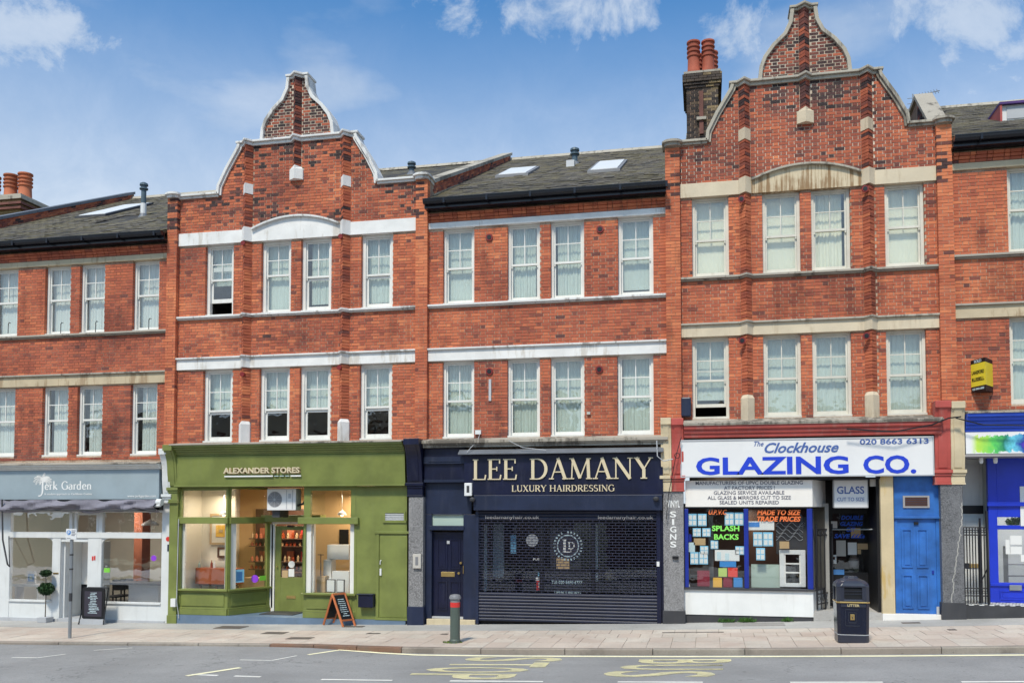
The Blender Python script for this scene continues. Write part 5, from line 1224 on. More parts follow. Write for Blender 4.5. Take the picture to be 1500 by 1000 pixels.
b.build('chalk_writing', M['paper_pale'], t)
# topiary
X, Y = ax(66, 911, -.22), -.22; Z = gz(X) + .012
t = thing('topiary', 'small two-ball clipped topiary in a grey cube pot before the cafe window', 'plant', (X, Y, Z))
hp = az(66, 903, Y); b = MB(); b.faces([(X - .13, Y - .13, Z), (X + .13, Y - .13, Z), (X + .13, Y + .13, Z), (X - .13, Y + .13, Z), (X - .145, Y - .145, hp), (X + .145, Y - .145, hp), (X + .145, Y + .145, hp), (X - .145, Y + .145, hp)], [(3, 2, 1, 0), (0, 1, 5, 4), (1, 2, 6, 5), (2, 3, 7, 6), (3, 0, 4, 7), (4, 5, 6, 7)]); b.build('pot', M['light_grey'], t, bevel=.008)
za, zb2 = az(66, 862, Y), az(65, 839, Y); b = MB(); b.tube([(X, Y, hp), (X + .01, Y, za), (X - .01, Y, zb2)], [.014, .012, .009], 6); b.build('stem', M['bark'], t)
def ball(t, cx, cy, cz, rx, rz_, n, seed, m='leaf_dark', ls=.03, name='foliage'):
    r_ = random.Random(seed); b = MB()
    for _ in range(n):
        v = Vector((r_.gauss(0, 1), r_.gauss(0, 1), r_.gauss(0, 1))).normalized() * (r_.random() ** .25) * r_.uniform(.9, 1.06); k9 = 1 + .16 * noise.noise(v * 3.1 + Vector((seed, 0, 0))) + (.12 if r_.random() < .03 else 0)
        c_ = Vector((cx + v.x * rx * k9, cy + v.y * rx * k9, cz + v.z * rz_ * k9)); a = Vector((r_.gauss(0, 1), r_.gauss(0, 1), r_.gauss(0, 1))).normalized() * ls; q = a.cross(Vector((r_.gauss(0, 1), r_.gauss(0, 1), r_.gauss(0, 1)))).normalized() * ls * .45
        b.face([c_ - a, c_ - q, c_ + a, c_ + q])
    return b.build(name, M[m], t)
ball(t, X + .01, Y, za, .19, .155, 2600, 1, ls=.036); ball(t, X - .01, Y, zb2, .135, .085, 1300, 2)
# parking sign on its post
X, Y = -14.02, -2.93; Z = gz(X); t = thing('parking_sign', 'small blue and white parking sign on a grey post before the cafe', 'sign', (X, Y, Z))
zt = az(104, 776, Y); b = MB(); b.tube([(X, Y, Z - .02), (X, Y, zt)], .038, 14); b.build('post', M['galvanised'], t)
b = MB(); b.tube([(X, Y, az(104, 880, Y)), (X, Y, az(104, 868, Y))], .0385, 14)
for py in (812, 833): b.tube([(X, Y, az(104, py + 1.2, Y)), (X, Y, az(104, py - 1.2, Y))], .042, 14)
b.build('clamp', M['dark_grey'], t)
sx0, sx1, sz0, sz1 = ax(97, 782, Y - .05), ax(112.5, 782, Y - .05), az(104, 789.5, Y - .05), az(104, 774, Y - .05)
b = MB(); b.prism(rrect(sx0, sx1, sz0, sz1, .02), Y - .06, Y - .05); b.build('plate', M['sign_white'], t)
b = MB(); b.disc(sx0 + .075, Y - .063, Y - .0605, sz1 - .085, .055, 18); b.build('roundel', M['sticker_blue'], t)
text('lettering', 'P', sx0 + .05, sz1 - .12, Y - .0635, .05, .07, 'letter_white', t, bold=.02)
b = MB()
for i in range(4): b.box(sx0 + .145, sx1 - .02 - (i % 2) * .02, Y - .063, Y - .0605, sz1 - .05 - i * .035, sz1 - .035 - i * .035)
b.box(sx0 + .03, sx0 + .12, Y - .063, Y - .0605, sz0 + .02, sz0 + .03); b.build('small_print', M['letter_grey'], t)

# ---------------------------------------------------------------- 2: the green shop
S = thing('shopfront', 'olive green timber shopfront with deep plain fascia and a recessed glazed door', 'shopfront', (-10.1, 0, gz(-10.1)))
g = 'green_paint'; xL, xR = -13.22, -7.06; gY = gz(-13.2) - .1
zc1 = 4.17; zf1 = 3.90; zf0 = 3.18
cornice(S, xL, xR, zf1, zc1, g, -.42, -.18, 5)
b = MB(); b.xprism([(-.16, zf0), (-.22, zf1 - .001), (.3, zf1 - .001), (.3, zf0)][::-1], xL, xR); b.build('fascia', M[g], S)
bp(S, 'fascia_bead', g, (xL, xR, -.20, -.15, zf0 - .05, zf0 - .002))
yS = -.205; zt0 = az(380, 692.5, -.2)
text('lettering', 'ALEXANDER STORES', ax(328, 690, -.21), zt0 - .0, -.225, ax(439.5, 690, -.21) - ax(328, 690, -.21), .14, 'gold_letter', S, bold=.028, depth=.022)
text('lettering', 'ALEXANDER STORES', ax(328, 690, -.21) + .012, zt0 - .016, -.205, ax(439.5, 690, -.21) - ax(328, 690, -.21), .14, 'card_buff', S, bold=.028, depth=.01)
zl = az(380, 697, -.2); bp(S, 'lettering_rule', 'letter_white', (ax(329, 697, -.2), ax(400, 697, -.2), -.215, -.19, zl - .018, zl + .016), (ax(426, 697, -.2), ax(441, 697, -.2), -.215, -.19, zl - .018, zl + .016))
text('lettering', 'LONDON SE20', ax(402, 697, -.2), zl - .012, -.205, ax(424, 697, -.2) - ax(402, 697, -.2), .035, 'letter_white', S, bold=.01) if False else bp(S, 'lettering_rule', 'paper_pale', (ax(402, 697, -.2), ax(408, 697, -.2), -.212, -.19, zl - .008, zl + .006), (ax(410, 697, -.2), ax(416, 697, -.2), -.212, -.19, zl - .008, zl + .006), (ax(418, 697, -.2), ax(424, 697, -.2), -.212, -.19, zl - .008, zl + .006))
console(S, -13.41, -13.15, g, zt=4.19, zb=3.12, zc=2.72, yf=-.12); pil(S, -13.39, -13.16, 2.72, gz(-13.3) + .22, g, g, -.10, .02)
A, Bc, Dy = (-13.16, 0.0), (ax(334, 820), 0.0), 1.1; Cc = (ax(395, 820, Dy), Dy)
zTop, zR1, zR0, zS1, zRis = az(300, 718), az(300, 757), az(300, 766.5), az(300, 862), az(300, 899)
L1 = (Vector(Bc) - Vector(A)).length; L2 = (Vector(Cc) - Vector(Bc)).length; w = .06; zP = az(300, 900)
zfl = az(425, 890, Dy)      # doorway floor
bp(S, 'frame', g, (A[0], A[0] + w, -.03, .06, zS1, zf0), (Bc[0] - w, Bc[0] + .005, -.03, .06, zS1, zf0 - .002), (A[0] + w, Bc[0] - w, -.03, .06, zTop, zf0), bevel=.004)
ob(S, 'frame', g, Bc, Cc, (.0, w, zS1, zf0 - .05, -.03, .06), (L2 - .10, L2, zfl, zR1, -.03, .08), (w, L2 - .1, zTop + .04, zf0 - .05, -.02, .06))
bp(S, 'transom', g, (A[0], Bc[0] + .02, -.09, .08, zR0, zR1), bevel=.008); ob(S, 'transom', g, Bc, Cc, (.0, L2, zR0, zR1 - .001, -.09, .08), bevel=.008)
bp(S, 'inner_frame', 'white_window', (A[0] + w, A[0] + w + .07, .045, .12, zS1, zR0)); bp(S, 'inner_frame', 'white_window', (Bc[0] - w - .05, Bc[0] - w, .03, .12, zS1, zR0))
ob(S, 'inner_frame', 'white_window', Bc, Cc, (w, w + .17, zS1, zR0, .0, .05))
glass(S, (A[0] + w, 0), (Bc[0] - w, 0), zS1, zR0); glass(S, (A[0] + w, 0), (Bc[0] - w, 0), zR1, zTop)
d2 = (Vector(Cc) - Vector(Bc)).normalized(); glass(S, Vector(Bc) + d2 * w, Vector(Bc) + d2 * (L2 - .1), zS1, zR0); glass(S, Vector(Bc) + d2 * w, Vector(Bc) + d2 * L2, zR1, zTop + .04)
def riser(segs, gg, zs, zb, name='stall_riser'):
    for a, b_ in segs:
        L = (Vector(b_) - Vector(a)).length
        ob(S, name, gg, a, b_, (0, L, zb, zs - .05, .0, .10), (.09, L - .09, zb + .22, zs - .12, -.02, .0), (0, L, zb + .14, zb + .18, -.035, .0), (0, L, zb, zb + .138, -.045, .0), bevel=.006)
        ob(S, 'sill', gg, a, b_, (-.03, L + .03, zs - .048, zs, -.10, .10), bevel=.006)
riser([(A, Bc), (Bc, Cc)], g, zS1, zP)
b = MB(); b.plan([(-13.2, -.09), (xR, -.09), (xR, 1.3), (-13.2, 1.3)], gY, zP - .003); b.build('plinth_step', M['blue_plinth'], S)
ob(S, 'door_post', 'white_window', Cc, (Cc[0] + .12, Dy), (.0, .10, zfl, zR0 - .03, -.02, .10))
# door
dx0, dx1 = ax(403, 830, Dy), ax(448, 830, Dy); dzt = az(425, 770, Dy); dz0 = zP + .0
px0, px1, pz0, pz1 = ax(411, 830, Dy), ax(442.5, 830, Dy), az(425, 845, Dy), az(425, 776, Dy)
bp(S, 'door_frame', 'white_window', (dx0 - .10, dx0 - .012, Dy - .02, Dy + .08, dz0, dzt + .05), (dx0 - .1, dx1 + .1, Dy - .02, Dy + .08, dzt + .052, dzt + .10))
D = bp(S, 'door', g, (dx0, px0, Dy, Dy + .05, dz0 + .01, dzt), (px1, dx1 + .05, Dy, Dy + .05, dz0 + .01, dzt), (px0, px1, Dy, Dy + .05, dz0 + .01, pz0), (px0, px1, Dy, Dy + .05, pz1, dzt), bevel=.004)
glass(D, (px0, Dy), (px1, Dy), pz0, pz1, .02, name='door_pane'); bp(D, 'letter_plate', 'brass', (ax(420, 874, Dy), ax(433, 874, Dy), Dy - .012, Dy, az(425, 876, Dy), az(425, 872, Dy))); bp(D, 'door_closer', 'near_black', (ax(422, 768, Dy), ax(430, 768, Dy), Dy - .05, Dy, dzt - .03, dzt + .02))
b = MB(); b.lathe((dx0 + .07, Dy - .04, az(405, 830, Dy)), [(.012, 0), (.025, .015), (.012, .03)], 10); b.build('handle', M['brass'], D)
X, Z = at(427, 826, Dy); b = MB(); b.disc(X, Dy - .004, Dy + .01, Z, .09, 18); b.build('sticker', M['paper_white'], D); bp(D, 'sticker', 'paper_white', (X - .08, X + .08, Dy - .004, Dy + .01, Z - .32, Z - .12)); bp(D, 'sticker', 'card_buff', (X - .26, X - .1, Dy - .004, Dy + .01, Z - .35, Z - .16))
zh = zR1; bp(S, 'door_head', g, (dx0 - .3, dx1 + .5, Dy - .25, Dy + .1, dzt + .11, zh + .05), bevel=.008)
glass(S, (dx0 - .2, Dy), (dx1 + .5, Dy), zh + .06, zTop + .1); bp(S, 'soffit', 'near_black', (Bc[0] - .1, ax(455, 740) + .05, .08, 1.4, zTop + .1, zTop + .18))
bp(S, 'door_mat', 'dark_grey', (dx0 - .05, dx1, .35, Dy - .02, zP - .002, zP + .014))
# right bay
E0, E1 = (ax(445, 820), 0.0), (ax(519.5, 820), 0.0); zS2 = az(480, 868); zT2 = az(485, 718)
L3 = E1[0] - E0[0]; bx0, bx1 = ax(455.5, 740), ax(514.5, 740)
ob(S, 'frame', g, (E0[0] - .35, 1.1), E0, (0, 1.14, zP, zf0 - .06, .0, .06))
bp(S, 'frame', g, (E0[0] + .0, bx0, -.03, .06, zR1, zf0), (bx1, E1[0] + .02, -.03, .06, zR1, zf0), (bx0, bx1, -.03, .06, zT2, zf0), (E0[0], E0[0] + .055, -.03, .06, zS2, zR0), (E1[0] - .01, E1[0] + .03, -.03, .06, zS2, zR0), bevel=.004)
bp(S, 'transom', g, (E0[0] - .12, E1[0] + .12, -.12, .08, zR0, zR1 - .0), bevel=.01)
bp(S, 'inner_frame', 'white_window', (E0[0] + .055, E0[0] + .18, .02, .10, zS2, zR0)); bp(S, 'inner_frame', 'white_window', (E1[0] - .13, E1[0] - .01, .02, .10, zS2, zR0)); bp(S, 'inner_frame', 'white_window', (E0[0] + .18, E0[0] + .22, .10, .2, zS2, zR0))
glass(S, (E0[0] + .18, 0), (E1[0] - .13, 0), zS2, zR0); glass(S, (bx0, 0), (bx1, 0), zR1, zT2)
riser([((E0[0], 0), (E1[0] + .03, 0))], g, zS2, zP)
# blank panel with side door, letter box, vent
bp(S, 'panelling', g, (E1[0] + .031, xR, -.02, .06, zP + .0, zf0 - .05)); dx0_, dx1_ = ax(557, 840), ax(598, 840)
bp(S, 'architrave', g, (dx0_ - .10, dx0_ - .02, -.05, -.021, zP + .0, az(577, 779)), (dx0_ - .13, dx1_ + .12, -.07, -.021, az(577, 781), az(577, 777.5)), (ax(519.5, 830) + .02, ax(521.5, 830) + .02, -.028, -.021, zP, zf0 - .05), bevel=.004)
D = bp(S, 'side_door', g, (dx0_, dx1_ - .02, -.035, -.021, zP + .06, az(577, 784)), bevel=.004); bp(D, 'handle', 'white_plastic', (ax(557.5, 835) - .0, ax(560, 835), -.07, -.036, az(558, 842), az(558, 832))); bp(D, 'weather_bar', g, (dx0_ - .09, dx1_ + .02, -.10, -.036, zP + .0, zP + .055))
b = MB(); b.tube([(ax(558, 825), -.06, az(558, 826)), (ax(558.6, 821), -.07, az(558, 821)), (ax(559, 821), -.036, az(558, 820))], .012, 6); b.build('key_pull', M['white_plastic'], D)
vx0, vx1, vz0, vz1 = ax(565, 757), ax(592.5, 757), az(577, 762), az(577, 751); V = bp(S, 'vent', g, (vx0 - .04, vx1 + .04, -.05, -.021, vz1, vz1 + .04), (vx0 - .06, vx1 + .06, -.055, -.021, vz0 - .05, vz0), (vx0 - .04, vx0, -.05, -.021, vz0, vz1), (vx1, vx1 + .04, -.05, -.021, vz0, vz1))
b = MB()
for i in range(4): z = vz0 + (vz1 - vz0) * (i + .2) / 4; b.xprism([(-.045, z), (-.022, z + .03), (-.022, z + .035), (-.045, z + .006)][::-1], vx0, vx1)
b.build('louvre', M['light_grey'], V)
t = MB(); x0, x1, z0, z1 = ax(523.5, 880, -.15), ax(547, 880, -.15), az(535, 889, -.15), az(535, 871, -.15); t.box(x0 + .03, x1, -.19, -.022, z0, z1); t.box(x0, x1 + .01, -.215, -.022, z1 + .002, z1 + .03); o = t.build('letter_box', M['navy_paint'], bevel=.012); tag(o, 'glossy navy letter box fixed to the green panelling beside the side door', 'letter box')
# drain pipe and meter at the left
b = MB(); b.tube([(ax(261, 800, -.12), -.12, az(262, 760, -.12)), (ax(260, 800, -.12), -.12, az(261, 880, -.12)), (ax(262, 905, -.12), -.12, az(262, 905, -.12))], .012, 6); b.build('cable', M['light_grey'], S); bp(S, 'meter_box', 'white_plastic', (ax(251, 880, -.14), ax(258, 880, -.14), -.18, -.1, az(254, 888, -.14), az(254, 876, -.14)))
# air conditioner under the soffit
ax0, ax1, az0, az1, yA = ax(391, 733, .1), ax(417, 733, .1), az(404, 747, .1), az(404, 715.5, .1), .1
t = thing('air_conditioner', 'white air conditioning unit with a round fan grille above the green shop door', 'air conditioner', ((ax0 + ax1) / 2, yA + .2, az0))
bp(t, 'casing', 'white_plastic', (ax0, ax1 + .30, yA, yA + .32, az0, az1), bevel=.012); X, Z = at(402.5, 731, .1); b = MB()
b.disc(X, yA - .004, yA + .0, Z, .195, 26); b.build('fan_opening', M['mid_grey'], t)
b = MB()
for r_ in (.06, .09, .12, .15, .18): b.tube([(X + r_ * math.cos(a * math.pi / 12), yA - .012, Z + r_ * math.sin(a * math.pi / 12)) for a in range(25)], .004, 4, caps=False)
for a in range(8): b.tube([(X, yA - .012, Z), (X + .19 * math.cos(a * math.pi / 4), yA - .012, Z + .19 * math.sin(a * math.pi / 4))], .004, 4)
b.disc(X, yA - .02, yA - .008, Z, .03, 12); b.build('fan_grille', M['light_grey'], t)
bp(t, 'side_panel', 'light_grey', (ax1 + .04, ax1 + .06, yA - .006, yA, az0 + .03, az1 - .03), (ax1 + .2, ax1 + .22, yA - .006, yA, az0 + .03, az1 - .03), (ax1 + .10, ax1 + .17, yA - .008, yA, az0 + .3, az0 + .42)); bp(t, 'bracket', 'dark_grey', (ax0 + .1, ax0 + .3, yA + .1, yA + .6, az0 - .18, az0 - .002))
b = MB(); b.tube([(ax1 + .30, yA + .1, az0 + .12), (ax1 + .45, yA + .1, az0 + .16), (ax1 + .56, yA + .1, az0 + .34), (ax1 + .58, yA + .1, az1 + .05)], .028, 8); b.build('pipework', M['near_black'], t)
# inside the green shop
room(S, -13.14, -7.9, .14, 3.02, zP - .01, zTop + .12, 'warm_wall', 'orange_wall', 'wood_floor', 'warm_wall')
xw = ax(344, 800, 1.0); bp(S, 'partition', 'warm_wall', (-13.14, xw, 1.0, 1.08, zP, zTop + .1)); bp(S, 'partition', 'orange_wall', (ax(452, 800, 1.9), -7.9, 1.9, 2.0, zP, zTop + .1))
lamp('shop_light', (-12.4, .55, zTop - .1), 12, (1, .86, .66), .4); lamp('shop_light', (-11.0, 1.9, zTop - .2), 36, (1, .90, .76), .5); lamp('shop_light', (-9.0, 1.3, zTop - .1), 22, (1, .82, .6), .5)
def at3(px, py, Y): X, Z = at(px, py, Y); return X, Z
sb = thing('sideboard', 'low teak sideboard on short legs against the cream wall inside the green shop', 'sideboard', (ax(310, 860, .8), .8, zP))
x0, x1, z0, z1 = ax(286, 845, .55), ax(331, 845, .55), az(300, 855, .55), az(300, 831.5, .55); bp(sb, 'cabinet', 'teak', (x0, x1 + .3, .55, .93, z0, z1), bevel=.006)
for xx in (x0 + .1, x0 + .55): bp(sb, 'leg', 'dark_wood', (xx, xx + .04, .6, .64, z0 - .14, z0 - .001))
bp(sb, 'plinth_rail', 'dark_wood', (x0 + .08, x1 + .3, 0.58, .61, z0 - .04, z0 - .001))
def bottle(px, py, Y, h, r, m, lbl, grp, cat='bottle'):
    X, Z = at(px, py, Y); b = MB(); b.lathe((X, Y, Z), [(r, 0), (r, h * .6), (r * .35, h * .75), (r * .35, h)], 10); o = b.build('bottle', M[m]); tag(o, lbl, cat, grp); return o
bottle(310, 831.3, 1.95, .18, .035, 'amber_bottle', 'brown bottle on the sideboard inside the green shop', None) if False else None
for px, hh, m_, l_ in ((310, .20, 'amber_bottle', 'brown bottle standing on the teak sideboard'), (314, .19, 'paper_white', 'white bottle standing on the teak sideboard'), (292, .16, 'glass_sheet', 'pale glass bottle at the left end of the teak sideboard')):
    X, Z = ax(px, 831, .7), z1; b = MB(); b.lathe((X, .7, Z), [(.032, 0), (.032, hh * .6), (.012, hh * .75), (.012, hh)], 10); tag(b.build('bottle', M[m_]), l_, 'bottle')
for (a_, c_, d_, e_, l_) in ((307, 330, 797, 752, 'large framed print in a light wood frame on the cream wall of the green shop'), (318.5, 330, 816, 801, 'small dark framed print low on the cream wall of the green shop')):
    x0, x1, z0, z1 = ax(a_, 790, .94), ax(c_, 790, .94) + .12, az(318, d_, .94), az(318, e_, .94); t = thing('framed_print', l_, 'picture', (x0, .94, z0)); f_ = 'dark_wood' if a_ > 310 else 'card_buff'
    bp(t, 'frame', f_, (x0, x0 + .05, 0.94, .985, z0, z1), (x1 - .05, x1, 0.94, .985, z0, z1), (x0 + .05, x1 - .05, 0.94, .985, z0, z0 + .05), (x0 + .05, x1 - .05, 0.94, .985, z1 - .05, z1)); bp(t, 'mount', 'warm_wall', (x0 + .05, x1 - .05, 0.96, .97, z0 + .05, z1 - .05))
    if a_ < 310: bp(t, 'picture_sheet', 'sample_orange', (x0 + .17, x1 - .12, 0.95, .959, z0 + .2, z1 - .3)); bp(t, 'picture_centre', 'card_buff', (x0 + .26, x1 - .2, 0.941, .949, z0 + .32, z1 - .42))
# shelving with bottles at the back
sh = thing('wall_shelves', 'dark wall shelves of bottles and candles at the back of the green shop', 'shelves', (-11.3, 2.6, zP)); Ys = 2.6
sx0, sx1 = ax(368, 800, Ys), ax(447, 800, Ys)
bp(sh, 'back_board', 'dark_wood', (sx0 - .05, sx1 + .3, 2.93, 2.97, zP, az(400, 745, Ys)));
for py in (788, 799, 822, 833): bp(sh, 'shelf', 'dark_wood', (sx0 - .05, sx1 + .3, 2.55, 2.92, az(400, py + 1.3, Ys), az(400, py, Ys)))
lamp('shelf_light', (-11.3, 2.2, zTop - .1), 10, (1, .75, .5), .5)
rr = random.Random(9)
for py in (788, 799, 822, 833):
    z = az(400, py, Ys) + .002; x = sx0
    while x < sx1 + .2:
        k = rr.random(); h = rr.uniform(.14, .2) if py in (788, 822) else .1; b = MB(); r_ = .035 if k < .6 else .045
        b.lathe((x, 2.66, z), [(r_, 0), (r_, h * .7), (r_ * .5, h * .8), (r_ * .45, h)], 8); mm = 'card_buff' if k < .55 else ('amber_bottle' if k < .85 else 'terracotta')
        o = b.build('bottle', M[mm]); tag(o, 'one of the small bottles lined up on the back shelves of the green shop', 'bottle', 'bottles on the back shelves of the green shop'); x += rr.uniform(.115, .16)
    if py in (788, 822):
        for q in range(5):
            x = sx0 + .15 + q * .42; bp(sh, 'red_box', 'red_flat' if q % 2 else 'terracotta', (x, x + .2, 2.80, 2.90, z, z + .28))
bp(S, 'counter', 'card_buff', (ax(356, 860, 1.8), ax(396, 860, 1.8), 1.8, 2.2, zP, az(370, 846, 1.8))); bp(S, 'counter', 'dark_wood', (ax(405, 860, 1.9), ax(447, 860, 1.9), 1.9, 2.3, zP, az(430, 838, 1.9)))
# things in the splayed window: notices on the glass
def onsplay(px, py): # plane of the splayed window
    lo, hi = 0.0, 1.1
    for _ in range(30):
        y = (lo + hi) / 2; X, Z = at(px, py, y); xs_ = Bc[0] + (Cc[0] - Bc[0]) * y / Dy
        if X < xs_: hi = y
        else: lo = y
    return X, y, Z
def splay_note(px0, px1, py0, py1, m_, nm='sticker'):
    a = onsplay(px0, (py0 + py1) / 2); c_ = onsplay(px1, (py0 + py1) / 2); b = MB(); b.obox((a[0], a[1]), (c_[0], c_[1]), az(px0, py1, a[1]), az(px0, py0, a[1]), .012, .020); return b.build(nm, M[m_], S)
splay_note(344, 358, 834, 853, 'paper_blue'); splay_note(346.5, 355.5, 837, 851, 'sticker_blue'); splay_note(381, 391, 843, 850, 'sticker_green')
a = onsplay(374, 847); b = MB(); b.disc(a[0], a[1] - .03, a[1] - .022, a[2], .10, 18); b.build('sticker', M['purple_flat'], S)
# right window display
def stackbox(px0, px1, py0, py1, Y, m_, lbl, dep=.3):
    b = MB(); b.box(ax(px0, py1, Y), ax(px1, py1, Y), Y, Y + dep, az((px0 + px1) / 2, py1, Y), az((px0 + px1) / 2, py0, Y)); o = b.build('display_box', M[m_], bevel=.005); return tag(o, lbl, 'box', 'display boxes in the right window of the green shop')
stackbox(479, 511, 797.5, 819, .75, 'white_plastic', 'wide white box on top of the stack in the right window of the green shop'); stackbox(473.5, 485, 819.5, 846, .7, 'paper_white', 'tall narrow white box at the left of the window display stack'); stackbox(486, 511, 836, 868, .6, 'panel_white', 'big white box at the lower right of the window display stack')
stackbox(464, 476, 843.5, 867, .45, 'card_buff', 'buff cardboard box at the lower left of the window display stack'); stackbox(476.5, 485.5, 846.5, 867, .65, 'paper_white', 'small white box hidden behind the dark framed cards in the display')
for (p, q) in ((478, 491), (493, 504.5)):
    x0, x1, z0, z1 = ax(p, 860, .3), ax(q, 860, .3), az(485, 867, .3), az(485, 848, .3); t = thing('framed_card', 'white card in a dark frame, %s of the two in the green shop window' % ('left' if p < 480 else 'right'), 'framed card', (x0, .3, z0)); bp(t, 'frame', 'dark_grey', (x0, x1, .3, .33, z0, z1)); bp(t, 'card', 'paper_white', (x0 + .02, x1 - .02, .29, .299, z0 + .02, z1 - .02))
bp(S, 'dark_picture', 'near_black', (ax(497, 790, 1.86), ax(510, 790, 1.86), 1.86, 1.895, az(500, 797, 1.86), az(500, 775, 1.86))); b = MB(); X, Z = at(470, 812, .5); b.tube([(X, .5, az(470, 843, .5)), (X, .5, az(470, 811, .5))], .012, 6); b.tube([(X - .08, .5, Z), (X + .08, .5, Z)], .01, 6); b.build('display_stand', M['dark_grey'], S)
for px, Yp, l_ in ((328, .7, 'small pendant lamp seen through the left transom of the green shop'), (501, 1.2, 'glass pendant lamp seen through the right transom of the green shop')):
    X, Z = at(px, 754, Yp); t = thing('pendant_lamp', l_, 'lamp', (X, Yp, Z)); b = MB(); b.lathe((X, Yp, Z), [(.12, 0), (.10, .06), (.03, .11), (.02, .14)], 14); b.build('lamp_shade', M['light_grey'], t); c_ = MB(); c_.tube([(X, Yp, Z + .13), (X, Yp, zTop + .1)], .006, 5); c_.build('cord', M['light_grey'], t); c_ = MB(); c_.lathe((X, Yp, Z - .03), [(.02, 0), (.045, .03), (.04, .06)], 10); c_.build('bulb', M['lamp_glow'], t)
# ---------------------------------------------------------------- 3: the hairdresser
S = thing('shopfront', 'navy hairdressing shopfront with gold lettering, a lowered lattice shutter and a navy side door', 'shopfront', (-3.7, 0, gz(-3.7)))
n_ = 'navy_paint'; ng = 'navy_grey_paint'; xL, xR = -6.60, -.86; zB = gz(-7) - .08
console(S, -7.0, -6.62, n_, zt=4.24, zb=3.20, zc=2.86, yf=-.16, ytop=-.48); pil(S, -6.96, -6.60, 2.86, az(614, 888, -.17), 'terrazzo', 'navy_grey_paint')
iz = thing('entry_phone', 'beige entry phone panel on the speckled grey pilaster left of the navy door', 'entry phone', (ax(610, 820, -.2), -.2, az(610, 832, -.2)))
bp(iz, 'casing', 'beige_plastic', (ax(605, 820, -.2), ax(617, 820, -.2), -.23, -.171, az(610, 832, -.2), az(610, 811, -.2)), bevel=.01); bp(iz, 'grille', 'mid_grey', (ax(609, 820, -.2), ax(613, 820, -.2), -.236, -.2305, az(610, 827, -.2), az(610, 815, -.2)))
b = MB(); b.xprism([(-.30, 4.13), (-.30, 4.19), (0, 4.26), (0, 4.10)][::-1], xL - .02, xR + .05); b.build('flashing', M['weathered_stone'], S)
b = MB(); b.xprism([(-.22, 4.03), (-.22, 4.09), (0, 4.098), (0, 4.03)][::-1], xL, xR); b.xprism([(-.26, 4.092), (-.26, 4.128), (0, 4.128), (0, 4.1)][::-1], xL, xR); b.build('cornice', M['weathered_stone'], S)
zs1, zs0 = az(825, 664, -.22), az(825, 724.5, -.22); xs0, xs1 = ax(680, 690, -.22), ax(971, 690, -.22)
bp(S, 'upper_fascia', n_, (xL, xs0 - .002, -.10, .3, az(650, 703, -.1), 4.028), bevel=.004); bp(S, 'fascia_rail', ng, (xL, xs0 - .01, -.16, -.101, az(650, 679, -.1), az(650, 669, -.1)), (xL, xs0 - .01, -.13, -.101, az(650, 706, -.1), az(650, 702, -.1)), (xL + .12, xs0 - .12, -.175, -.161, az(650, 676, -.1), az(650, 673, -.1)))
bp(S, 'door_panel', ng, (xL, xs0 + .12, .0, .3, az(650, 752.5, 0), az(650, 703, -.1) - .001)); G = bp(S, 'sign_board', n_, (xs0, xs1, -.22, .3, zs0, zs1)); 
b = MB(); b.xprism([(-.36, zs1 + .002), (-.36, zs1 + .02), (-.2, zs1 + .12), (-.2, zs1 + .002)][::-1], xs0 - .12, xs1 + .02); b.build('sign_canopy', M['lead_grey'], S)
yz = -.2205; zt0 = az(825, 701.5, yz); hL = az(825, 671, yz) - zt0
for tx, a, c in (('LEE', 692, 759), ('DAMANY', 775.5, 956.5)):
    serif('lettering', tx, ax(a, 690, yz), zt0, yz, hL, ax(c, 690, yz) - ax(a, 690, yz), 'gold_letter', S, .15, .05, .035)
z2 = az(825, 719.3, yz); serif('lettering', 'LUXURY HAIRDRESSING', ax(749.5, 715, yz), z2, yz, az(825, 710, yz) - z2, ax(900.5, 715, yz) - ax(749.5, 715, yz), 'gold_letter', S, .17, .07, .02)
# shutter box and guides
xg0, xg1 = ax(697, 800, -.12), ax(971, 800, -.12); zb1, zb0 = zs0 - .002, az(830, 747, -.25)
bp(S, 'shutter_box', ng, (xg0 - .02, xg1 - .0, -.26, .2, zb0, zb1), bevel=.006); zg = gz(-2.5) - .05
bp(S, 'guide_rail', ng, (xg0 - .0, xg0 + .07, -.14, .1, zg, zb0)); bp(S, 'guide_rail', n_, (xg1 - .14, xg1 - .05, -.14, .1, zg, zb0)); bp(S, 'jamb', n_, (xg1 - .05, xR + .01, -.08, .1, zg, zs0))
sh0, sh1 = xg0 + .07, xg1 - .14; zl1, zl0 = az(830, 765, -.1), az(830, 869, -.1)
rr = random.Random(2)
Sh = group_part('roller_shutter', S)
b = MB(); z = zg + .04
b.box(sh0, sh1, -.125, -.085, zg + .02, zg + .06)
z = zg + .07; pitch = .074
sm_ = MB(); hh = pitch - .006; sm_.xprism([(0, 0), (-.018, hh * .35), (-.018, hh * .7), (-.004, hh), (.006, hh), (.006, 0)][::-1], 0, sh1 - sh0); me = sm_.mesh('slat'); me.materials.append(M['shutter_navy'])
while z < zl0 - .02: place('slat', me, Sh, (sh0, -.10, z)); z += pitch
zlow = z
z = zb0 - pitch
while z > zl1 - .01: place('slat', me, Sh, (sh0, -.10, z)); z -= pitch
ztop = z + pitch
b = MB(); b.mat(M['lattice_steel']); z = zlow; k = 0; cell = .15; bs = .020          # open brick-bond lattice
rows = int((ztop - zlow) / .062); dzr = (ztop - zlow) / rows
for i in range(rows + 1): b.box(sh0, sh1, -.112, -.098, zlow + i * dzr - .0075, zlow + i * dzr + .0075)
b.build('lattice_rods', None, Sh, kind='stuff')
b = MB()
for i in range(rows):
    x = sh0 + (cell / 2 if i % 2 else 0)
    while x < sh1 - .01: b.box(x, x + .012, -.110, -.1, zlow + i * dzr + .0065, zlow + (i + 1) * dzr - .0065); x += cell
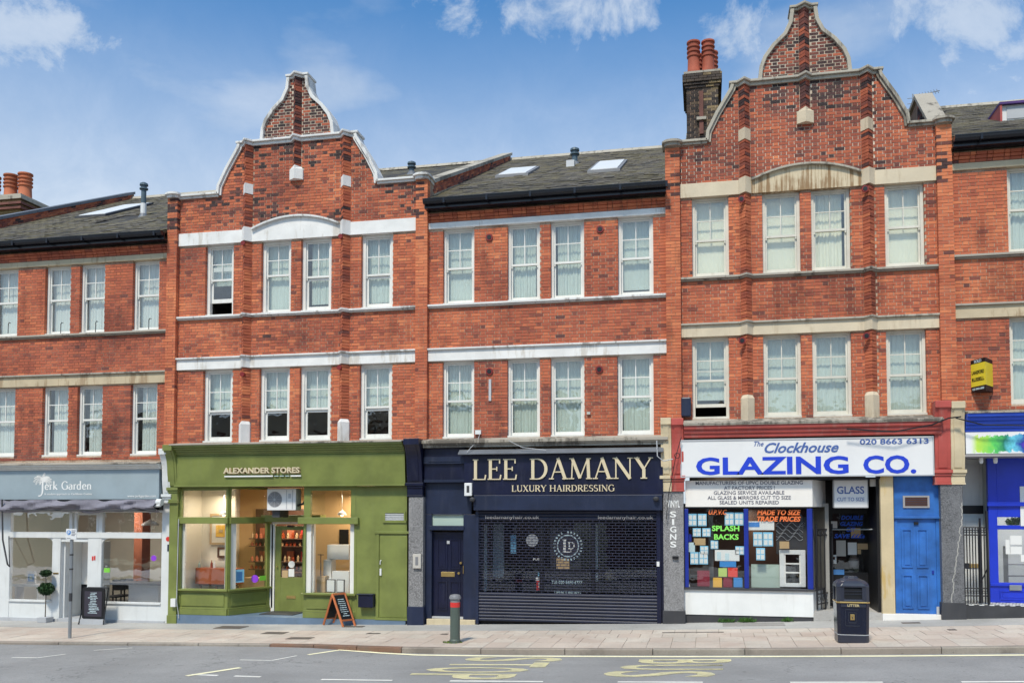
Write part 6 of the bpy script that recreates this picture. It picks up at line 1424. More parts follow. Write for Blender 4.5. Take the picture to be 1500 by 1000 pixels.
b.build('lattice_links', M['lattice_steel'], Sh, kind='stuff')
bp(S, 'lock', 'white_plastic', (ax(962, 826, -.15), ax(966, 826, -.15), -.16, -.14, az(964, 829, -.15), az(964, 822, -.15)))
# shop window behind the shutter
yW = .06; wx0, wx1 = sh0, sh1; zw0 = az(830, 870, yW)
bp(S, 'window_frame', 'near_black', (ax(790, 820, yW), ax(797, 820, yW), yW - .02, yW + .05, zw0, zb0), (ax(795, 820, yW), ax(886, 820, yW), yW - .02, yW + .05, az(840, 838, yW), az(840, 833, yW)), (ax(866, 820, yW), ax(872, 820, yW), yW - .02, yW + .05, zw0, zb0), bevel=0)
bp(S, 'stall_riser', 'near_black', (wx0, wx1, yW - .02, yW + .1, zg, zw0)); bp(S, 'dark_fascia_panel', 'near_black', (wx0, wx1, yW - .01, yW + .02, zl1 - .02, zb0))
glass(S, (wx0, yW), (wx1, yW), zw0, zl1 - .02, .02, 'shutter_glass')
room(S, xg0 + .05, -1.05, .2, 3.6, zg + .12, zb0 - .05, 'dark_grey', 'near_black', 'dark_grey', 'dark_grey')
for tx, a, c in (('leedamanyhair.co.uk', 711, 790), ('leedamanyhair.co.uk', 876, 957)): text('lettering', tx, ax(a, 758, -.13), az(830, 759.5, -.125), -.13, ax(c, 758, -.13) - ax(a, 758, -.13), .085, 'grey_panel', S, bold=.006)
bp(S, 'wall_tiles', 'paper_pale', (ax(703, 820, .5), ax(713, 820, .5), .5, .55, zw0, zl1 - .05), (ax(722, 820, 1.0), ax(738, 820, 1.0), 1.0, 1.05, zw0 + .3, zl1 - .05), (ax(866, 820, .9), ax(876, 820, .9), .9, .95, zw0 + .25, zl1 - .05))
bp(S, 'window_notice', 'paper_blue', (ax(748, 790, .3), ax(756, 790, .3), .3, .31, az(750, 810, .3), az(750, 783, .3)))
bp(S, 'door_panel', 'dark_grey', (ax(806, 800, .15), ax(851, 800, .15), .15, .18, az(830, 833, .15), az(830, 772, .15)))
YG = .055
bp(S, 'notice', 'card_buff', (ax(815, 820, YG), ax(834, 820, YG), YG - .002, YG + .003, az(825, 833, YG), az(825, 816, YG))); bp(S, 'notice', 'card_buff', (ax(886, 860, 1.2), ax(896, 860, 1.2), 1.2, 1.22, az(890, 850, 1.2), az(890, 836, 1.2)))
X, Z = at(779.5, 791, YG); b = MB(); b.disc(X, YG - .002, YG + .003, Z, .145, 24); b.build('round_sticker', M['light_grey'], S)
X, Z = at(832, 799, YG); b = MB()
def ring(b, X, Z, r0, r1, y0, y1, n=30, m=None):
    for i in range(n):
        a, c = 2 * math.pi * i / n, 2 * math.pi * (i + 1) / n
        P = [(X + r * math.cos(t), y0, Z + r * math.sin(t)) for r, t in ((r0, a), (r1, a), (r1, c), (r0, c))]; b.face(P)
    return b
b.disc(X, YG - .002, YG + .003, Z, .30, 30); b.build('emblem_disc', M['vinyl_dark'], S); b = MB(); ring(b, X, Z, .235, .262, YG - .004, 0); rr = random.Random(3)
for i in range(26):
    a = 2 * math.pi * i / 26 + .05
    if 0.55 < a / math.pi < .6: continue
    b.face([(X + r * math.cos(t), YG - .0045, Z + r * math.sin(t)) for r, t in ((.30, a), (.345, a + .02), (.345, a + .13), (.30, a + .11))])
b.build('emblem_ring', M['paper_pale'], S)
serif('emblem_letters', 'L', X - .13, Z - .15, YG - .006, .30, .22, 'letter_white', S, .2, .09, .004); serif('emblem_letters', 'D', X - .0, Z - .07, YG - .010, .16, .17, 'letter_white', S, .2, .1, .004)
text('lettering', 'Tel: 020 8650 6777', ax(808, 853, YG), az(830, 854.5, .06), .055, ax(853, 853, YG) - ax(808, 853, YG), .075, 'paper_pale', S, bold=.02)
text('lettering', 'OPEN SUNDAYS', ax(812, 868, YG), az(830, 869.5, .06), .055, ax(851, 868, YG) - ax(812, 868, YG), .08, 'paper_pale', S, bold=.02); text('lettering', 'PUSH', ax(781, 819, YG), az(788, 820, .06), .055, ax(795, 819, YG) - ax(781, 819, YG), .05, 'paper_white', S, bold=.02)
bp(S, 'notice', 'red_flat', (ax(786, 855, YG), ax(796, 855, YG), YG - .002, YG + .003, az(790, 864, YG), az(790, 850, YG))); bp(S, 'notice', 'paper_white', (ax(785, 848, YG), ax(797, 848, YG), YG - .003, YG + .003, az(790, 850, YG), az(790, 845, YG)), (ax(789, 856, YG), ax(793, 856, YG), YG - .0045, YG - .0032, az(790, 860, YG), az(790, 852, YG))); bp(S, 'notice', 'paper_blue', (ax(788, 842, YG), ax(796, 842, YG), YG - .002, YG + .003, az(790, 843, YG), az(790, 838, YG)))
for px, py in ((692, 731), (961, 730)):
    X, Z = at(px, py, -.32); b = MB(); b.lathe((X, -.32, Z - .06), [(.02, 0), (.06, .03), (.07, .07), (.03, .11)], 14); b.box(X - .02, X + .02, -.32, -.26, Z, Z + .05); o = b.build('spotlight', M['dark_grey'], S)
ab = thing('alarm_box', 'white intruder alarm box at the lower left corner of the gold-lettered sign', 'alarm box', (ax(685, 716, -.3), -.3, az(685, 726, -.3))); bp(ab, 'casing', 'white_plastic', (ax(680, 716, -.3), ax(691, 716, -.3), -.30, -.222, az(685, 726, -.3), az(685, 707, -.3)), bevel=.012); bp(ab, 'label_print', 'dark_grey', (ax(683.5, 712, -.3), ax(687.5, 712, -.3), -.304, -.3005, az(685, 721, -.3), az(685, 711, -.3)))
# side door
yD = .12; d0, d1 = ax(636, 840, yD), ax(679, 840, yD); zd1, zd0 = az(655, 779, yD), az(655, 902, yD)
bp(S, 'jamb', ng, (xL, d0 - .03, .0, .16, zB, az(655, 753, 0)), (d1 + .03, xg0 - .02, -.02, .16, zB, az(655, 753, 0)), bevel=.005); bp(S, 'door_head', ng, (d0 - .08, d1 + .05, -.06, .16, az(655, 776, 0), az(655, 769.5, 0)), (d0 - .0, d1 + .0, .0, .16, az(655, 753.5, 0), az(655, 752.5, 0)), bevel=.005)
bp(S, 'fanlight', 'glass_sheet', (d0 - .03, d1 + .03, .06, .08, az(655, 769.3, .06), az(655, 753.4, .06))); bp(S, 'doorstep', 'cream_paint', (d0 - .12, xg0 - .02, -.10, .5, zB - .02, zd0 - .05), bevel=.008)
D = bp(S, 'front_door', n_, (d0 - .028, d1 + .028, yD, yD + .05, zd0, zd1)); wd = d1 - d0; hd = zd1 - zd0
def dpanel(D, m, a, c, z0, z1, y, w=.03, dep=.018):
    b = MB(); b.box(a, c, y - dep, y, z1 - w, z1); b.box(a, c, y - dep, y, z0, z0 + w); b.box(a, a + w, y - dep, y, z0 + w, z1 - w); b.box(c - w, c, y - dep, y, z0 + w, z1 - w); b.box(a + w + .03, c - w - .03, y - dep * .6, y, z0 + w + .03, z1 - w - .03); return b.build('door_moulding', M[m], D)
for a, c in ((d0 + .10 * wd, d0 + .46 * wd), (d0 + .54 * wd, d0 + .90 * wd)): dpanel(D, n_, a, c, zd0 + .56 * hd, zd0 + .92 * hd, yD); dpanel(D, n_, a, c, zd0 + .07 * hd, zd0 + .42 * hd, yD)
bp(D, 'weather_bar', 'light_grey', (d0 - .05, d1 + .05, yD - .08, yD, zd0 - .045, zd0 - .0)); bp(D, 'letter_plate', 'brass', (ax(646, 840, yD - .02), ax(666, 840, yD - .02), yD - .022, yD - .0, az(655, 844, yD), az(655, 837, yD)), bevel=.004); bp(D, 'number_plate', 'light_grey', (ax(655, 794, yD), ax(659, 794, yD), yD - .025, yD, az(655, 796, yD), az(655, 791.5, yD)))
for px, py in ((675, 824), (672, 839)): X, Z = at(px, py, yD - .04); b = MB(); b.disc(X, yD - .06, yD, Z, .028, 14); b.build('door_knob', M['brass'], D)
b = MB(); b.tube([(ax(679, 828, -.02), -.04, az(679, 828, -.02)), (ax(679, 840, -.02), -.04, az(679, 840, -.02))], .01, 6); b.build('handle', M['brass'], D)
# shared pilaster with cream and red halves
console(S, -.97, -.735, 'cream_paint', zt=4.62, zb=3.32, zc=2.96, yf=-.17, ytop=-.30); console(S, -.73, -.46, 'red_paint', zt=4.60, zb=3.32, zc=2.96, yf=-.18, ytop=-.33)
pil(S, -.93, -.48, 2.96, az(989, 894, -.17), 'terrazzo', 'dark_grey')
yv = -.173; text('lettering', 'VINYL', ax(976.5, 740, yv), az(986, 742.5, yv), yv, ax(996, 740, yv) - ax(976.5, 740, yv), .16, 'paper_white', S, bold=.02)
for i, ch in enumerate('SIGNS'):
    w_ = .05 if ch == 'I' else .14; text('lettering', ch, (ax(986, 760, yv)), az(986, 757 + 11.0 * i, yv), yv, w_, .135, 'paper_white', S, align='C', bold=.02)
bp(S, 'wall_bolt', 'near_black', (ax(985, 816, yv), ax(994, 816, yv), yv - .05, yv + .002, az(986, 818, yv), az(986, 814, yv)))
# cables slung along the cornices
def cable(pts, r=.009, m='dark_grey', par=S):
    b = MB(); b.tube(pts, r, 5); return b.build('cable', M[m], par)
cable([P3(703, 634, -.05), P3(700, 645, -.2), P3(690, 655, -.3), P3(684, 662, -.38)], .007, 'light_grey'); cable([P3(745, 645, -.31), P3(765, 655, -.34), P3(800, 659, -.36)], .007, 'light_grey')
cable([P3(962, 645, -.35), P3(963, 668, -.38), P3(972, 675, -.36), P3(986, 672, -.36)], .012, 'light_grey'); cable([P3(998, 640, -.36), P3(990, 668, -.40), P3(984, 700, -.33), P3(979, 725, -.30), P3(976, 760, -.28)], .009, 'near_black')
cable([P3(1408, 610, -.42), P3(1390, 612, -.40), P3(1365, 622, -.45), P3(1310, 632, -.48), P3(1240, 628, -.45)], .016, 'near_black'); cable([P3(1400, 612, -.42), P3(1440, 622, -.42), P3(1500, 623, -.42)], .014, 'near_black')
b = MB(); ring(b, *at(992, 667, -.42), .05, .065, -.42, -.4, 16); b.build('wire_coil', M['near_black'], S)
# bollard
X, Y = -4.98, -3.12; Z = gz(X) + .01; t = thing('bollard', 'dark green steel bollard with a red reflective band near the kerb', 'bollard', (X, Y, Z)); zt = az(665, 870, Y); h = zt - Z
b = MB(); b.lathe((X, Y, Z), [(.115, 0), (.115, .06), (.10, .08), (.098, h * .74)], 24); b.build('post', M['bollard_green'], t, smooth=True, angle=R(30)); b = MB(); b.lathe((X, Y, Z + h * .74), [(.100, 0), (.100, h * .10)], 24); b.build('reflective_band', M['red_flat'], t, smooth=True, angle=R(30))
b = MB(); b.lathe((X, Y, Z + h * .84), [(.098, 0), (.098, h * .06), (.12, h * .07), (.12, h * .11), (.10, h * .15), (.04, h * .165), (.001, h * .166)], 24); b.build('cap', M['mid_grey'], t, smooth=True, angle=R(30))
b = MB(); rr = random.Random(6)
for _ in range(260):
    a = rr.uniform(0, 6.28); r_ = rr.uniform(.1, .26) if math.cos(a) < .3 else rr.uniform(.1, .15); p = Vector((X + r_ * math.cos(a), Y + r_ * math.sin(a) * .5, Z + .005)); q = Vector((rr.gauss(0, 1), rr.gauss(0, 1), 0)).normalized() * .012; b.face([p - q, p + q, p + Vector((rr.uniform(-.01, .01), rr.uniform(-.01, .01), rr.uniform(.015, .04)))])
o = b.build('moss', M['moss'], kind='stuff'); tag(o, 'moss and small weeds growing round the foot of the bollard', 'moss')

# ---------------------------------------------------------------- 4: the glazing shop
S = thing('shopfront', 'glazing shopfront with a big white sign, poster-filled blue window and a gated recess', 'shopfront', (2.2, 0, gz(2.2)))
yb_ = -.24; xs0, xs1 = ax(997, 670, yb_), ax(1368, 670, yb_); zs1, zs0 = az(1180, 641.5, yb_), az(1180, 697.5, yb_); cz1 = az(1180, 616, -.4)
b = MB(); b.xprism([(-.42, cz1 - .03), (-.42, cz1), (0, cz1 + .11), (0, cz1 - .05)][::-1], -.46, 4.95); b.build('flashing', M['weathered_stone'], S)
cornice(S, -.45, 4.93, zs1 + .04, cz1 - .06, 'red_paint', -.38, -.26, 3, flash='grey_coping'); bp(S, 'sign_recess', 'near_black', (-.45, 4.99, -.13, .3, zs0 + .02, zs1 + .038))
G = bp(S, 'sign_box', 'sign_white', (xs0, xs1, yb_, -.131, zs0, zs1), bevel=.008); bp(G, 'sign_trim', 'light_grey', (xs0 - .004, xs1 + .004, yb_ - .012, yb_, zs1 - .03, zs1 + .004), (xs0 - .004, xs1 + .004, yb_ - .012, yb_, zs0 - .004, zs0 + .025), (xs1 - .02, xs1 + .004, yb_ - .012, yb_, zs0 + .026, zs1 - .031), (xs0 - .004, xs0 + .02, yb_ - .012, yb_, zs0 + .026, zs1 - .031))
yl_ = yb_ - .001; X_ = lambda px: ax(px, 680, yl_)
zg0 = az(1180, 693, yl_); hg = az(1180, 667.5, yl_) - zg0
for tx, a, c in (('GLAZING', 1019.5, 1243), ('CO.', 1264.5, 1342)): text('lettering', tx, X_(a), zg0, yl_, X_(c) - X_(a), hg, 'letter_blue', S, bold=.028, depth=.006)
zc0 = az(1180, 662, yl_); text('lettering', 'Clockhouse', X_(1120), zc0, yl_, X_(1229) - X_(1120), .225, 'letter_mid_blue', S, bold=.022, shear=.38, depth=.006); text('lettering', 'The', X_(1105), az(1112, 653, yl_), yl_, X_(1119) - X_(1105), .11, 'letter_mid_blue', S, shear=.35, depth=.005, bold=.01)
text('lettering', '020 8663 6313', X_(1260), az(1300, 650, yl_), yl_, X_(1361) - X_(1260), .115, 'letter_mid_blue', S, bold=.022, depth=.005)
# sub sign with a returned end
A_, B_, C_ = (ax(1004, 720, -.06), -.06), (ax(1190, 720, -.06), -.06), (ax(1209, 720, .75), .75); u0, u1 = az(1100, 742, -.06), az(1100, 703, -.06)
b = MB(); b.obox(A_, B_, u0, u1, 0, .25); b.build('sub_sign', M['sub_sign'], S, bevel=.005); b = MB(); b.obox(B_, C_, u0, u1, .0, .2); b.build('sub_sign_return', M['sub_sign'], S)
lines = [('MANUFACTURERS OF UPVC DOUBLE GLAZING', 1019, 1176, 709.3), ('AT FACTORY PRICES !', 1060.5, 1135, 716.6), ('GLAZING SERVICE AVAILABLE', 1045.5, 1149, 723.7), ('ALL GLASS & MIRRORS CUT TO SIZE', 1036.5, 1158.5, 731), ('SEALED UNITS REPAIRED', 1054, 1141, 738)]
for tx, a, c, py in lines: text('lettering', tx, ax(a, py, -.065), az(1100, py, -.065), -.062, ax(c, py, -.065) - ax(a, py, -.065), .082, 'letter_grey', S, bold=.012)
# window: blue frames
wz1, wz0 = az(1100, 744.5, 0), az(1100, 861, 0); zr0 = az(1100, 901, 0); zpl = gz(-.3) - .1; wb = 'window_blue'; W0, W1 = ax(1003, 800), ax(1190, 800)
for q_ in ((W0, ax(1008.5, 800)), (ax(1090, 800), ax(1096.5, 800)), (ax(1182.5, 800), W1)): bp(S, 'window_frame', wb, (*q_, -.03, .06, wz0, wz1), bevel=.004)
bp(S, 'window_head', 'near_black', (W0, W1, -.03, .06, wz1 + .001, u0 - .001)); bp(S, 'window_sill', 'dark_grey', (W0 - .02, W1 + .02, -.09, .08, wz0 - .045, wz0 - .001))
bp(S, 'stall_panel', 'panel_white', (W0 - .02, W1 - .0, -.04, .1, zr0, wz0 - .046)); bp(S, 'plinth', 'dark_grey', (W0 - .02, W1 - .0, -.02, .1, zpl, zr0 - .001)); glass(S, (ax(1008.5, 800), 0), (ax(1090, 800), 0), wz0, wz1); glass(S, (ax(1096.5, 800), 0), (ax(1182.5, 800), 0), wz0, wz1)
# returned side window and door at the back of the recess
E_ = (ax(1213, 800, 1.0), 1.0); zfl = az(1240, 893, .4); dd = (Vector(E_) - Vector((W1, 0))).normalized(); L = (Vector(E_) - Vector((W1, 0))).length
ob(S, 'window_frame', wb, (W1, 0), E_, (0.002, .06, wz0, wz1, 0, .06), (L - .12, L, zfl, wz1, 0, .06)); ob(S, 'window_sill', 'dark_grey', (W1, 0), E_, (0, L, wz0 - .045, wz0 - .001, -.05, .08)); ob(S, 'stall_panel', 'panel_white', (W1, 0), E_, (0, L, zfl, wz0 - .046, 0, .08)); glass(S, Vector((W1, 0)) + dd * .06, Vector((W1, 0)) + dd * (L - .12), wz0, wz1)
# everything inside the window
def note(px0, px1, py0, py1, m_, y=.045, nm='poster', extra=None):
    o = bp(S, nm, m_, (ax(px0, 800, y), ax(px1, 800, y), y, y + .004, az((px0 + px1) / 2, py1, y), az((px0 + px1) / 2, py0, y))); return o
for (a, c, p, q) in ((1008.5, 1021, 752, 770), (1022.5, 1035.5, 752, 770), (1062, 1075.5, 750, 769), (1076.5, 1089.5, 750, 769), (1015, 1027, 773, 785.5), (1029, 1041, 773, 785.5), (1011, 1023, 808, 826), (1024, 1037, 808, 826), (1103.5, 1117, 779, 799.5), (1118, 1132.5, 779, 799.5), (1041, 1052, 791, 803.5), (1025.5, 1037.5, 799, 812), (1077, 1090, 799.5, 812), (1107.5, 1120.5, 802, 820)):
    o = note(a, c, p, q, 'paper_blue'); w = c - a; h = q - p; b = MB()
    for i in range(2):
        for j in range(2): b.box(ax(a + w * (.08 + .47 * i), 800, .04), ax(a + w * (.45 + .47 * i), 800, .04), .040, .0445, az(a, p + h * (.48 + .44 * j), .04), az(a, p + h * (.12 + .44 * j), .04))
    b.build('poster_print', M['paper_white'], o)
for (a, c, p, q, m_) in ((1006, 1018, 794, 808, 'paper_pale'), (1007, 1013, 782, 793, 'window_blue'), (1016.5, 1033.5, 788, 798, 'card_buff'), (1047, 1083, 805, 821, 'paper_white'), (1095, 1134.5, 763, 776, 'paper_white'), (1142, 1156, 792.5, 803, 'card_buff'), (1054, 1078, 821.5, 830, 'sample_blue'), (1052, 1064.5, 831.5, 844, 'sample_lime'), (1066, 1080, 831, 844.5, 'sample_red'),
    (1044, 1057, 845.5, 859.5, 'sample_orange'), (1059, 1072, 845.5, 859.5, 'sample_wine'), (1074, 1087, 845.5, 859.5, 'sample_blue'), (1021, 1039, 835, 858, 'sample_wine'), (1006, 1010, 855, 859, 'paper_white')): note(a, c, p, q, m_, nm='sample_tile' if 'sample' in m_ else 'poster')
for (a, c, p, q) in ((1097, 1113, 764.5, 771.5), (1050, 1056, 808, 819), (1062, 1068, 810, 820)): note(a, c, p, q, 'sticker_blue' if a > 1090 else 'paper_pale', .041, 'poster_print')
yt = .018
for tx, a, c, z_, m_, sh_ in (('U.P.V.C', 1038, 1065, 753, 'orange_paint', .25), ('MADE TO SIZE', 1109, 1173, 753.5, 'orange_paint', .25), ('TRADE PRICES', 1109, 1173, 763, 'orange_paint', .25), ('SPLASH', 1043, 1083, 777, 'lime_letter', 0), ('BACKS', 1046, 1082, 789.5, 'lime_letter', 0)):
    text('window_lettering', tx, ax(a, z_, yt), az((a + c) / 2, z_, yt), yt, ax(c, z_, yt) - ax(a, z_, yt), .11 if sh_ else .12, m_, S, bold=.03, shear=sh_, depth=.003)
b = MB(); rr = random.Random(12)      # etched mirror pattern
for k in range(5):
    zc_ = az(1155, 768 + k * 5, .3); pts = [(ax(1137 + i * 2.6, 780, .3), .30, zc_ + .05 * math.sin(i * .9 + k * 1.3)) for i in range(16)]; b.tube(pts, .006, 4)
b.build('etched_scroll', M['light_grey'], S); note(1137, 1182, 757, 811, 'dark_grey', .32, 'display_mirror'); note(1100, 1142, 826, 860, 'glass_sheet', .25, 'glass_sheet_sample')
Wd = thing('sample_window', 'white framed sample window unit standing inside the glazing shop window', 'window sample', (ax(1160, 860, .15), .15, wz0)); a, c, p, q = ax(1142, 830, .14), ax(1180, 830, .14), az(1160, 859, .14), az(1160, 805, .14)
bp(Wd, 'frame', 'white_plastic', (a, a + .10, .12, .2, p, q), (c - .10, c, .12, .2, p, q), (a + .1, c - .1, .12, .2, p, p + .08), (a + .1, c - .1, .12, .2, q - .10, q), bevel=.006); bp(Wd, 'inner_frame', 'sub_sign', (a + .10, a + .13, .14, .19, p + .08, q - .1), (c - .13, c - .1, .14, .19, p + .08, q - .1), (a + .13, c - .13, .14, .19, p + .30, p + .33), (a + .13, c - .13, .14, .19, q - .32, q - .29)); bp(Wd, 'pane', 'window_glass', (a + .13, c - .13, .165, .17, p + .08, q - .1))
room(S, W0 + .02, ax(1205, 800, 1.0), .5, 3.0, zfl, u0, 'room_wall', 'dark_wood', 'dark_grey', 'room_wall'); bp(S, 'interior_wall', 'dark_wood', (ax(1097, 800, 1.4), ax(1140, 800, 1.4), 1.4, 1.45, zfl, u0)); bp(S, 'interior_shelf', 'mid_grey', (W0 + .1, ax(1040, 830, 1.2), 1.0, 1.3, az(1020, 845, 1.2), az(1020, 842, 1.2)), (ax(1038, 800, .8), ax(1045, 800, .8), .8, .85, zfl, u0))
lamp('workshop_light', (.9, .9, u0 - .05), 9, (1, .95, .85), .5)
# recess
yR = 1.25; r0, r1 = ax(1213, 800, 1.0), ax(1290, 800, 0); zhd = zs0 - .02
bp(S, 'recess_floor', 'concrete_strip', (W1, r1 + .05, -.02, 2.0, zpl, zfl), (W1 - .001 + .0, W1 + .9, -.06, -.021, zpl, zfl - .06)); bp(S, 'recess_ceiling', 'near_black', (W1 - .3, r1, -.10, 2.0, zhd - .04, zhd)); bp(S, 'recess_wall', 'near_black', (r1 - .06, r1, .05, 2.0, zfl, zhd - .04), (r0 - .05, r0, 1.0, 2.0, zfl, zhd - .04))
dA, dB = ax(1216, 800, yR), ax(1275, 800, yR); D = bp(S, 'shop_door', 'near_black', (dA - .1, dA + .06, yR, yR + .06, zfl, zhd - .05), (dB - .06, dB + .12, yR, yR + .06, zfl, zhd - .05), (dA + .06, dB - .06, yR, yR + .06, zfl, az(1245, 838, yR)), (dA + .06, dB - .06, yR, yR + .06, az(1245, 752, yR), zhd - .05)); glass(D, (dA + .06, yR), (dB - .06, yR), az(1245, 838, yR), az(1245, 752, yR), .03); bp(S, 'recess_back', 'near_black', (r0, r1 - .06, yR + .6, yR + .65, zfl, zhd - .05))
yN = yR - .015
def dn(px0, px1, py0, py1, m_): bp(D, 'door_notice', m_, (ax(px0, 800, yN), ax(px1, 800, yN), yN, yN + .012, az(px0, py1, yN), az(px0, py0, yN)))
for q in ((1225, 1239, 791, 814, 'beige_plastic'), (1242, 1255, 794, 812, 'paper_white'), (1256, 1272, 795.5, 804, 'card_buff'), (1256, 1261, 804.5, 811, 'card_buff'), (1218, 1225, 812, 825, 'paper_white'), (1219, 1223, 815, 819, 'sample_red'), (1219, 1236, 833.5, 841, 'sticker_blue'), (1247, 1261, 773, 787, 'card_buff'), (1218, 1227, 763, 773, 'white_plastic')): dn(*q)
for tx, a, c, z_ in (('DOUBLE', 1232, 1265, 760.5), ('GLAZING', 1231, 1264, 769.5), ('CUT', 1240, 1253, 778), ('SAVE £££s', 1222, 1267, 787.5)): text('window_lettering', tx, ax(a, z_, yN), az(1245, z_, yN), yN - .004, ax(c, z_, yN) - ax(a, z_, yN), .095, 'neon_blue', D, bold=.03, shear=.25)
X, Z = at(1251, 830, yR + .3); b = MB(); b.lathe((X, yR + .3, Z), [(.09, 0), (.11, .05), (.11, .2), (.07, .27)], 14); b.build('glass_jar', M['grey_panel'], S)
G = thing('hanging_sign', 'white box sign reading glass cut to size hanging in the dark shop recess', 'sign', (ax(1245, 722, .25), .25, az(1245, 742, .25))); y_ = .18; a, c, p, q = ax(1222, 722, y_), ax(1270.5, 722, y_), az(1245, 742.5, y_), az(1245, 703.5, y_)
bp(G, 'sign_box', 'sign_white', (a, c, y_, y_ + .18, p, q), bevel=.008); bp(G, 'sign_frame', 'light_grey', (a - .015, a, y_ - .01, y_ + .18, p - .01, q + .01), (c, c + .015, y_ - .01, y_ + .18, p - .01, q + .01), (a, c, y_ - .01, y_ + .18, p - .015, p - .001), (a, c, y_ - .01, y_ + .18, q + .001, q + .015)); bp(G, 'bracket', 'near_black', (a + .1, a + .14, y_ + .07, y_ + .1, q + .016, zhd - .04), (c - .14, c - .1, y_ + .07, y_ + .1, q + .016, zhd - .04))
text('lettering', 'GLASS', ax(1226, 722, y_), az(1245, 722.5, y_), y_ - .001, ax(1266, 722, y_) - ax(1226, 722, y_), .165, 'letter_mid_blue', G, bold=.02); text('lettering', 'CUT TO SIZE', ax(1226, 722, y_), az(1245, 733.5, y_), y_ - .001, ax(1266, 722, y_) - ax(1226, 722, y_), .085, 'letter_mid_blue', G, bold=.005)
bp(S, 'meter_box', 'beige_plastic', (ax(1275, 710, .1), ax(1285, 710, .1), .1, .25, az(1280, 712, .1), az(1280, 701, .1)))
# folding gates
def gate(lbl, a, c, z0, z1, nb, mid, brk=None, grp=None, rr_=.012, rings=True, top=None):
    t = thing('security_gate', lbl, 'gate', (a[0], a[1], z0)); a = Vector(a); c = Vector(c); Pt = lambda s, z: (a[0] + (c[0] - a[0]) * s, a[1] + (c[1] - a[1]) * s, z)
    for i in range(nb): s = i / (nb - 1); b = MB(); b.tube([Pt(s, z0), Pt(s, z1 + (.12 if i in (0, nb - 1) else 0))], rr_ if i not in (0, nb - 1) else rr_ * 1.7, 6); b.build('gate_bar', M['black_iron'], t)
    b = MB()
    for z in mid: b.tube([Pt(0, z), Pt(1, z)], rr_ * 1.3, 6)
    b.build('gate_rail', M['black_iron'], t)
    if rings:
        b = MB()
        for z in rings:
            for i in range(nb - 1):
                s = (i + .5) / (nb - 1); r_ = min(.05, (c - a).length / (nb - 1) * .42); d = (c - a).normalized(); b.tube([(Pt(s, z)[0] + d.x * r_ * math.cos(q * math.pi / 6), Pt(s, z)[1] + d.y * r_ * math.cos(q * math.pi / 6), z + r_ * math.sin(q * math.pi / 6)) for q in range(13)], rr_ * .6, 4, caps=False)
        b.build('gate_scroll', M['black_iron'], t)
    return t
g1, g0 = az(1205, 775, .2), zfl + .03
gate('black iron folding gate standing across the left side of the glazing shop recess', (ax(1196, 800, .05), .05), (ax(1219, 800, .75), .75), g0, g1, 5, (g1, g1 - .13, g0 + .34, g0 + .12), rings=(g1 - .065, g0 + .23))
gate('black iron gate folded back along the right side of the dark recess', (ax(1287.5, 800, .10), .10), (ax(1281, 800, .9), .9), g0, g1 + .1, 6, (g1 + .1, g1 - .03, g0 + .3, g0 + .1), rings=(g1 + .035,))
b = MB(); b.tube([P3(1219, 775, .75), P3(1278, 775, .6)], .014, 6); b.build('gate_crossbar', M['galvanised'], S)
# cream pier, blue door
bp(S, 'cream_pier', 'ochre_wall', (r1, ax(1309.5, 800, -.05), -.08, .3, zfl - .02, zs0 + .015)); yD = .03; d0, d1 = ax(1311, 830, yD), ax(1375.5, 830, yD); zd0, zd1, zdm = az(1342, 898, yD), zs0 + .01, az(1342, 759, yD)
bp(S, 'doorstep', 'sub_sign', (ax(1290, 800), ax(1376, 800), -.10, .3, gz(4.5) - .2, zd0 - .004), bevel=.008); D = bp(S, 'overdoor_panel', 'door_blue', (d0, d1 + .02, yD - .02, yD + .05, zdm, zd1)); bp(D, 'ledge', 'door_blue', (d0 - .01, d1 + .02, yD - .07, yD - .0205, zdm, zdm + .045), bevel=.006)
vx0, vx1, vz0, vz1 = ax(1325, 735, yD), ax(1358, 735, yD), az(1341, 741, yD), az(1341, 728, yD); bp(D, 'vent_frame', 'grey_panel', (vx0 - .04, vx1 + .04, yD - .045, yD - .0205, vz1, vz1 + .035), (vx0 - .04, vx1 + .04, yD - .045, yD - .0205, vz0 - .035, vz0), (vx0 - .04, vx0, yD - .045, yD - .0205, vz0, vz1), (vx1, vx1 + .04, yD - .045, yD - .0205, vz0, vz1)); bp(D, 'vent_louvre', 'dark_wood', *[(vx0, vx1, yD - .035, yD - .022, vz0 + i * (vz1 - vz0) / 5 + .003, vz0 + (i + .8) * (vz1 - vz0) / 5) for i in range(5)])
F = bp(S, 'door_frame', 'door_blue', (d0, d0 + .055, yD - .02, yD + .06, zd0, zdm - .001), (d1 - .05, d1 + .02, yD - .02, yD + .06, zd0, zdm - .001)); D = bp(S, 'panelled_door', 'door_blue', (d0 + .058, d1 - .053, yD + .0, yD + .05, zd0, zdm - .005)); 
for a_, c_ in ((1321, 1337), (1343, 1360)):
    for p_, q_ in ((831, 774), (891, 841)):
        a, c, p, q = ax(a_, 830, yD), ax(c_, 830, yD), az(1342, p_, yD), az(1342, q_, yD); dpanel(D, 'door_blue', a, c, p, q, yD, .03, .022)
bp(D, 'knocker', 'near_black', (ax(1338.5, 766, yD), ax(1345, 766, yD), yD - .03, yD, az(1342, 768, yD), az(1342, 764, yD))); bp(D, 'lock_plate', 'window_blue', (ax(1365, 838, yD), ax(1368, 838, yD), yD - .02, yD, az(1366, 840, yD), az(1366, 835, yD))); b = MB(); b.tube([(ax(1374, 893, -.06), -.06, az(1374, 900, -.06)), (ax(1374, 893, -.06), -.06, az(1374, 888, -.06))], .03, 8); b.build('downpipe_shoe', M['light_grey'], S)
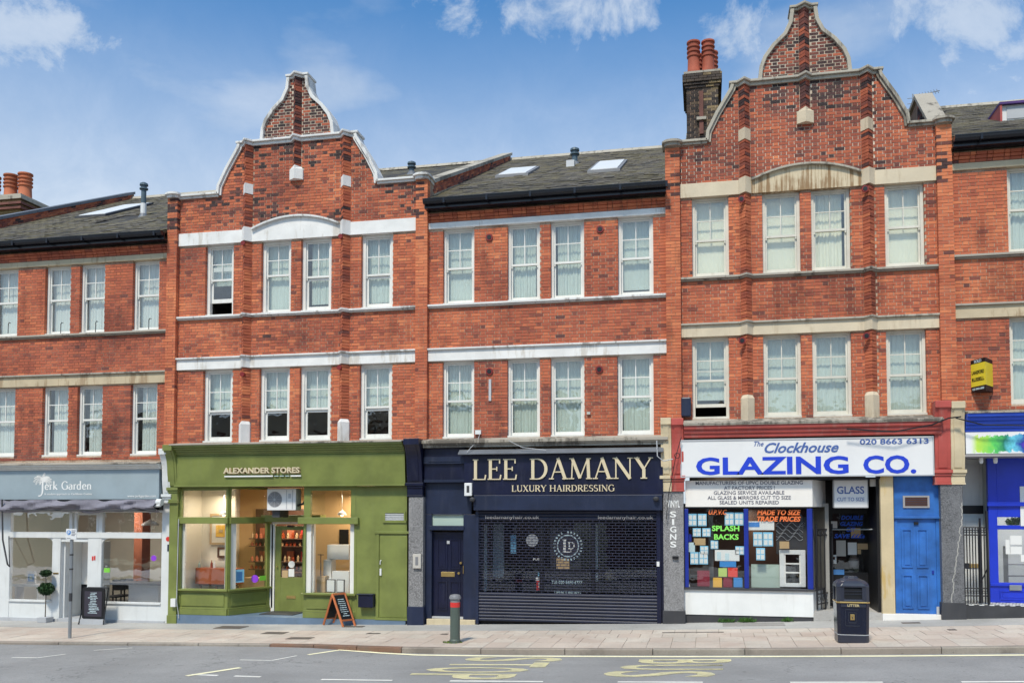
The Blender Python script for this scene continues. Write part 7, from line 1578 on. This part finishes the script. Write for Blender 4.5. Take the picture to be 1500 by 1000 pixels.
# weeds at the foot of the stall riser
b = MB(); rr = random.Random(21)
for cx, n in ((ax(1067, 911), 60), (ax(1090, 911), 90), (ax(1098, 911), 70), (ax(1152, 911), 60), (ax(1060, 911), 40)):
    for _ in range(n):
        p = Vector((cx + rr.gauss(0, .06), -.07 + rr.uniform(-.05, .02), gz(cx) + .01)); h = rr.uniform(.03, .13); q = p + Vector((rr.gauss(0, .05), rr.gauss(-.02, .03), h)); w = Vector((rr.gauss(0, 1), rr.gauss(0, 1), 0)).normalized() * .012; b.face([p, (p + q) / 2 + w, q, (p + q) / 2 - w])
o = b.build('weeds', M['leaf_green'], kind='stuff'); tag(o, 'small green weeds growing along the foot of the white stall panel', 'weeds')
# litter bin
X, Y = 2.62, -3.18; Z = gz(X) + .012; t = thing('litter_bin', 'square navy litter bin with domed hood and a gold band near the kerb', 'litter bin', (X, Y, Z)); zt = az(1249, 843, Y); H_ = zt - Z; hw = (ax(1275, 900, Y - .3) - ax(1225, 900, Y - .3)) / 2; k_ = Z
def oct_(w, c, z): return [(X - w + c, Y - w, z), (X + w - c, Y - w, z), (X + w, Y - w + c, z), (X + w, Y + w - c, z), (X + w - c, Y + w, z), (X - w + c, Y + w, z), (X - w, Y + w - c, z), (X - w, Y - w + c, z)]
def loft(rings, m_, name, closed=True):
    b = MB(); P = [p for r in rings for p in r]; n = len(rings[0]); F = [(i * n + j, i * n + (j + 1) % n, (i + 1) * n + (j + 1) % n, (i + 1) * n + j) for i in range(len(rings) - 1) for j in range(n)]
    if closed: F += [tuple(reversed(range(n))), tuple((len(rings) - 1) * n + j for j in range(n))]
    b.faces(P, F); return b.build(name, M[m_], t, bevel=.008)
w = hw * .98; loft([oct_(w * .93, .05, Z), oct_(w * .94, .05, Z + H_ * .115)], 'bin_grey', 'base'); loft([oct_(w * .955, .05, Z + H_ * .116), oct_(w * .955, .05, Z + H_ * .128)], 'light_grey', 'silver_trim')
loft([oct_(w * .95, .06, Z + H_ * .129), oct_(w * .99, .06, Z + H_ * .60)], 'bin_navy', 'body'); loft([oct_(w * 1.02, .06, Z + H_ * .6015), oct_(w * 1.02, .06, Z + H_ * .625)], 'brass', 'gold_band')
# hood: corner posts round dark openings, then the dome
for sx in (-1, 1):
    for sy in (-1, 1):
        x0_, y0_ = X + sx * w * .99, Y + sy * w * .99; b = MB(); q = .13; pl = [(x0_, y0_ - sy * .06), (x0_ - sx * .06, y0_), (x0_ - sx * q, y0_), (x0_ - sx * q, y0_ - sy * .03), (x0_ - sx * .03, y0_ - sy * q), (x0_, y0_ - sy * q)]
        b.plan(pl if sx * sy < 0 else pl[::-1], Z + H_ * .6255, Z + H_ * .84); b.build('hood_post', M['bin_grey'], t)
loft([oct_(w * .90, .06, Z + H_ * .626), oct_(w * .90, .06, Z + H_ * .83)], 'near_black', 'liner'); 
b = MB()
for (a, c) in ((X - w * .72, X + w * .72),):
    for zz, hh in ((.645, .02), (.735, .008), (.78, .008)): b.box(a, c, Y - w * .95, Y - w * .91, Z + H_ * zz, Z + H_ * (zz + hh))
b.build('ash_plate', M['bin_grey'], t); b = MB(); b.xprism([(Y - w * 1.02, Z + H_ * .635), (Y - w * .93, Z + H_ * .66), (Y - w * .93, Z + H_ * .627), (Y - w * 1.0, Z + H_ * .627)][::-1], X - w * .6, X + w * .6); b.build('aperture_lip', M['bin_grey'], t)
rings_ = [oct_(w * 1.0, .06, Z + H_ * .841), oct_(w * 1.0, .07, Z + H_ * .865), oct_(w * .95, .09, Z + H_ * .90), oct_(w * .80, .10, Z + H_ * .935), oct_(w * .50, .08, Z + H_ * .965), oct_(w * .40, .06, Z + H_ * .972), oct_(w * .38, .06, Z + H_ * 1.0)]; loft(rings_, 'bin_grey', 'dome')
yf = Y - w * .985; bp(t, 'name_plate', 'bin_grey', (X - w * .74, X + w * .74, yf - .012, yf + .03, Z + H_ * .545, Z + H_ * .585)); text('lettering', 'LITTER', X, Z + H_ * .553, yf - .0125, w * .72, .045, 'gold_flat', t, align='C', bold=.02)
bp(t, 'door_moulding', 'bin_grey', (X - w * .48, X + w * .30, yf - .006, yf + .03, Z + H_ * .50, Z + H_ * .512), (X - w * .48, X + w * .36, yf + .0, yf + .03, Z + H_ * .255, Z + H_ * .268), (X - w * .50, X - w * .47, yf - .002, yf + .03, Z + H_ * .27, Z + H_ * .50), (X - w * .30, X + w * .16, yf - .006, yf + .03, Z + H_ * .455, Z + H_ * .465), (X - w * .30, X + w * .16, yf - .002, yf + .03, Z + H_ * .30, Z + H_ * .315), (X - w * .32, X - w * .29, yf - .004, yf + .03, Z + H_ * .316, Z + H_ * .454), (X + w * .14, X + w * .17, yf - .004, yf + .03, Z + H_ * .316, Z + H_ * .454))
bp(t, 'emblem_plate', 'brass', (X - w * .20, X + w * .06, yf - .014, yf + .03, Z + H_ * .35, Z + H_ * .435), bevel=.004); bp(t, 'emblem_mark', 'dark_grey', (X - w * .10, X - w * .04, yf - .017, yf - .0145, Z + H_ * .37, Z + H_ * .40))
# chalk a-frame of the green shop
t = thing('a_board', 'orange wooden pavement board with chalk writing before the green shop', 'a-board', (-8.75, -.35, gz(-8.75)))
zt = az(493, 869, -.25); F0, F1, T0, T1_ = (ax(499, 915, -.62), -.62), (ax(521, 913, -.30), -.30), (ax(485, 870, -.45), -.38), (ax(506, 870, -.2), -.12)
z0 = gz(-8.7) + .012; zq = zt
def bar(p, q, r_=.018, m_='orange_wood', nm='rail'):
    p, q = Vector(p), Vector(q); b = MB(); d = (q - p).normalized(); s = d.cross(Vector((0, 1, 0))).normalized() * r_; n = d.cross(s).normalized() * r_ * .8; P = [p - s - n, p + s - n, p + s + n, p - s + n, q - s - n, q + s - n, q + s + n, q - s + n]; b.faces(P, [(3, 2, 1, 0), (4, 5, 6, 7), (0, 1, 5, 4), (1, 2, 6, 5), (2, 3, 7, 6), (3, 0, 4, 7)]); return b.build(nm, M[m_], t)
fa, fb = (ax(503, 916, -.60), -.60, z0), (ax(520.5, 915, -.32), -.32, z0); ta, tb = (ax(487, 870, -.42), -.42, zq), (ax(505, 869, -.12), -.12, zq)
ba, bb_ = (ax(474, 915, -.2), -.2, z0), (ax(491, 911, .02) - .02, -.07, z0)
for p, q in ((fa, ta), (fb, tb), (ba, ta), (bb_, tb)): bar(p, q, .022)
bar(ta, tb, .022); lerp = lambda p, q, s: Vector(p) + (Vector(q) - Vector(p)) * s
bar(lerp(fa, ta, .2), lerp(fb, tb, .2), .02); bar(lerp(ba, ta, .2), lerp(bb_, tb, .2), .015)
b = MB(); b.face([lerp(fa, ta, .22), lerp(fb, tb, .22), lerp(fb, tb, .96), lerp(fa, ta, .96)]); o1 = b.build('chalkboard', M['near_black'], t); o1.modifiers.new('s', 'SOLIDIFY').thickness = .01
b = MB(); b.face([lerp(ba, ta, .22), lerp(bb_, tb, .22), lerp(bb_, tb, .96), lerp(ba, ta, .96)]); o1 = b.build('chalkboard', M['near_black'], t); o1.modifiers.new('s', 'SOLIDIFY').thickness = .01
b = MB(); nn = (Vector(fb) - Vector(fa)).cross(Vector(ta) - Vector(fa)).normalized(); nn = nn if nn.y < 0 else -nn; rr = random.Random(5)
for i in range(9):
    v = .32 + i * .062; w0 = .5 - rr.uniform(.12, .3); u = w0
    while u < 1 - w0:
        e = u + rr.uniform(.03, .09); P = [lerp(lerp(fa, ta, v_), lerp(fb, tb, v_), u_) + nn * .008 for u_, v_ in ((u, v), (e, v), (e, v + .022), (u, v + .022))]; b.face(P); u = e + .03
b.build('chalk_writing', M['paper_pale'], t)

# ---------------------------------------------------------------- 5: the blue shop at the right edge
S = thing('shopfront', 'bright blue shopfront with a colour splash sign and a recessed glazed door', 'shopfront', (7.0, 0, gz(7)))
console(S, 4.80, 5.12, 'red_paint', zt=4.86, zb=3.40, zc=3.08, yf=-.17, ytop=-.34); console(S, 5.125, 5.40, 'cream_paint', zt=4.84, zb=3.40, zc=3.08, yf=-.16, ytop=-.32); pil(S, 4.91, 5.34, 3.08, az(1388, 882, -.17), 'terrazzo_dark', 'dark_grey')
c1, c0 = az(1450, 605, -.35), az(1450, 632, -.25); cornice(S, 5.42, 10.9, c0 + .0, c1, 'cornice_blue', -.42, -.18, 5, flash='weathered_stone')
s1_, s0_ = c0 - .002, az(1450, 664, -.2); bp(S, 'fascia_end', 'cornice_blue', (5.42, ax(1412, 650, -.2), -.20, .3, s0_, s1_)); bp(S, 'splash_sign', 'splash_print', (ax(1412, 650, -.2) + .002, 10.9, -.20, .3, s0_, s1_)); bp(S, 'soffit', 'grey_panel', (5.35, 10.9, -.19, 1.3, s0_ - .06, s0_ - .002))
for px in (1437, 1458): X, Z = at(px, 669, .0); b = MB(); b.lathe((X, .0, s0_ - .20), [(.03, 0), (.045, .04), (.045, .12), (.02, .14)], 12); b.build('downlight', M['white_plastic'], S)
yE = 1.0; z5 = az(1450, 879, 1.0); zst = az(1450, 897, -.02); g0, g1 = ax(1404, 800, yE) - .2, ax(1448, 800, yE)
zst = min(zst, z5); b = MB(); b.box(5.3, 10.9, -.12, 1.5, gz(5.3) - .2, z5 - .01); b.build('threshold_step', M['dark_grey'], S); 
b = MB(); b.mat(M['paper_white']); b2 = MB(); b2.mat(M['dark_grey']); T_ = .1
for i in range(56):
    for j in range(11):
        x, y = 5.34 + i * T_, -.1 + j * T_; (b if (i + j) % 2 else b2).box(x + .002, x + T_ - .002, y + .002, y + T_ - .002, z5 - .0095, z5)
b.build('floor_tiles', None, S, kind='stuff'); b2.build('floor_tiles', None, S, kind='stuff')
gp = 'grey_panel'; bp(S, 'side_panelling', 'shop_grey', (g0 - .1, g1, yE, yE + .08, z5, s0_ - .061)); dpanel(S, 'shop_grey', g0 + .25, g1 - .12, az(1430, 738, yE), az(1430, 680, yE), yE)
bp(S, 'fanlight', 'near_black', (ax(1406, 745, yE), ax(1443, 745, yE), yE - .015, yE - .001, az(1425, 752, yE), az(1425, 740, yE))); D = bp(S, 'white_door', 'shop_grey', (ax(1406, 800, yE) - .05, ax(1441, 800, yE), yE - .04, yE - .001, z5, az(1425, 757, yE)), bevel=.004); dpanel(D, 'shop_grey', ax(1410, 800, yE), ax(1437, 800, yE), az(1425, 775, yE), az(1425, 761, yE), yE - .04); bp(D, 'letter_plate', 'brass', (ax(1414, 828, yE), ax(1432, 828, yE), yE - .06, yE - .041, az(1425, 831, yE), az(1425, 825, yE)))
q1, q0 = az(1425, 772, .1), az(1425, 876, .1); t = gate('black iron gate closing the narrow white doorway left of the blue shop', (5.36, .1), (ax(1446, 800, .1), .1), z5 + .02, q1, 10, (q1, q1 - .16, q0 + .22, q0 + .06), rings=(q1 - .08, q0 + .14)); bp(t, 'lock_box', 'black_iron', (5.40, 5.50, .04, .09, az(1408, 832, .1), az(1408, 824, .1)))
b = MB(); b.tube([(ax(1436, 850, .08), .08, z5 + .02), (ax(1437, 840, .08), .08, q1 + .2)], .022, 6); b.tube([(ax(1447, 800, .0), .0, z5 + .0), (ax(1446, 800, .0), .0, q1 + .35)], .026, 6); b.tube([P3(1437, 852, .06), P3(1446, 833, .02)], .012, 5); b.build('gate_post', M['black_iron'], t)
# blue glazed front running back into the recess
yB = .55; rb = 'royal_blue'; b0 = ax(1449, 800, yB); k0, k1 = ax(1463, 830, yB), 10.9; zk1, zk0 = az(1480, 796, yB), az(1480, 853, yB) 
zk1 = az(1480, 795, yB); zk0 = az(1480, 855, yB) ; tb1, tb0 = az(1480, 757, yB), az(1480, 780, yB)
B_ = bp(S, 'blue_frame', rb, (b0, ax(1462, 800, yB), yB, yB + .12, z5, s0_ - .061), (ax(1462, 800, yB), 10.9, yB, yB + .1, tb1, s0_ - .061), (ax(1462, 800, yB), 10.9, yB, yB + .1, az(1480, 770, yB), az(1480, 764, yB)) if False else (ax(1462, 800, yB), 10.9, yB, yB + .1, az(1480, 775, yB), az(1480, 769, yB)), (ax(1462, 800, yB), 10.9, yB, yB + .1, z5, az(1480, 853, yB)), bevel=.006)
bp(B_, 'ledge', rb, (b0 - .03, 10.9, yB - .06, yB, az(1480, 741, yB), az(1480, 735, yB)), (b0 - .0, 10.9, yB - .035, yB, az(1480, 858, yB), az(1480, 854, yB)), bevel=.006); glass(S, (ax(1462, 800, yB), yB), (10.9, yB), az(1480, 769, yB), tb1, .04); glass(S, (ax(1462, 800, yB), yB), (10.9, yB), az(1480, 853, yB), az(1480, 775, yB), .04); bp(S, 'letter_plate', 'galvanised', (ax(1478, 860, yB), ax(1496, 860, yB), yB - .04, yB - .001, az(1480, 864, yB), az(1480, 856, yB)), bevel=.006)
dpanel(S, rb, ax(1465, 860, yB), 7.6, z5 + .06, az(1480, 865, yB), yB, .02, .014)
for (a, c, p, q, m_) in ((1480, 1497, 784, 797, 'paper_white'), (1480, 1497, 800, 811, 'paper_white'), (1473, 1479, 790, 811, 'paper_white'), (1496, 1512, 712, 770, 'paper_white'), (1495, 1510, 812, 822, 'paper_white')): bp(S, 'notice', m_, (ax(a, 800, yB - .01), ax(c, 800, yB - .01), yB - .012, yB - .004, az(a, q, yB), az(a, p, yB)))
room(S, b0 + .1, 10.8, yB + .15, 3.4, z5, s0_ - .07, 'curtain_pale', 'curtain_pale', 'mid_grey', 'curtain_pale'); lamp('blue_shop_light', (7.6, 1.8, s0_ - .15), 45, (1, .97, .92), .8)
sh = thing('display_shelves', 'pale display shelves seen through the blue shop door', 'shelves', (ax(1490, 850, 1.2), 1.2, z5))
for py in (826, 843, 858): bp(sh, 'shelf', 'mid_grey', (ax(1477, 830, 1.2), ax(1477, 830, 1.2) + 1.2, 1.2, 1.5, az(1480, py + 1, 1.2), az(1480, py, 1.2)))
bp(sh, 'upright', 'mid_grey', (ax(1476, 830, 1.2), ax(1477, 830, 1.2), 1.2, 1.5, z5, az(1480, 800, 1.2)))
ball(S, ax(1490, 764, 1.0), 1.0, az(1490, 764, 1.0), .25, .10, 500, 5, 'leaf_green', .035, 'window_plant')
# estate agent's wedge board
t = thing('estate_agent_board', 'yellow and black three-sided sold board fixed to the orange brick at right', 'sign', (5.85, 0, 5.1)); f0, f1 = (ax(1422, 545, 0), -.01), (ax(1444, 545, -.42), -.46); f2 = (ax(1451, 545, 0) + .04, -.01)
f1 = (ax(1443.5, 545, -.46), -.46)
zA, zB1, zC, zD_ = az(1422, 575, -.05), az(1422, 567, -.05), az(1422, 534, -.05), az(1422, 528, -.05)
for (zz0, zz1, m_, nm) in ((zA, zB1, 'near_black', 'lower_panel'), (zB1 + .001, zC - .001, 'yellow_board', 'yellow_panel'), (zC, zD_, 'near_black', 'top_panel')):
    b = MB(); b.plan([f0, f1, f2], zz0, zz1); b.build(nm, M[m_], t)
def wedge(s, za_, wd, hh, m_, a=.08, e=.92, A=f0, B=f1, bold=.02):
    A = Vector(A); B = Vector(B); L_ = (B - A).length; d = (B - A) / L_; n = Vector((d.y, -d.x)); off = OFF[t]
    def f(x, c, e_): p = A + d * (L_ * a + x) + n * (.004 + .002 * (e_ > 0)); return (p.x - off[0], p.y - off[1], za_ + c - off[2])
    text('lettering', s, 0, 0, 0, L_ * (e - a), hh, m_, t, bold=bold, rot=f)
wedge('SOLD', zC + .018, 0, .06, 'paper_pale', .25, .75); wedge('LANGFORD', (zB1 + zC) / 2 + .02, 0, .075, 'near_black'); wedge('RUSSELL', (zB1 + zC) / 2 - .13, 0, .075, 'near_black'); wedge('020 8460 6800', zA + .04, 0, .045, 'paper_pale', .1, .9)
# ---------------------------------------------------------------- across the street, behind the camera: it shows in the glass
def far_tree(x, y, h, seed, lbl):
    t = thing('bare_tree', lbl, 'tree', (x, y, 0)); r_ = random.Random(seed); b = MB()
    def grow(p, d, L, r, n):
        q = p + d * L; b.tube([p, (p + q) / 2 + Vector((r_.gauss(0, .05), r_.gauss(0, .05), 0)) * L, q], [r, r * .85, r * .7], 5, caps=False)
        if n == 0: return
        for _ in range(2 if n < 4 else 3):
            e = (d + Vector((r_.gauss(0, .5), r_.gauss(0, .5), r_.gauss(.12, .3)))).normalized(); grow(q, e, L * r_.uniform(.62, .85), r * .62, n - 1)
    grow(Vector((x, y, -.4)), Vector((0, 0, 1)), h * .3, .22, 6); b.build('trunk', M['bark'], t)
far_tree(-10.5, -24.0, 10, 3, 'bare street tree on the far pavement behind the camera, nearer the cafe'); far_tree(7.5, -28.5, 10, 8, 'bare street tree on the far pavement behind the camera, towards the blue shop')
for i, (x0, x1, h, lb) in enumerate(((-44, -24, 7.5, 'long brick terrace across the street, far to the left'), (-22, -9, 8.0, 'brick house block across the street facing the cafe'), (-6, 14, 7.0, 'brick house block across the street facing the glazing shop'))):
    t = thing('opposite_building', lb, 'building', ((x0 + x1) / 2, -36, 0)); bp(t, 'wall', 'mortar' if i == 1 else 'soot_terracotta', (x0, x1, -42, -36, -1, h)); b = MB(); b.xprism([(-42, h), (-35.7, h), (-39, h + 2.2)], x0 - .2, x1 + .2); b.build('roof', M['slate'], t); q = x0 + 1.2
    while q < x1 - 1.5:
        for zz in (1.0, 4.2): bp(t, 'window', 'near_black', (q, q + 1.1, -35.99, -35.9, zz, zz + 1.6)); bp(t, 'window_frame', 'white_window', (q - .08, q, -35.99, -35.88, zz, zz + 1.6), (q + 1.1, q + 1.18, -35.99, -35.88, zz, zz + 1.6), (q, q + 1.1, -35.99, -35.88, zz + .78, zz + .84))
        q += 2.6
